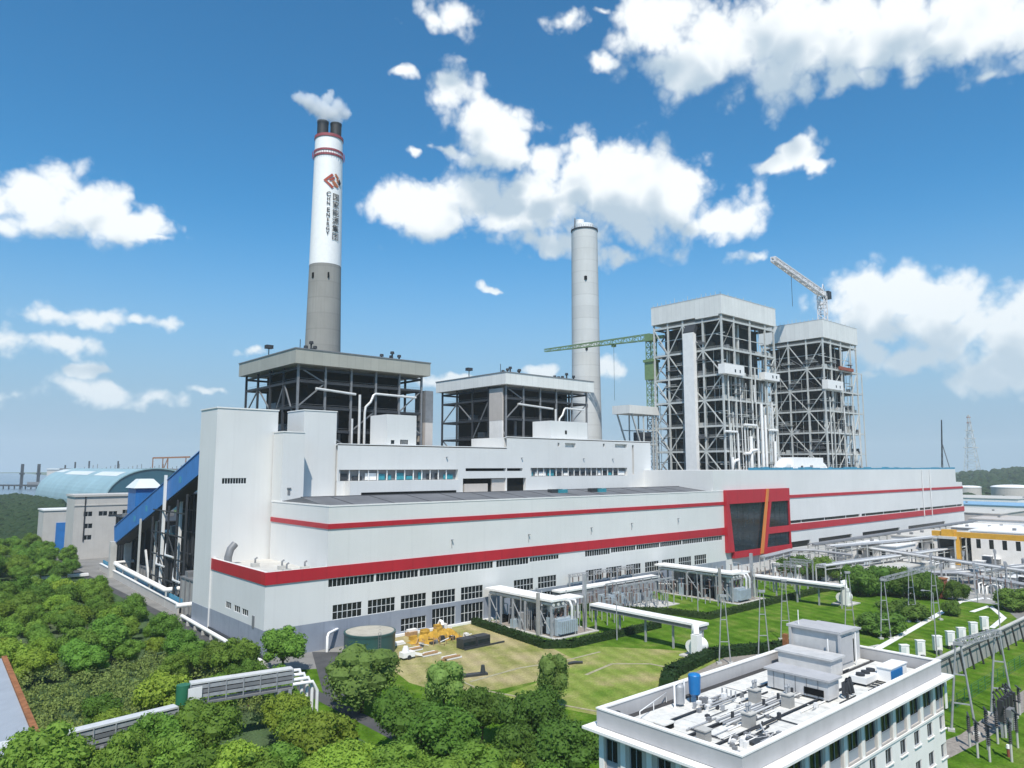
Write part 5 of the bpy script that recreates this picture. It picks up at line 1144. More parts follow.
# ================================================================== GANTRIES AND POLES
def gantry_src(h, spread, legw, label, dark=False):
    t = thing('gantry_tower', label, 'gantry tower'); mt = 'galvanized'
    for s_ in (-1,1):
        v = MB(); v.tube([(s_ * spread,0,0),(s_ * .35,0,h)], legw, 8, legw * .7); v.build('leg', M[mt], t)
        MB().box(s_ * spread - .5,s_ * spread + .5,-.5,.5,0,.4).build('footing', M['concrete_pale'], t)
    for f in (.33,.66): MB().bar((-spread * (1 - f) - .2,0,h * f),(spread * (1 - f) + .2,0,h * f),legw).build('tie', M[mt], t)
    MB().box(-.7,.7,-.3,.3,h,h + .5).build('head', M[mt], t)
    return t
gl_ = [(725,664,'slim A shaped gantry tower beside the gravel court, left of its twin'),(764,657,'slim A shaped gantry tower on the gravel court edge, right of its twin'),(786,640,'A shaped gantry tower on the lawn just left of the roof penthouse'),
       (850,628,'A shaped gantry tower by the breaker cabinets on the right lawn'),(886,639,'A shaped gantry tower in front of the dark shrubs, leftmost of three in a row'),(913,622,'A shaped gantry tower in front of the dark shrubs, middle of three in a row'),(936,620,'A shaped gantry tower by the brick pillar, rightmost of three in a row')]
gs = None
for (px, py, lb) in gl_:
    p = G(px, py)
    if gs is None: gs = gantry_src(14.0, 1.25, .15, lb); gs.location = p; gs.rotation_euler.z = HEAD - R(90); gs['group'] = 'gantry towers on the lawns'
    else: dup(gs, p, HEAD - R(90), lb)
big = None
for (px, py, h, lb) in ((964,733,15.0,'tall leaning A frame gantry nearest the corner of the foreground building'),(1003,716,14.0,'tall A frame gantry standing over the dark switchgear at the right edge')):
    p = G(px, py)
    if big is None: big = gantry_src(13.5, 1.7, .19, lb); big.location = p; big.rotation_euler.z = HEAD - R(120); big['group'] = 'large gantries in the right switchyard'
    else: dup(big, p, HEAD - R(115), lb)
def beam_between(label, pa, pb, z):
    a, b = G(*pa), G(*pb); t = thing('gantry_beam', label, 'lattice beam', (a.x,a.y,z)); v = MB(); lattice(v, (a.x,a.y,z), (b.x,b.y,z), .9, 14, .10); v.build('lattice', M['galvanized'], t)
beam_between('thin lattice beam joining the three gantry towers by the dark shrubs', (886,639), (936,620), 14.3)
beam_between('thin lattice beam spanning the two large gantries at the right edge', (964,733), (1003,716), 13.8)
pole_src = None
for i, (px, py, h, lb) in enumerate(((617,640,9,'slim grey pole on the lawn under the long bus duct'),(668,612,9,'slim pole by the hedge in front of the grey transformers'),(698,612,11,'slim pole at the hedge corner left of the farther bay'),(743,600,11,'slim pole in the middle of the farther bay lawn'),(800,600,10,'slim pole by the dark trees right of the farther bay'),(1000,628,14,'tall grey lamp pole with curved arm at the far end of the concrete wall'),(937,658,14,'thin tall pole standing among the white cabinets'),(657,560,8,'slim mast against the white facade near its small windows'))):
    p = G(px, py); t = thing('lamp_pole', lb, 'pole', (p.x,p.y,0)); MB().tube([(p.x,p.y,0),(p.x,p.y,h)], .16, 7, .09).build('pole', M['galvanized'], t)
    v = MB(); q = Vector((p.x,p.y,h)); v.tube([q,q + Vector((-.5,.4,.5)),q + Vector((-1.8,1.4,.6))], .07, 6); v.box(q.x - 2.2,q.x - 1.4,q.y + 1.1,q.y + 1.7,h + .5,h + .7); v.build('lamp_arm', M['galvanized'], t)
# white cabinets in a row on the lawn by the wall
cab = None
for i in range(7):
    cq = G(*((905,664),(921,659),(938,654),(951,649),(962,645),(974,639),(985,633))[i]); x, y = cq.x, cq.y
    lb = 'white and teal cabinet on the lawn by the wall, ' + ('nearest the foreground building roof','second from the roof','third from the roof','middle one of seven','third from the curved white path','second from the curved white path','nearest the curved white path')[i]
    if cab is None:
        cab = thing('switch_cabinet', lb, 'cabinet', (0,0,0), group='white cabinets in a row on the lawn')
        MB().box(-1.2,1.2,-.6,.6,.9,4.2).build('body', M['bright_white'], cab); MB().box(-1.0,.2,-.68,-.61,1.9,3.9).build('door', M['dome_skylight'], cab); MB().box(-1.3,1.3,-.7,.7,4.2,4.4).build('top', M['bright_white'], cab)
        MB().box(-1.0,-.5,-.4,.4,0,.9).build('leg', M['steel_dark'], cab); MB().box(.5,1.0,-.4,.4,0,.9).build('leg', M['steel_dark'], cab); MB().box(-.45,.45,-1.5,-.7,0,1.2).build('drive_box', M['steel_mid'], cab)
        cab.location = (x,y,0); cab.rotation_euler.z = R(-40); cab.scale = (.72,.8,.92)
    else: dup(cab, (x,y,0), R(-40), lb)
# concrete wall with dark posts
t = thing('concrete_wall', 'long grey concrete wall with dark slanting posts behind the right switchyard', 'wall', (100,55.5,0))
MB().box(100,262,55.3,55.7,0,4.3).build('panel', M['wall_grey'], t); MB().box(100,262,55.1,55.9,4.3,4.6).build('coping', M['concrete_pale'], t)
for k in range(27): x = 104 + k * 6.0; MB().bar((x,54.0,0),(x - .4,54.6,4.4),.32).build('post', M['insulator_dark'], t)
MB().bar((100,54.5,4.3),(262,54.5,4.3),.16).build('top_rail', M['insulator_dark'], t)
t = thing('mesh_fence', 'sheer green mesh fence crossing the lawn of the right switchyard', 'fence', (110,46,0))
a, b = G(950,712), G(1040,655)
v = MB()
for k in range(16): c_ = a.lerp(b, k / 15); v.bar((c_.x,c_.y,0),(c_.x,c_.y,2.4),.08)
for z in (.1,.6,1.1,1.6,2.1,2.4): v.bar((a.x,a.y,z),(b.x,b.y,z),.03)
v.build('wire', M['end_green'], t)
# dark insulator posts in the right switchyard
sw = None; rn = random.Random(8)
spots = [(978,758),(988,750),(998,744),(1006,738),(1015,730),(990,762),(1018,748),(1012,762),(970,747),(996,728),(1008,722),(1020,715)]
for i, (px, py) in enumerate(spots):
    p = G(px, py)
    if sw is None:
        sw = thing('insulator_post', 'dark ribbed insulator on a pale concrete post in the right switchyard', 'insulator', (0,0,0), group='insulator posts of the right switchyard')
        v = MB(); v.tube([(0,0,0),(0,0,2.3)], .17, 8); v.build('post', M['concrete_pale'], sw)
        v = MB(); v.tube([(0,0,2.3),(0,0,5.0)], .16, 8)
        for k in range(9): v.frus((0,0), .30, .24, 2.4 + k * .29, 2.5 + k * .29, 10)
        v.build('insulator', M['insulator_dark'], sw); v = MB(); v.bar((-1.2,0,5.1),(1.2,0,5.1),.2); v.build('contact_arm', M['insulator_dark'], sw); sw.location = p; sw.rotation_euler.z = .6
    else: dup(sw, p, rn.uniform(.3,1.0), sc=(1,1,rn.uniform(.85,1.15)))
t = thing('breaker_unit', 'crowded dark switchgear with grey drive box at the right edge', 'circuit breaker', (0,0,0)); p = G(1006,735)
for k in range(5):
    v = MB(); v.box(p.x - 2 + k * 1.6,p.x - 1.4 + k * 1.6,p.y - .4,p.y + .4,2.4,5.6); v.tube([(p.x - 1.7 + k * 1.6,p.y,5.6),(p.x - 1 + k * 1.6,p.y + 1,6.6),(p.x + k * 1.6,p.y + 1.4,6.0)], .12, 6); v.build('pole_unit', M['insulator_dark'], t)
    MB().bar((p.x - 1.7 + k * 1.6,p.y,0),(p.x - 1.7 + k * 1.6,p.y,2.4),.3).build('stand', M['galvanized'], t)
MB().box(p.x - 1,p.x + 1,p.y - 1.2,p.y - .45,3.0,4.2).build('drive_box', M['steel_mid'], t)
t = thing('marker_post', 'small red and white marker post on the switchyard track', 'post', (0,0,0)); p = G(1009,757); MB().tube([(p.x,p.y,0),(p.x,p.y,1.2)], .25, 8).build('body', M['brick'], t); MB().frus((p.x,p.y), .32, .25, 1.2, 1.7, 10).build('cap', M['bright_white'], t)
t = thing('brick_pillar', 'red brick pillar between the dark shrubs right of the gantry row', 'pillar', (0,0,0)); p = G(941,598); MB().box(p.x - 1.6,p.x + 1.6,p.y - 1.6,p.y + 1.6,0,6).build('shaft', M['brick'], t); MB().box(p.x - 1.8,p.x + 1.8,p.y - 1.8,p.y + 1.8,6,6.4).build('cap', M['rust'], t)
t = thing('brick_pillar', 'small reddish post beside the left of the roof penthouse', 'pillar', (0,0,0)); p = G(786,652); MB().box(p.x - .5,p.x + .5,p.y - .5,p.y + .5,0,4).build('shaft', M['rust'], t)
# ================================================================== PIPE RACKS AND LOW BUILDINGS AT THE RIGHT
def pipe_rack(label, pts, z, np, w=3.0, mt='aluminium_duct'):
    pts = [Vector((p.x, p.y, 0)) for p in pts]; t = thing('pipe_rack', label, 'pipe rack', tuple(pts[0]))
    d = (pts[-1] - pts[0]).normalized(); s_ = Vector((-d.y, d.x, 0)); rn = random.Random(len(label))
    for k in range(np):
        o = s_ * (w * (k / max(1, np - 1) - .5)); r = rn.uniform(.22,.5); v = MB(); v.tube([p + o + Vector((0,0,z + r)) for p in pts], r, 8); v.build('pipe', M[rn.choice((mt,'galvanized','galvanized','steel_mid'))], t)
    for a, b in zip(pts[:-1], pts[1:]):
        n = max(2, int((b - a).length / 9))
        for k in range(n):
            c_ = a.lerp(b, k / n); v = MB()
            for q in (-1,1): v.bar(c_ + s_ * (w * .55 * q), c_ + s_ * (w * .55 * q) + Vector((0,0,z)), .34)
            v.bar(c_ - s_ * w * .6 + Vector((0,0,z - .2)), c_ + s_ * w * .6 + Vector((0,0,z - .2)), .34); v.build('trestle', M['steel_light'], t)
        for q in (-1,1): v = MB(); v.bar(a + s_ * (w * .55 * q) + Vector((0,0,z - .9)), b + s_ * (w * .55 * q) + Vector((0,0,z - .9)), .22); v.build('side_beam', M['steel_light'], t)
pipe_rack('curving pipe rack on white trestles in front of the red portal', [G(762,558,7), G(790,551,7), G(812,551,7), G(850,556,7)], 7, 5)
pipe_rack('long pipe rack bending past the low white shops toward the right edge', [G(836,551,7), G(860,547,7), G(912,555,7), G(965,563,7), G(1040,574,7)], 7, 6, 4)
pipe_rack('nearer low pipe rack below the yellow gantry crane', [G(900,572,4.5), G(960,574,4.5), G(1040,588,4.5)], 4.5, 5, 3.4)
pipe_rack('pipe rack running under the red band at the foot of the right hall', [(300,152),(505,152)] and [Vector((300,150,0)),Vector((508,150,0))], 9, 4, 3)
rn = random.Random(77)
def low_building(label, x0, x1, y0, y1, h, mt='office_white', rm='bright_white', wins=True):
    t = thing('low_building', label, 'building', (x0,y0,0)); ops = []
    n = int((y1 - y0) / 5)
    if wins: ops = [(2 + k * 5, h * .45, 3.8 + k * 5, h * .75) for k in range(n) if 3.8 + k * 5 < (y1 - y0) - .5]
    v = MB(); v.wall((x0,y1,0),(0,-1,0),y1 - y0,h,ops,.25,(1,0,0)); n2 = int((x1 - x0) / 5); ops2 = [(1.5 + k * 5,h * .45,3.4 + k * 5,h * .75) for k in range(n2) if 3.4 + k * 5 < x1 - x0 - .5] if wins else []
    v.wall((x0,y0,0),(1,0,0),x1 - x0,h,ops2,.25,(0,1,0)); v.face([(x1,y0,0),(x1,y1,0),(x1,y1,h),(x1,y0,h)]); v.face([(x0,y1,0),(x1,y1,0),(x1,y1,h),(x0,y1,h)]); v.build('wall', M[mt], t)
    for q in ops[:20]: MB().face([(x0 + .22,y1 - q[0],q[1]),(x0 + .22,y1 - q[2],q[1]),(x0 + .22,y1 - q[2],q[3]),(x0 + .22,y1 - q[0],q[3])]).build('window', M['glass_dark'], t)
    for q in ops2[:20]: MB().face([(x0 + q[0],y0 + .22,q[1]),(x0 + q[2],y0 + .22,q[1]),(x0 + q[2],y0 + .22,q[3]),(x0 + q[0],y0 + .22,q[3])]).build('window', M['glass_dark'], t)
    MB().box(x0 - .5,x1 + .5,y0 - .5,y1 + .5,h,h + .5).build('roof', M[rm], t)
    for k in range(3): a, b = x0 + 1 + rn.random() * (x1 - x0 - 3), y0 + 1 + rn.random() * (y1 - y0 - 3); MB().box(a,a + 1.6,b,b + 1.2,h + .5,h + 1.5).build('roof_unit', M['steel_mid'], t)
    return t
low_building('long white workshop with two rows of small windows behind the yellow gantry crane', 372, 410, 36, 112, 13.5)
low_building('white shop with dark window strip left of the yellow crane under the red band', 330, 352, 128, 146, 8)
low_building('white shed with open dark front below the far end of the red band', 372, 420, 120, 146, 9, 'office_white', 'concrete_pale')
low_building('pale grey shed with flat white roof past the dark open shed', 436, 470, 116, 140, 10, 'office_grey')
low_building('small white pump building under the curving pipe rack by the portal', 262, 280, 136, 147, 5)
low_building('mint tinted low building left of the long pipe rack bend', 286, 316, 112, 124, 3.6, 'dome_skylight', 'concrete_pale')
low_building('flat roofed pink topped hut by the dark shrubs', 266, 276, 98, 106, 3, 'office_beige', 'rust')
low_building('blue roofed long shed at the right edge beyond the white workshop', 660, 720, 100, 240, 12, 'office_white', 'roof_blue', False)
low_building('grey shed with pale flat roof left of the long blue roofed shed', 560, 620, 150, 205, 11, 'office_grey', 'concrete_pale', False)
low_building('white flat shed beside the end of the right hall', 530, 575, 120, 160, 9, 'office_white', 'office_grey', False)
low_building('pale warehouse between the blue roofs and the storage tanks', 800, 880, 200, 290, 12, 'office_white', 'concrete_pale', False)
low_building('cream warehouse at the right edge below the large storage tank', 830, 900, 110, 180, 12, 'office_beige', 'bright_white', False)
t = thing('open_shed', 'dark open fronted shed full of shadow under the far end of the red band', 'shed', (352,112,0))
MB().box(352,430,112,119,11,12).build('roof', M['steel_light'], t); MB().box(352,430,118.4,119,0,11).build('back_wall', M['steel_dark'], t)
for k in range(12): x = 353 + k * 7; MB().box(x - .25,x + .25,112.2,112.7,0,11).build('post', M['steel_light'], t)
for k in range(14): x = 355 + k * 5.3; MB().box(x,x + rn.uniform(1,3),114,117,0,rn.uniform(2,7)).build('stored_machine', M[rn.choice(('steel_dark','casing_dark','steel_mid','white_paint'))], t)
yg = thing('gantry_crane', 'yellow gantry crane with broad beam in front of the white workshop', 'gantry crane', (356,111,0))
zb = 13.2
MB().box(354.8,357.6,52,122,zb - 1.4,zb + .8).build('beam', M['yellow'], yg); MB().box(354.2,358.2,113,118,zb - 2.2,zb + 1.6).build('trolley', M['yellow'], yg)
for y in (112,56):
    for s_ in (-1,1): MB().bar((356.2 + s_ * 3.4,y + s_ * .8,0),(356.2 + s_ * .9,y,zb - 1.4),1.3).build('leg', M['yellow'], yg)
    MB().box(352,360.4,y - .6,y + .6,.3,1.2).build('sill_beam', M['yellow'], yg)
# slender support insulators and portal frames of the front switchyard
ps = None; rn = random.Random(41)
for (qx, qy, nx_, ny_, sx, sy) in ((163,139,7,3,4.2,4.6),(199,128,2,6,-3.2,4.6),(231,128,4,5,5.2,5.2),(150,133,3,4,4.0,5.0),(262,66,5,4,6.5,6.0)):
    for a in range(nx_):
        for b in range(ny_):
            p = (qx + a * sx + rn.uniform(-.5,.5), qy + b * sy + rn.uniform(-.5,.5), 0)
            if ps is None:
                ps = thing('support_insulator', 'slender grey support post with a ribbed insulator in the front switchyard', 'insulator', (0,0,0), group='support insulators of the front switchyard')
                MB().bar((0,0,0),(0,0,3.4),.22).build('post', M['galvanized'], ps); v = MB(); v.tube([(0,0,3.4),(0,0,5.6)], .13, 7)
                for k in range(6): v.frus((0,0), .26, .2, 3.5 + k * .34, 3.62 + k * .34, 8)
                v.build('insulator', M['porcelain'], ps); v = MB(); v.bar((-.9,0,5.7),(.9,0,5.7),.14); v.build('bus_clamp', M['galvanized'], ps); ps.location = p
            else: dup(ps, p, rn.random() * 3, sc=(1,1,rn.uniform(.8,1.3)))
pf_ = None
for i_, (qx, qy, rz_) in enumerate(((165,157,0),(176,157,0),(187,157,0),(232,126,1.57),(240,126,1.57),(248,128,1.57),(268,90,.3),(280,84,.3),(292,78,.3),(304,72,.3),(300,104,.3),(316,98,.3),(332,92,.3),(330,70,.2))):
    if pf_ is None:
        pf_ = thing('portal_frame', 'grey steel portal frame carrying conductors in the crowded yard below the right hall', 'steel frame', (0,0,0), group='portal frames of the front yard')
        for s_ in (-4,4): MB().bar((s_,0,0),(s_,0,9.5),.4).build('leg', M['galvanized'], pf_)
        v = MB(); lattice(v, (-4.2,0,9.2), (4.2,0,9.2), .8, 8, .1); v.build('beam', M['galvanized'], pf_)
        for k in range(3): v = MB(); v.tube([(-2.6 + k * 2.6,0,8.8),(-2.6 + k * 2.6,0,7.2)], .18, 7); v.build('insulator_string', M['porcelain'], pf_)
        pf_.location = (qx,qy,0)
    else: dup(pf_, (qx,qy,0), rz_)
pipe_rack('second pipe rack crossing the crowded yard behind the white workshop', [Vector((262,128,0)),Vector((330,120,0)),Vector((372,116,0))], 6, 5, 3.4)
pipe_rack('low pipe rack between the gantry row and the long pipe rack', [Vector((262,112,0)),Vector((300,92,0)),Vector((352,78,0))], 4, 6, 4)
pipe_rack('tall pipe rack running from the portal to the open dark shed', [Vector((300,142,0)),Vector((352,132,0)),Vector((420,124,0)),Vector((500,120,0))], 9, 6, 4)
# scattered yard equipment
k = 0
kinds = (('pallet stack','crate','white_paint'),('machine','steel_mid','steel_dark'))
spots = [(264 + (i * 37 % 232), 64 + (i * 53 % 84)) for i in range(120)]
nm_ = {'white_paint':'white','steel_mid':'grey','steel_dark':'dark grey','transformer_grey':'blue grey','bright_white':'white','concrete_pale':'beige','galvanized':'silver'}
for (x, y) in spots:
    if 370 < x < 412 and y < 114: continue
    mt = rn.choice(('white_paint','steel_mid','steel_dark','transformer_grey','bright_white','concrete_pale','galvanized')); kind = rn.randrange(3)
    if kind == 0:
        t = thing('equipment_container', nm_[mt] + ' box container standing in the crowded yard at the right', 'container', (x,y,0), group='containers in the right yard'); w, l, h = rn.uniform(2,5), rn.uniform(2,4), rn.uniform(1.8,4)
        MB().box(x,x + w,y,y + l,.15,h).build('body', M[mt], t); MB().box(x - .2,x + w + .2,y - .2,y + l + .2,h,h + .25).build('lid', M['bright_white'], t); MB().box(x + .3,x + w - .3,y - .09,y - .01,.3,h * .8).build('door', M['steel_mid'], t)
    elif kind == 1:
        t = thing('process_tank', nm_[mt] + ' upright tank with pipe in the crowded yard at the right', 'tank', (x,y,0), group='small tanks in the right yard'); r, h = rn.uniform(.8,2.2), rn.uniform(2,6)
        MB().frus((x,y), r, r, 0, h, 18).build('shell', M[mt], t); MB().dome((x,y), r, h, r * .4, 18, 3).build('top', M[mt], t); MB().tube([(x,y,h),(x,y,h + 1.5),(x + 3,y + 1,h + 1.5)], .2, 6).build('pipe', M['galvanized'], t)
    else:
        t = thing('pipe_manifold', nm_[mt] + ' pipe manifold on steel posts in the crowded yard at the right', 'pipework', (x,y,0), group='pipe manifolds in the right yard'); ln = rn.uniform(6,14)
        for q in range(3): MB().tube([(x,y + q * 1.1,0),(x,y + q * 1.1,2.4 + q * .4),(x + ln,y + q * 1.1,2.4 + q * .4),(x + ln,y + q * 1.1,0)], .25, 7).build('pipe', M[mt], t)
        for q in range(3): MB().box(x + 1 + q * ln / 3,x + 1.3 + q * ln / 3,y - .2,y + 2.4,0,2.2).build('support', M['steel_light'], t)

# ================================================================== GREEN TANK AND CONSTRUCTION HEAP
p = G(369.5,651); k_ = dep((p.x,p.y)) / FPX; tr_ = 24.4 * k_; tc_ = (p.x,p.y)
zt_ = CAMH - (625 - 467) * k_
t = thing('water_tank', 'round dark green tank with dusty flat top in front of the facade', 'tank', (*tc_,0))
MB().frus(tc_, tr_, tr_, 0, zt_, 48).build('shell', M['tank_green'], t); MB().frus(tc_, tr_ + .12, tr_ + .12, zt_ - .35, zt_ + .1, 48).build('rim', M['tank_green'], t); MB().frus(tc_, tr_ - .3, tr_ - .3, zt_, zt_ + .14, 40).build('top', M['tank_top'], t)
v = MB()
for sx in (-.3,.3): v.bar((tc_[0] - 1 + sx,tc_[1] - tr_ - .2,0),(tc_[0] - 1 + sx,tc_[1] - tr_ - .2,zt_ + .8),.07)
for k in range(12): v.bar((tc_[0] - 1.3,tc_[1] - tr_ - .2,.5 + k * .6),(tc_[0] - .7,tc_[1] - tr_ - .2,.5 + k * .6),.05)
v.build('ladder', M['steel_mid'], t)
t = thing('pipe_arch', 'white bent pipe arching beside the left of the green tank', 'pipe', (0,0,0)); a, b = G(327,652), G(350,640)
MB().tube([(a.x,a.y,0),(a.x,a.y,3.4),a + Vector((.4,.2,4.0)) + Vector((0,0,0)),(b.x,b.y,4.2)], .32, 8).build('pipe', M['bright_white'], t)
def rect_c(px, py): q = G(px, py); return q.x, q.y
x, y = rect_c(436,640)
t = thing('material_heap', 'long mound of ochre yellow sheeting and timber on the dry lawn by the facade', 'heap', (x,y,0)); rn = random.Random(14)
v = MB(); nx_, ny_ = 22, 9
hh = [[max(0, (1 - abs(2 * a / nx_ - 1) ** 3) * (1 - abs(2 * b / ny_ - 1) ** 2) * (1.5 + .9 * math.sin(a * .9 + b) + rn.uniform(-.5,.5))) for b in range(ny_ + 1)] for a in range(nx_ + 1)]
for a in range(nx_):
    for b in range(ny_):
        P = lambda i_, j_: (x - 7 + 14 * i_ / nx_, y - 2.4 + 5 * j_ / ny_, .03 + hh[i_][j_]); v.face([P(a,b),P(a+1,b),P(a+1,b+1),P(a,b+1)])
v.build('sheeting', M['ochre'], t)
for k in range(26):
    a, b = x + rn.uniform(-9,8), y + rn.uniform(-5.5,-1.5); MB().bar((a,b,rn.uniform(.2,1.2)),(a + rn.uniform(-2.4,2.4),b + rn.uniform(-1,1),rn.uniform(.2,1.6)),.22,.12).build('timber', M[rn.choice(('timber','timber','white_paint','tarp','rust','ochre'))], t)
for k in range(9): a, b = x + rn.uniform(-8,7), y + rn.uniform(-4.5,-1); MB().box(a,a + rn.uniform(.5,1.6),b,b + rn.uniform(.5,1.2),0,rn.uniform(.5,1.5)).build('crate', M[rn.choice(('timber','white_paint','tarp','steel_mid'))], t)
for k in range(5): a = x - 4 + k * 1.9; MB().bar((a,y - 4.6,0),(a,y - 4.6,2.0),.12).build('stake', M['timber'], t)
x, y = rect_c(425,636)
t = thing('material_heap', 'smaller heap of stacked sheets between the green tank and the ochre mound', 'heap', (x,y,0)); rn = random.Random(2)
for k in range(14):
    a, b = x + rn.uniform(-6,8), y + rn.uniform(-2,2.4); MB().box(a,a + rn.uniform(1,3),b,b + rn.uniform(.6,1.6),0,rn.uniform(.5,1.7)).build('sheet_stack', M[('ochre','timber','ochre','white_paint')[k % 4]], t)
for i, (px, py, lb) in enumerate(((470,647,'dark container pair on the dry lawn right of the ochre mound'),)):
    x, y = rect_c(px,py); t = thing('skip_container', lb, 'container', (x,y,0))
    for s_ in (0,4.2): MB().box(x - 3 + s_,x + .9 + s_,y - 1.3,y + 1.3,.2,2.3).build('body', M['tarp'], t); MB().box(x - 2.8 + s_,x + .7 + s_,y - 1.35,y - 1.31,.8,1.6).build('door', M['glass_blue'], t)
    MB().box(x - 3,x + 9,y - 2,y - 1.7,.02,.4).build('skid', M['tarp'], t)
x, y = rect_c(475,676)
t = thing('sledge_frame', 'low dark steel skid with two upright drums on the dry lawn', 'steel frame', (x,y,0)); MB().bar((x - 4,y + 1.5,.25),(x + 2.6,y - .6,.25),1.4,.4).build('skid', M['tarp'], t); MB().frus((x - 2.6,y + 1.2), .5, .35, .4, 1.7, 12).build('drum', M['tarp'], t); MB().frus((x + 1.8,y - .3), .55, .35, .4, 1.9, 12).build('drum', M['tarp'], t)
x, y = rect_c(407,659)
t = thing('white_machine', 'small white and black mixer machine on the road between the green tank and trees', 'machine', (x,y,0)); MB().box(x - 1.5,x + 1.5,y - .9,y + .9,.5,1.6).build('body', M['bright_white'], t); MB().frus((x - .4,y), .9, .5, 1.6, 2.8, 14).build('drum', M['white_paint'], t); MB().bar((x + 1,y,1.2),(x + 4,y - .8,.3),.5).build('chute', M['bright_white'], t)
for wy in (-.9,.9): MB().tube([(x,y + wy - .12,.5),(x,y + wy + .12,.5)], .5, 12).build('wheel', M['tarp'], t)
for i, (px, py, lb) in enumerate(((412,651,'stack of timber boards right of the green tank'),(430,655,'stack of scaffold tubes and timber in front of the ochre heap'),(450,659,'second stack of brown timber nearer the trees'),(396,645,'white sacks piled at the right side of the green tank'))):
    x, y = rect_c(px,py); t = thing('material_stack', lb, 'stack', (x,y,0)); rn = random.Random(i)
    for k in range(7): MB().bar((x - 2 + rn.uniform(-.6,.6),y + (k % 4) * .5 - .8,.25 + .35 * (k // 4)),(x + 2 + rn.uniform(-.6,.6),y + (k % 4) * .5 - .8,.25 + .35 * (k // 4)),.4,.3).build('board' if i < 3 else 'sack', M['bright_white' if i == 3 else ('timber' if k % 3 else 'white_paint')], t)
t = thing('pipe_bend', 'white goose necked pipe at the foot of the facade between the lower windows', 'pipe', (0,0,0)); x, y = rect_c(432,628); MB().tube([(x,158.6,0),(x,157.8,1.6),(x,157.2,2.4),(x,156.4,2.3),(x,156.2,1.5)], .45, 10).build('pipe', M['bright_white'], t)
t = thing('pipe_bend', 'white pipe rising at the end of the kerb beside the nearer transformer bay', 'pipe', (0,0,0)); x, y = rect_c(487,615); MB().tube([(x,y,0),(x,y,3.0),(x + .8,y - .2,3.8),(x + 6,y - .6,3.9)], .4, 10).build('pipe', M['bright_white'], t)
# fallen pipe on the lawn
t = thing('drain_hose', 'short black hose lying on the lawn near the willow', 'hose', (0,0,0)); a = G(575,664); MB().tube([a + Vector((-1.6,.5,.3)), a + Vector((0,0,.4)), a + Vector((1.4,-.9,.3))], .3, 8).build('hose', M['tarp'], t)
# ================================================================== FOREGROUND OFFICE BUILDING
FX0, FX1, FY0, FY1, ZP = 56.2, 101.6, 35.0, 51.0, 18.0
fb = thing('office_building', 'white office building in the right foreground with grey top storey and cluttered flat roof', 'office building', (FX0,FY0,0))
zc0 = 16.1
def small_rows(cols, w, lo_rows): return [(c - w / 2,z0,c + w / 2,z1) for c in cols for (z0, z1) in lo_rows]
colsY = [101.3 - FX0 - 4.0 * k - .1 for k in range(11)]; colsY = [c for c in colsY if c > 1.5]
colsX = [1.6, 4.6, 7.9, 11.2, 14.3]
rowsL = [(10.0,11.6),(6.7,8.3),(3.4,5.0),(.4,1.8)]
topY = [(c - 1.25,12.3,c + 1.25,15.4) for c in colsY]; topX = [(c - .75,12.3,c + .75,15.4) for c in colsX]
lowY = small_rows(colsY, 1.7, rowsL); lowX = small_rows(colsX, 1.25, rowsL)
v = MB(); v.wall((FX0,FY0,0),(1,0,0),FX1 - FX0,12.0,[q for q in lowY],.45,(0,1,0)); v.wall((FX0,FY1,0),(0,-1,0),FY1 - FY0,12.0,[q for q in lowX],.45,(1,0,0))
v.face([(FX1,FY0,0),(FX1,FY1,0),(FX1,FY1,12),(FX1,FY0,12)]); v.face([(FX1,FY1,0),(FX0,FY1,0),(FX0,FY1,12),(FX1,FY1,12)]); v.build('wall', M['office_white'], fb)
v = MB(); sh = lambda q: (q[0],q[1] - 12.0,q[2],q[3] - 12.0)
v.wall((FX0 + .12,FY0 + .12,12),(1,0,0),FX1 - FX0 - .24,zc0 - 12,[(max(.02,q[0] - .12),*sh(q)[1:2],q[2] - .12,sh(q)[3]) for q in topY],.4,(0,1,0)); v.wall((FX0 + .12,FY1 - .12,12),(0,-1,0),FY1 - FY0 - .24,zc0 - 12,[(q[0] - .12,sh(q)[1],q[2] - .12,sh(q)[3]) for q in topX],.4,(1,0,0))
v.face([(FX1 - .12,FY0 + .12,12),(FX1 - .12,FY1 - .12,12),(FX1 - .12,FY1 - .12,zc0),(FX1 - .12,FY0 + .12,zc0)]); v.face([(FX1 - .12,FY1 - .12,12),(FX0 + .12,FY1 - .12,12),(FX0 + .12,FY1 - .12,zc0),(FX1 - .12,FY1 - .12,zc0)]); v.build('top_storey_wall', M['office_grey'], fb)
v = MB()
for c in [x + 2.0 for x in colsY] + [colsY[-1] - 2.0]: MB().box(FX0 + c - .32,FX0 + c + .32,FY0 + .02,FY0 + .119,12.0,zc0).build('pilaster', M['office_white'], fb)
for c in (0.35,3.1,6.25,9.55,12.75,15.6): MB().box(FX0 + .02,FX0 + .119,FY1 - c - .3,FY1 - c + .3,12.0,zc0).build('pilaster', M['office_white'], fb)
v = MB(); v.box(FX0 - .12,FX1 + .12,FY0 - .12,FY0,11.9,12.15); v.box(FX0 - .12,FX0,FY0,FY1,11.9,12.15); v.build('string_course', M['office_white'], fb)
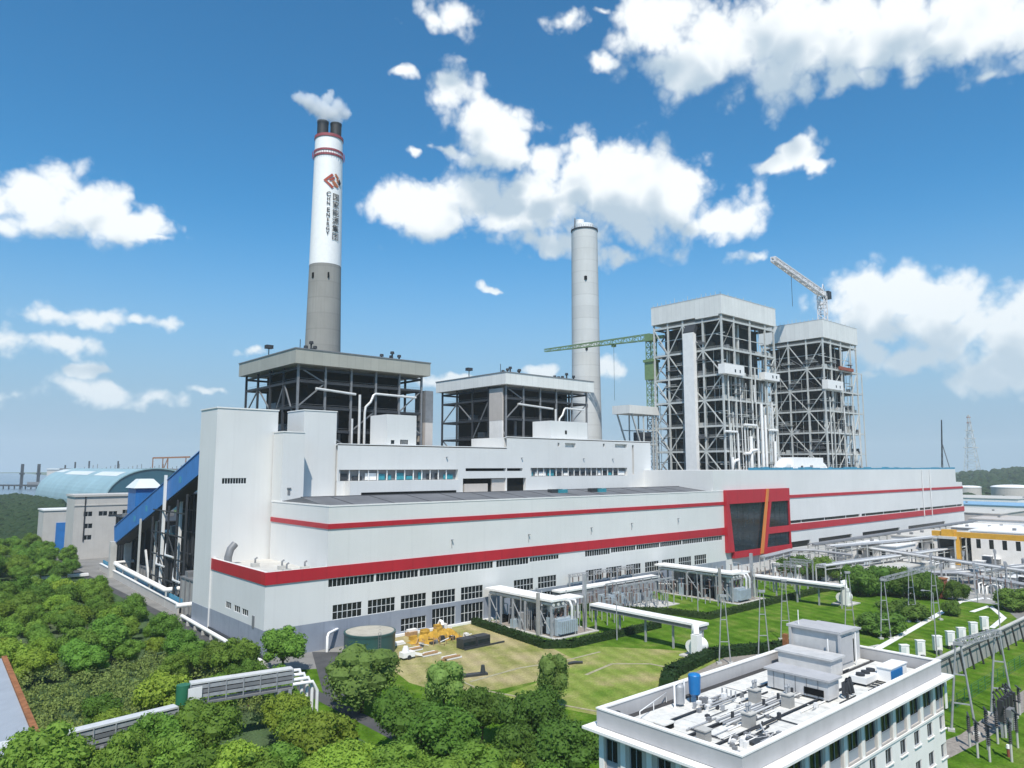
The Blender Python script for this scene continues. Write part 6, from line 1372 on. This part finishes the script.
def fwin(o, u, inw, q, dp):
    o, u, inw = Vector(o), Vector(u), Vector(inw); zz = Vector((0,0,1)); P = lambda a, b, d=dp: o + u * a + zz * b + inw * d
    tall = q[3] - q[1] > 2; zb_ = q[1] + (1.0 if tall else 0)
    f_ = MB(); 
    if tall: f_.face([P(q[0],q[1],dp - .05),P(q[2],q[1],dp - .05),P(q[2],zb_,dp - .05),P(q[0],zb_,dp - .05)])
    for a in (q[0] + .03,(q[0] + q[2]) / 2,q[2] - .03): f_.bar(P(a,zb_,dp - .06),P(a,q[3],dp - .06),.07,.06,up=inw)
    for b in (zb_ + .03,q[3] - .03): f_.bar(P(q[0],b,dp - .06),P(q[2],b,dp - .06),.07,.06,up=inw)
    w = f_.build('window', M['shed_grey'], fb); MB().face([P(q[0],zb_),P(q[2],zb_),P(q[2],q[3]),P(q[0],q[3])]).build('pane', M['glass_dark'], w)
    if not tall: MB().bar(P(q[0] - .15,q[1] - .06,-.06),P(q[2] + .15,q[1] - .06,-.06),.25,.12,up=(0,0,1)).build('sill', M['office_white'], w)
for q in topY: fwin((FX0 + .12 - .12,FY0 + .12,0),(1,0,0),(0,1,0),q,.2)
for q in topX: fwin((FX0 + .12,FY1,0),(0,-1,0),(1,0,0),q,.2)
for q in lowY: fwin((FX0,FY0,0),(1,0,0),(0,1,0),q,.22)
for q in lowX: fwin((FX0,FY1,0),(0,-1,0),(1,0,0),q,.22)
v = MB(); e = 1.15
v.prism([(FX0 - e,FY0 - e),(FX1 + e,FY0 - e),(FX1 + e,FY1 + e),(FX0 - e,FY1 + e)], 16.1, 16.34); v.build('cornice', M['office_white'], fb)
v = MB(); v.box(FX0 - .1,FX1 + .1,FY0 - .1,FY0 + .35,16.4,ZP); v.box(FX0 - .1,FX1 + .1,FY1 - .35,FY1 + .1,16.4,ZP); v.box(FX0 - .1,FX0 + .35,FY0 + .35,FY1 - .35,16.4,ZP); v.box(FX1 - .35,FX1 + .1,FY0 + .35,FY1 - .35,16.4,ZP); v.build('parapet', M['parapet_grey'], fb)
v = MB(); c_ = .14; v.box(FX0 - .16,FX1 + .16,FY0 - .16,FY0 + .42,ZP,ZP + c_); v.box(FX0 - .16,FX1 + .16,FY1 - .42,FY1 + .16,ZP,ZP + c_); v.box(FX0 - .16,FX0 + .42,FY0 + .42,FY1 - .42,ZP,ZP + c_); v.box(FX1 - .42,FX1 + .16,FY0 + .42,FY1 - .42,ZP,ZP + c_); v.build('coping', M['office_white'], fb)
MB().box(FX0 + .35,FX1 - .35,FY0 + .35,FY1 - .35,16.4,16.6).build('roof_deck', M['roof_joint'], fb)
ZR = 16.7
v = MB(); rn = random.Random(6); bx0 = FX0 + 1.0
bands = [(FY0 + 1.0,FY0 + 4.6),(FY0 + 4.9,FY0 + 7.4),(FY0 + 8.1,FY0 + 11.2),(FY0 + 11.5,FY0 + 14.6)]
for (a, b) in bands:
    x = FX0 + 1.0
    while x < FX1 - 1.2:
        w = rn.uniform(2.6,3.2); v.box(x,min(x + w,FX1 - 1.0),a,b,16.6,16.7 + rn.uniform(0,.012)); x += w + .05
v.build('insulation_slab', M['roof_pale'], fb)
v = MB()
for (a, b) in ((bands[0][1],bands[1][0]),(bands[1][1],bands[2][0]),(bands[2][1],bands[3][0])): v.tube([(FX0 + 2,(a + b) / 2,16.85),(FX1 - 8,(a + b) / 2,16.85)], .09, 6)
v.build('roof_conduit', M['steel_dark'], fb)
# penthouse with two blocks
v = MB(); v.box(92.8,96.6,43.4,49.8,16.6,21.1); v.box(96.62,100.4,44.2,49.6,16.6,20.5); ph = v.build('penthouse', M['plant_grey'], fb)
v = MB(); v.box(92.4,96.9,43.0,50.2,21.1,21.4); v.box(96.92,100.6,44.0,49.9,20.5,20.75); v.box(92.42,92.79,43.1,43.4,16.7,21.1); v.box(92.42,92.79,49.6,49.9,16.7,21.1); v.build('roof', M['parapet_grey'], ph)
MB().box(97.2,98.5,44.1,44.19,16.7,19.6).build('door', M['dark_void'], ph); MB().box(93.2,96.2,43.28,43.39,17.4,20.6).build('panel', M['parapet_grey'], ph)
v = MB(); v.tube([(93.4,49,21.4),(93.4,49,23.2)], .06, 6); v.build('lightning_rod', M['bright_white'], ph); v = MB(); v.tube([(92.2,44.6,16.7),(92.2,44.6,20.4)], .09, 6); v.tube([(96.9,43.2,16.7),(96.9,43.2,20.8)], .09, 6); v.build('pipe', M['bright_white'], ph)
v = MB(); v.box(88.6,91.6,42.6,49.4,16.6,18.7); v.box(88.3,91.9,42.3,49.7,18.7,18.95); v.build('duct_house', M['plant_grey'], fb)
# things standing on the roof
def rthing(name, label, cat, x, y, group=None): return thing(name, label, cat, (x,y,ZR), group=group)
t = rthing('duct_housing', 'long low grey metal air duct housing on the roof in front of the penthouse', 'air duct', 76, 41)
MB().box(79.2,81.7,38.5,45.6,ZR + .25,ZR + 2.2).build('casing', M['plant_grey'], t); MB().box(78.9,82.0,38.2,45.9,ZR + 2.2,ZR + 2.4).build('cover', M['parapet_grey'], t); MB().box(79.09,79.19,39.0,41.2,ZR + .5,ZR + 1.2).build('louvre', M['dark_void'], t)
v = MB()
for k in range(5): v.box(79.15,79.199,39.6 + k * 1.3,39.65 + k * 1.3,ZR + .25,ZR + 2.2)
v.build('panel_joint', M['steel_mid'], t)
for k in range(3): MB().box(79.4,81.5,38.9 + k * 3,39.3 + k * 3,ZR,ZR + .25).build('foot', M['steel_dark'], t)
for k in range(2): MB().tube([(81.9 + k * .7,38.1,ZR + .4),(81.9 + k * .7,38.1,ZR + 1.7),(82.6 + k * .7,38.0,ZR + 2.0),(83.3 + k * .7,38.0,ZR + .3)], .2, 8).build('hose', M['steel_dark'], t)
p = G(695,703,ZR)
t = rthing('pressure_vessel', 'bright blue upright pressure vessel on the office roof', 'tank', p.x, p.y)
v = MB(); v.frus((p.x,p.y), .60, .68, ZR + 1.0, ZR + 2.9, 24); v.dome((p.x,p.y), .68, ZR + 2.9, .25, 24, 3); v.frus((p.x,p.y), .25, .60, ZR + .6, ZR + 1.0, 24); v.build('shell', M['plant_blue'], t)
v = MB()
for k in range(3): a = 2.1 * k; v.bar((p.x + .5 * math.cos(a),p.y + .5 * math.sin(a),ZR),(p.x + .5 * math.cos(a),p.y + .5 * math.sin(a),ZR + 1.1),.1)
v.build('leg', M['steel_dark'], t)
p = G(680,706,ZR); t = rthing('pressure_vessel', 'grey upright vessel with white pipes left of the blue vessel', 'tank', p.x, p.y); v = MB(); v.frus((p.x,p.y), .5, .5, ZR + .3, ZR + 2.0, 20); v.dome((p.x,p.y), .5, ZR + 2.0, .3, 20, 3); v.build('shell', M['galvanized'], t)
v = MB(); v.tube([(p.x - .9,p.y,ZR),(p.x - .9,p.y,ZR + 2.3),(p.x - .1,p.y,ZR + 2.4)], .1, 8); v.tube([(p.x + .8,p.y,ZR),(p.x + .8,p.y,ZR + 2.5)], .11, 8); v.build('pipe', M['bright_white'], t)
p = G(715,705,ZR); t = rthing('pump_set', 'cluster of small white pumps and pipes beside the blue vessel', 'pump', p.x, p.y); rn = random.Random(3)
for k in range(6): a, b = p.x + rn.uniform(-2,2.4), p.y + rn.uniform(-1,1); MB().box(a - .25,a + .25,b - .2,b + .2,ZR,ZR + rn.uniform(.5,1.1)).build('pump', M[('bright_white','steel_mid')[k % 2]], t)
for k in range(4): b = p.y - .9 + k * .55; MB().tube([(p.x - 2.4,b,ZR + .4),(p.x + 2.6,b,ZR + .4),(p.x + 2.6,b,ZR + 1.1)], .1, 6).build('pipe', M['galvanized'], t)
for i, (px, py, lb) in enumerate(((749,727,'square roof vent stack in the middle of the office roof'),(755,702,'square roof vent stack near the back parapet right of the pumps'),(788,707,'square roof vent stack below the long duct housing'),(704,741,'low square roof vent box near the front left parapet'))):
    p = G(px, py, ZR); t = rthing('vent_stack', lb, 'vent', p.x, p.y, 'vent stacks on the office roof')
    MB().box(p.x - .5,p.x + .5,p.y - .5,p.y + .5,ZR,ZR + (1.3 if i < 3 else 1.0)).build('shaft', M['concrete'], t); h = ZR + (1.3 if i < 3 else 1.0); MB().box(p.x - .6,p.x + .6,p.y - .6,p.y + .6,h,h + .12).build('cap', M['concrete_pale'], t)
    if i < 3:
        for s_ in (-.25,.25): MB().tube([(p.x + s_,p.y,h + .15),(p.x + s_,p.y,h + .85)], .12, 7).frus((p.x + s_,p.y), .2, .12, h + .8, h + 1.0, 8).build('pipe', M['galvanized'], t)
p = G(757,742,ZR); t = rthing('cable_tangle', 'dark tarpaulin and tangled pipes near the front corner of the office roof', 'roof clutter', p.x, p.y); rn = random.Random(12)
MB().prism([(p.x - 1.4,p.y - .7),(p.x + 1.2,p.y - .9),(p.x + 1.6,p.y + .5),(p.x - .9,p.y + .9)], ZR + .02, ZR + .32).build('tarpaulin', M['tarp'], t)
for k in range(10): a, b = p.x + rn.uniform(-3.5,2.5), p.y + rn.uniform(-1.2,1.6); MB().tube([(a,b,ZR + .25),(a + rn.uniform(.6,2),b + rn.uniform(-.5,.5),ZR + .3),(a + rn.uniform(.6,2),b + rn.uniform(-.5,.5),ZR + rn.uniform(.3,1.1))], .09, 6).build('pipe', M[('galvanized','steel_dark','white_paint')[k % 3]], t)
for k in range(8): a, b = p.x + rn.uniform(-4,2), p.y + rn.uniform(-1.4,1.6); MB().box(a,a + .4,b,b + .35,ZR,ZR + rn.uniform(.3,.8)).build('junction_box', M[('steel_mid','white_paint')[k % 2]], t)
p = G(764,708,ZR); t = rthing('pipe_run', 'bundle of pale pipes with valves crossing the middle of the office roof', 'pipes', p.x, p.y)
for k in range(4): MB().tube([(p.x - 8,p.y - .6 + k * .4,ZR + .3),(p.x + 9,p.y - .6 + k * .4,ZR + .3)], .1, 6).build('pipe', M[('aluminium_duct','galvanized')[k % 2]], t)
for k in range(9): a = p.x - 7 + k * 1.8; MB().box(a,a + .3,p.y - .9,p.y + .9,ZR,ZR + .2).build('saddle', M['steel_mid'], t)
for k in range(40):
    a, b = rn.uniform(58.5,87), rn.uniform(36.6,48.5); w = rn.uniform(.1,.28)
    if a > 78 and b > 38: continue
    MB().box(a - w,a + w,b - w * .8,b + w * .8,ZR + .01,ZR + rn.uniform(.15,.7)).build('junction_box', M[rn.choice(('steel_mid','white_paint','steel_dark','galvanized'))], t)
for k in range(34):
    a, b = rn.uniform(58.5,80), rn.uniform(36.6,45); ln = rn.uniform(1,6); y_ = rn.random() < .4
    MB().tube([(a,b,ZR + .12),(a + (0 if y_ else ln),min(b + (ln if y_ else 0),49),ZR + .14)], rn.uniform(.04,.09), 6).build('conduit', M[rn.choice(('steel_dark','galvanized','white_paint'))], t)
for k in range(5): a = p.x - 6 + k * 3; MB().frus((a,p.y), .16, .16, ZR + .3, ZR + .9, 8).build('valve', M['steel_dark'], t)
p = G(893,680,ZR); t = rthing('chiller_unit', 'blue and white chiller unit by the right parapet of the office roof', 'air conditioner', p.x, p.y)
MB().box(p.x - 2.2,p.x + 2.4,p.y - .7,p.y + .9,ZR + .2,ZR + 1.7).build('casing', M['bright_white'], t); MB().box(p.x - 2.25,p.x + 1.0,p.y - .78,p.y - .71,ZR + .35,ZR + 1.5).build('panel', M['plant_blue'], t); MB().box(p.x - 2.3,p.x + 2.5,p.y - .8,p.y + 1,ZR + 1.7,ZR + 1.82).build('lid', M['bright_white'], t)
for k in range(2): MB().box(p.x - 2 + k * 3.6,p.x - 1.6 + k * 3.6,p.y - .6,p.y + .8,ZR,ZR + .2).build('foot', M['steel_dark'], t)
p = G(866,682,ZR); t = rthing('fan_bank', 'low white fan bank with dark openings between the penthouse and the chiller', 'air conditioner', p.x, p.y)
MB().box(p.x - 2.2,p.x + 2.2,p.y - 1,p.y + 1,ZR + .3,ZR + 1.0).build('casing', M['white_paint'], t)
for k in range(3): MB().frus((p.x - 1.4 + k * 1.4,p.y), .5, .5, ZR + 1.0, ZR + 1.3, 14).build('fan', M['steel_dark'], t)
for k in range(2): MB().box(p.x - 1.9 + k * 3.4,p.x - 1.5 + k * 3.4,p.y - .9,p.y + .9,ZR,ZR + .3).build('foot', M['steel_dark'], t)
for k in range(3): MB().tube([(p.x - 2 + k,p.y - 1.1,ZR + .2),(p.x - 2 + k,p.y - 2.0,ZR + .2),(p.x - 4,p.y - 2.0 - k * .2,ZR + .2)], .1, 6).build('pipe', M['steel_dark'], t)
p = G(640,722,ZR); t = rthing('handrail', 'thin white pipe rail at the back left of the office roof', 'railing', p.x, p.y)
MB().tube([(p.x,p.y,ZR),(p.x,p.y,ZR + 1.0),(p.x + 7,p.y + 2.0,ZR + 1.0),(p.x + 7,p.y + 2.0,ZR)], .05, 6).build('rail', M['bright_white'], t); MB().tube([(p.x + 3.5,p.y + 1,ZR),(p.x + 3.5,p.y + 1,ZR + 1)], .05, 6).build('post', M['bright_white'], t)
p = G(664,728,ZR); t = rthing('roof_hatch', 'low white roof hatch with black side near the left parapet', 'hatch', p.x, p.y); MB().box(p.x - .8,p.x + .8,p.y - .6,p.y + .6,ZR,ZR + .5).build('kerb', M['dark_void'], t); MB().box(p.x - .9,p.x + .9,p.y - .7,p.y + .7,ZR + .5,ZR + .62).build('lid', M['roof_pale'], t)
p = G(617,724,ZR); t = rthing('floodlight', 'small black floodlight by the left back corner of the office roof', 'floodlight', p.x, p.y); MB().bar((p.x,p.y,ZR),(p.x,p.y,ZR + .9),.1).build('post', M['steel_dark'], t); MB().box(p.x - .3,p.x + .3,p.y - .2,p.y + .2,ZR + .8,ZR + 1.2).build('lamp', M['tarp'], t)

# ================================================================== ELEVATED PIPE GALLERY AT THE LOWER LEFT
def gallery(label, a, b, z, w, h, posts):
    t = thing('pipe_gallery', label, 'pipe gallery', (a.x,a.y,0)); d = (b - a).normalized(); s_ = Vector((d.y,-d.x,0))
    A, B = Vector((a.x,a.y,z)), Vector((b.x,b.y,z))
    MB().bar(A, B, w, .24).build('roof', M['aluminium_duct'], t); dn = Vector((0,0,1))
    for q, (dz, hh, mt) in enumerate(((.6,.55,'galvanized'),(1.3,.5,'steel_mid'),(1.95,.45,'galvanized'))):
        MB().bar(A - dn * dz, B - dn * dz, w * .86, hh).build('casing', M[mt], t)
    MB().bar(A - dn * h, B - dn * h, w, .3).build('floor_beam', M['steel_mid'], t)
    v = MB(); L_ = (B - A).length; n = int(L_ / 2.4)
    for k in range(n + 1): c_ = A.lerp(B, k / n); v.bar(c_ + s_ * w * .46, c_ + s_ * w * .46 - dn * h, .14)
    v.build('side_post', M['galvanized'], t)
    for f in posts:
        c_ = A.lerp(B, f); v = MB()
        for q in (-.4,.4): v.bar(c_ + s_ * w * q - dn * h, (c_.x + s_.x * w * q,c_.y + s_.y * w * q,0), .5)
        v.build('column', M['galvanized'], t)
    return t, A, B, d, s_
a, b = G(190,683,9.6), G(292,668,9.6)
t, A, B, d, s_ = gallery('upper grey pipe gallery with white roof and green rounded end among the trees', a, b, 9.6, 1.7, 3.0, (.06,.86,.97))
MB().tube([A - d * .9 - Vector((0,0,.1)), A - d * .9 - Vector((0,0,2.8))], 1.0, 14).build('green_end', M['end_green'], t)
MB().bar(A + d * .6 + s_ * 1.14 - Vector((0,0,.5)), A + d * .6 + s_ * 1.14 - Vector((0,0,2.4)), .15, 2.0).build('door_panel', M['white_paint'], t)
for k in range(4): MB().tube([B + s_ * (k * .5 - .7) - Vector((0,0,.6 + k * .6)), B + d * (1.4 + k * .6) + s_ * (k * .5 - .7) - Vector((0,0,.6 + k * .6)), B + d * (1.9 + k * .7) + s_ * (k * .5 - .7) - Vector((0,0,2.4 + k * .5)), B + d * (1.9 + k * .7) + s_ * (k * .5 - .7) - Vector((0,0,8.5))], .28, 8).build('pipe_bend', M['bright_white'], t)
a, b = G(44,738,7.6), G(176,706,7.6)
t, A, B, d, s_ = gallery('lower grey pipe gallery with white roof stepping down to the left between the trees', a, b, 7.6, 1.7, 2.6, (.05,.40,.95))
a, b = G(-30,752,6.6), G(36,738,6.6)
t, A, B, d, s_ = gallery('end of the pipe gallery with white roof and green hoop at the left edge', a, b, 6.6, 2.4, 2.0, (.3,.9))
MB().tube([B - d * 2.2 + Vector((0,0,.1)), B - d * 2.0 + Vector((0,0,.9)), B - d * .3 + Vector((0,0,1.0)), B - d * .1 + Vector((0,0,-.6))], .22, 8).build('green_hoop', M['end_green'], t)
t = thing('lean_to_shed', 'grey roofed shed with rusty ridge edge cut off by the left edge', 'shed', (14,140,0))
pa, pb = G(2,658,7), G(36,742,7)
v = MB(); o_ = Vector((-14,0,0)); v.face([pb, pa, pa + o_ - Vector((0,0,3)), pb + o_ - Vector((0,0,3))]); v.face([pb - Vector((0,0,.2)), pb + o_ - Vector((0,0,3.2)), pa + o_ - Vector((0,0,3.2)), pa - Vector((0,0,.2))]); v.build('roof', M['shed_grey'], t)
MB().bar(pa + Vector((.3,0,.1)), pb + Vector((.3,0,.1)), .8, .5).build('ridge_edge', M['rust'], t)
MB().box(pb.x - 12,pb.x + .2,pb.y + 1,pa.y - 1,0,3.9).build('wall', M['concrete'], t)

# ================================================================== TREES
def crown_mesh(name, seedn, rx, rz, zc, nclump, leaves, size, m, droop=0.0, core=.82):
    rn = random.Random(seedn); mb = MB(); cl = []
    for i in range(nclump):
        u = rn.random() * 2 * math.pi; w = rn.uniform(-.55, 1.0); rr = rn.uniform(.42, .8); q = math.sqrt(max(0, 1 - w * w))
        c = Vector((math.cos(u) * q * rx * rr * rn.uniform(.8,1.15), math.sin(u) * q * rx * rr * rn.uniform(.8,1.15), zc + w * rz * rr)); cl.append((c, rn.uniform(.26,.44) * rx))
    cl.append((Vector((0,0,zc)), rx * .68))
    for (c, r) in cl:
        # inner leafy core: faceted lump
        n = 7; rings = []
        for j in range(1, 5):
            ph_ = math.pi * j / 5; ring = []
            for k in range(n):
                t_ = 2 * math.pi * k / n + j * .4; rr = r * core * rn.uniform(.8,1.1); ring.append(c + Vector((rr * math.sin(ph_) * math.cos(t_), rr * math.sin(ph_) * math.sin(t_), rr * .85 * math.cos(ph_))))
            rings.append(ring)
        tp, bt = c + Vector((0,0,r * core * .9)), c - Vector((0,0,r * core * .8))
        for k in range(n):
            k2 = (k + 1) % n; mb.face([rings[0][k], rings[0][k2], tp], True); mb.face([rings[3][k2], rings[3][k], bt], True)
            for j in range(3): mb.face([rings[j + 1][k], rings[j + 1][k2], rings[j][k2], rings[j][k]], True)
        def fn():
            d = Vector((rn.gauss(0,1), rn.gauss(0,1), rn.gauss(.25,1))).normalized(); q = c + Vector((d.x * r, d.y * r, d.z * r * .85)) * rn.uniform(.72,1.1)
            if droop: q.z -= droop * rn.random() * max(0, (q - Vector((0,0,q.z))).length / rx)
            return q, d
        leafcloud(mb, rn, fn, int(leaves * (r / (.34 * rx)) ** 2), size)
    me_o = mb.build(name, M[m]); return me_o
def tree_src(name, label, cat, seedn, h, rx, m, nclump=30, leaves=170, size=.225, droop=0.0, rzf=.42, group=None):
    t = thing(name, label, cat, group=group); rz = h * rzf
    c = crown_mesh('crown', seedn, rx, rz, h - rz * .95, nclump, leaves, size, m, droop); c.parent = t
    rn = random.Random(seedn); v = MB(); v.tube([(0,0,0),(.1,.05,h * .3),(.15,-.1,h * .65)], .26, 7, .12)
    for k in range(5): a = k * 1.3; v.tube([(.1,0,h * .28),(math.cos(a) * rx * .35,math.sin(a) * rx * .35,h * .52),(math.cos(a) * rx * .6,math.sin(a) * rx * .6,h * .68)], .11, 5, .04)
    o = v.build('trunk', M['bark'], t); return t
rn = random.Random(100)
LB = 'broad leafy green tree in the wood left of the plant'
protos = [tree_src('broadleaf_tree', LB, 'tree', 200 + i, (8.4,9.2,7.6,8.8)[i], (4.3,4.8,3.9,4.4)[i], ('leaf','leaf','leaf_bright','leaf')[i], group='trees of the wood left of the plant') for i in range(4)]
fresh = set(range(4))
def put(i, loc, rz, sc, label=None, group=None):
    if i in fresh:
        fresh.discard(i); o = protos[i]; o.location = loc; o.rotation_euler.z = rz; o.scale = sc
        if label: o['label'] = label
    else: o = dup(protos[i], loc, rz, label, sc=sc)
    if group is not None:
        if group: o['group'] = group
        elif 'group' in o: del o['group']
    return o
# the wood: jittered rows between the left edge of the view and the road
y = 92.0; pl_ = []
while y < 470:
    step = 7.0 + (y - 92) * .006; x = .095 * y - 4
    while x < 63.0:
        xx, yy = x + rn.uniform(-2,2), y + rn.uniform(-2,2); ok = True
        if xx > (56.5 if yy < 250 else 57.5 if yy < 330 else 70): ok = False
        q0 = G(48,590)
        if abs(xx - q0.x) < 17 and -24 < yy - q0.y < 16: ok = ok and rn.random() < .16
        if rn.random() < .05: ok = False
        if 134 < yy < 164 and 25 < xx < 44: ok = False                    # low scrub clearing
        if yy < 122: ok = False
        if 96 < yy < 124 and 34 < xx < 56 and abs(yy - 118) < 6: ok = False   # gallery
        if ok and abs(yy - 117) < 4.0 and xx < 37: ok = False
        if xx < 25.5 and 104 < yy < 172: ok = False                         # shed
        if ok: pl_.append((xx,yy))
        x += step * rn.uniform(.85,1.2)
    y += step * .9
for (xx, yy) in pl_[:235]:
    s_ = rn.uniform(.62,1.25) * (.85 if xx > 46 else 1); put(rn.randrange(4), (xx,yy,0), rn.random() * 6.28, (s_ * rn.uniform(.92,1.1),s_,s_ * rn.uniform(.85,1.1)))
# scrub in the clearing, one mass nobody could count
v = MB(); rs_ = random.Random(55)
for k in range(420):
    c = Vector((rs_.uniform(21,54), rs_.uniform(118,172), rs_.uniform(.6,2.4))); r = rs_.uniform(.9,1.9)
    def fn():
        d = Vector((rs_.gauss(0,1), rs_.gauss(0,1), abs(rs_.gauss(.5,1)))).normalized(); return c + d * r * rs_.uniform(.6,1.1), d
    leafcloud(v, rs_, fn, 60, .24)
tag(v.build('undergrowth', M['scrub_leaf']), 'brownish green low scrub filling the clearing in the left wood', 'undergrowth', kind='stuff')
def at_top(px, py, h): q = G(px, py, h); return Vector((q.x, q.y, 0))
# single trees one can tell apart
dk = tree_src('broadleaf_tree', 'x', 'tree', 301, 8.5, 4.4, 'leaf_dark', leaves=165)
wl = tree_src('willow_tree', 'x', 'tree', 302, 9.0, 4.6, 'leaf_willow', nclump=32, leaves=170, size=.22, droop=2.2, rzf=.46)
dkf, wlf, shf = [True], [True], [True]
sb_ = tree_src('shrub', 'x', 'shrub', 303, 5.2, 4.2, 'leaf_dark', nclump=30, leaves=110, size=.26, rzf=.53)
def single(kind, px, ptop, h, w, label):
    loc = at_top(px, ptop + 1, h)
    if kind == 'd': src, base, fl = dk, 8.5, dkf
    elif kind == 's': src, base, fl = sb_, 5.2, shf
    elif kind == 'w': src, base, fl = wl, 9.0, wlf
    else: return put(kind, loc, rn.random() * 6.28, (w / (4.3,4.8,3.9,4.4)[kind],) * 2 + (h / (8.4,9.2,7.6,8.8)[kind],), label, '')
    sc = (w / {'d':4.4,'w':4.6,'s':4.2}[kind],) * 2 + (h / base,)
    if fl[0]: fl[0] = False; o = src; o.location = loc; o.scale = sc; o['label'] = label
    else: o = dup(src, loc, rn.random() * 6.28, label, sc=sc)
    return o
for a_ in ((0,284,627,9.2,5.3,'round tree against the facade left of the green tank'),('w',363,645,11,7.0,'large willow in front of the green tank'),('w',444,660,9.2,4.2,'thin willow below the yellow crane truck'),
           ('d',482,689,8.1,4.0,'compact round dark tree at the edge of the dry lawn'),(1,402,690,9.3,5.3,'leafy tree right below the large willow'),(3,440,708,9.3,5.8,'broad tree left of the compact dark tree'),
           (2,318,712,8.2,4.9,'bright yellowish tree right of the pipe gallery end'),(2,350,742,7.5,4.6,'bright tree at the bottom edge below the large willow'),(0,396,745,7.5,4.9,'tree at the bottom edge under the leafy tree'),(2,290,690,8.0,3.9,'bright tree touching the right end of the upper gallery'),
           ('w',552,652,9.7,3.4,'slender tree standing on the lawn left of the office building'),('d',538,690,9.7,4.9,'dark tree on the lawn at mid height left of the office building'),('d',570,722,9.2,5.0,'dark tree touching the left corner of the office building'),('d',520,728,8.1,4.2,'dark tree at the lower left of the lawn group'),(0,548,742,7.0,3.9,'green tree at the bottom edge beside the office building'),(2,512,757,5.4,3.0,'small bright tree at the bottom edge of the lawn'),
           (3,478,745,7.5,4.6,'tree at the bottom edge below the compact dark tree'),(1,440,755,7.5,4.6,'tree at the bottom edge left of the lawn strip')):
    single(*a_)
for a_ in ((2,300,706,7,3.8,'bright tree below the bent pipes of the upper gallery'),(0,262,748,7,4.6,'tree at the bottom edge left of the gallery pipes'),(3,205,752,7,4.6,'tree at the bottom edge under the broad tree'),(1,130,752,7,4.6,'tree at the bottom edge under the lower gallery'),(2,325,752,6.5,4,'bright tree at the bottom edge right of the gallery pipes'),(0,122,730,9.5,3.6,'small tree in front of the lower gallery'),(0,150,712,8.6,4.4,'tree leaning against the right end of the lower gallery'),(1,205,700,9.0,5.0,'broad tree in front of the green gallery end'),(3,176,735,8.0,4.4,'tree at the bottom edge below the gallery step'),(2,232,740,8.0,4.4,'bright tree at the bottom edge below the upper gallery'),(0,46,727,10.5,5.8,'tree at the bottom left corner below the gallery'),(2,92,745,6.5,4.0,'bright tree at the bottom edge right of the corner tree'),(3,280,745,7.0,4.2,'tree at the bottom edge below the gallery pipes')):
    single(*a_)
for (px, pt, h, w, lb) in ((797,556,8,7,'dark shrub mass behind the right bus duct, left one'),(820,557,8,7,'dark shrub mass behind the right bus duct, right one'),(858,566,9,7,'dark shrub left of the gantry row'),(882,566,9,7,'dark shrub behind the leftmost gantry of the row'),(905,568,9,7,'dark shrub behind the middle gantry of the row'),(925,572,8,6,'dark shrub left of the brick pillar'),(955,580,6,3.6,'dark olive shrub right of the brick pillar'),(1016,588,6,7,'flat topped dark shrub at the right edge above the wall'),(905,600,5,6.5,'low dark bush under the middle gantry of the row'),(880,612,5,7,'low broad dark bush beside the right lawn'),(950,600,4,3,'small dark bush below the brick pillar'),(645,574,4,3,'bush behind the bus ducts near the facade'),(725,578,5,3.5,'bush by the farther transformer bay')):
    single('s', px, pt, h, w, lb)
# ------------------------------------------------------------------ far woods, one mass
v = MB(); rs_ = random.Random(9)
def lump(c, r, n=6):
    rings = []
    for j in range(1,4):
        ph_ = math.pi * .5 * j / 3.2; rings.append([c + Vector((r * math.sin(ph_) * math.cos(6.283 * k / n + j) * rs_.uniform(.75,1.15), r * math.sin(ph_) * math.sin(6.283 * k / n + j) * rs_.uniform(.75,1.15), r * .9 * math.cos(ph_) * rs_.uniform(.85,1.15))) for k in range(n)])
    tp = c + Vector((0,0,r))
    for k in range(n):
        k2 = (k + 1) % n; v.face([rings[0][k], rings[0][k2], tp], True)
        for j in range(2): v.face([rings[j + 1][k], rings[j + 1][k2], rings[j][k2], rings[j][k]], True)
for k in range(5200):                                               # right: in front of and over the hill
    x = rs_.uniform(560,4200); yy = rs_.uniform(-300,900) if x > 1200 else rs_.uniform(205,620)
    if 880 < x < 1240 and 180 < yy < 460 and rs_.random() < .6: continue
    if 1000 < x < 1180 and 240 < yy < 350: continue
    if x > 720 and x < 905 and 90 < yy < 300: continue
    zz = hz_(x, yy) if x > 1500 else 0; lump(Vector((x, yy, max(0, zz) + 1)), rs_.uniform(4,9) * (1 + x / 5000))
for k in range(2600):                                               # left: between the wood and the river, and beyond the coal store
    yy = rs_.uniform(440,1150); x = rs_.uniform(.06 * yy, .17 * yy)
    if 150 < x < 262 and yy > 745: continue
    if 60 < x < 140 and yy < 445: continue
    lump(Vector((x, yy, 1)), rs_.uniform(4,8))
tag(v.build('far_woods', M['far_leaf']), 'dark distant woods beyond the plant and on the hill', 'woods', kind='stuff')
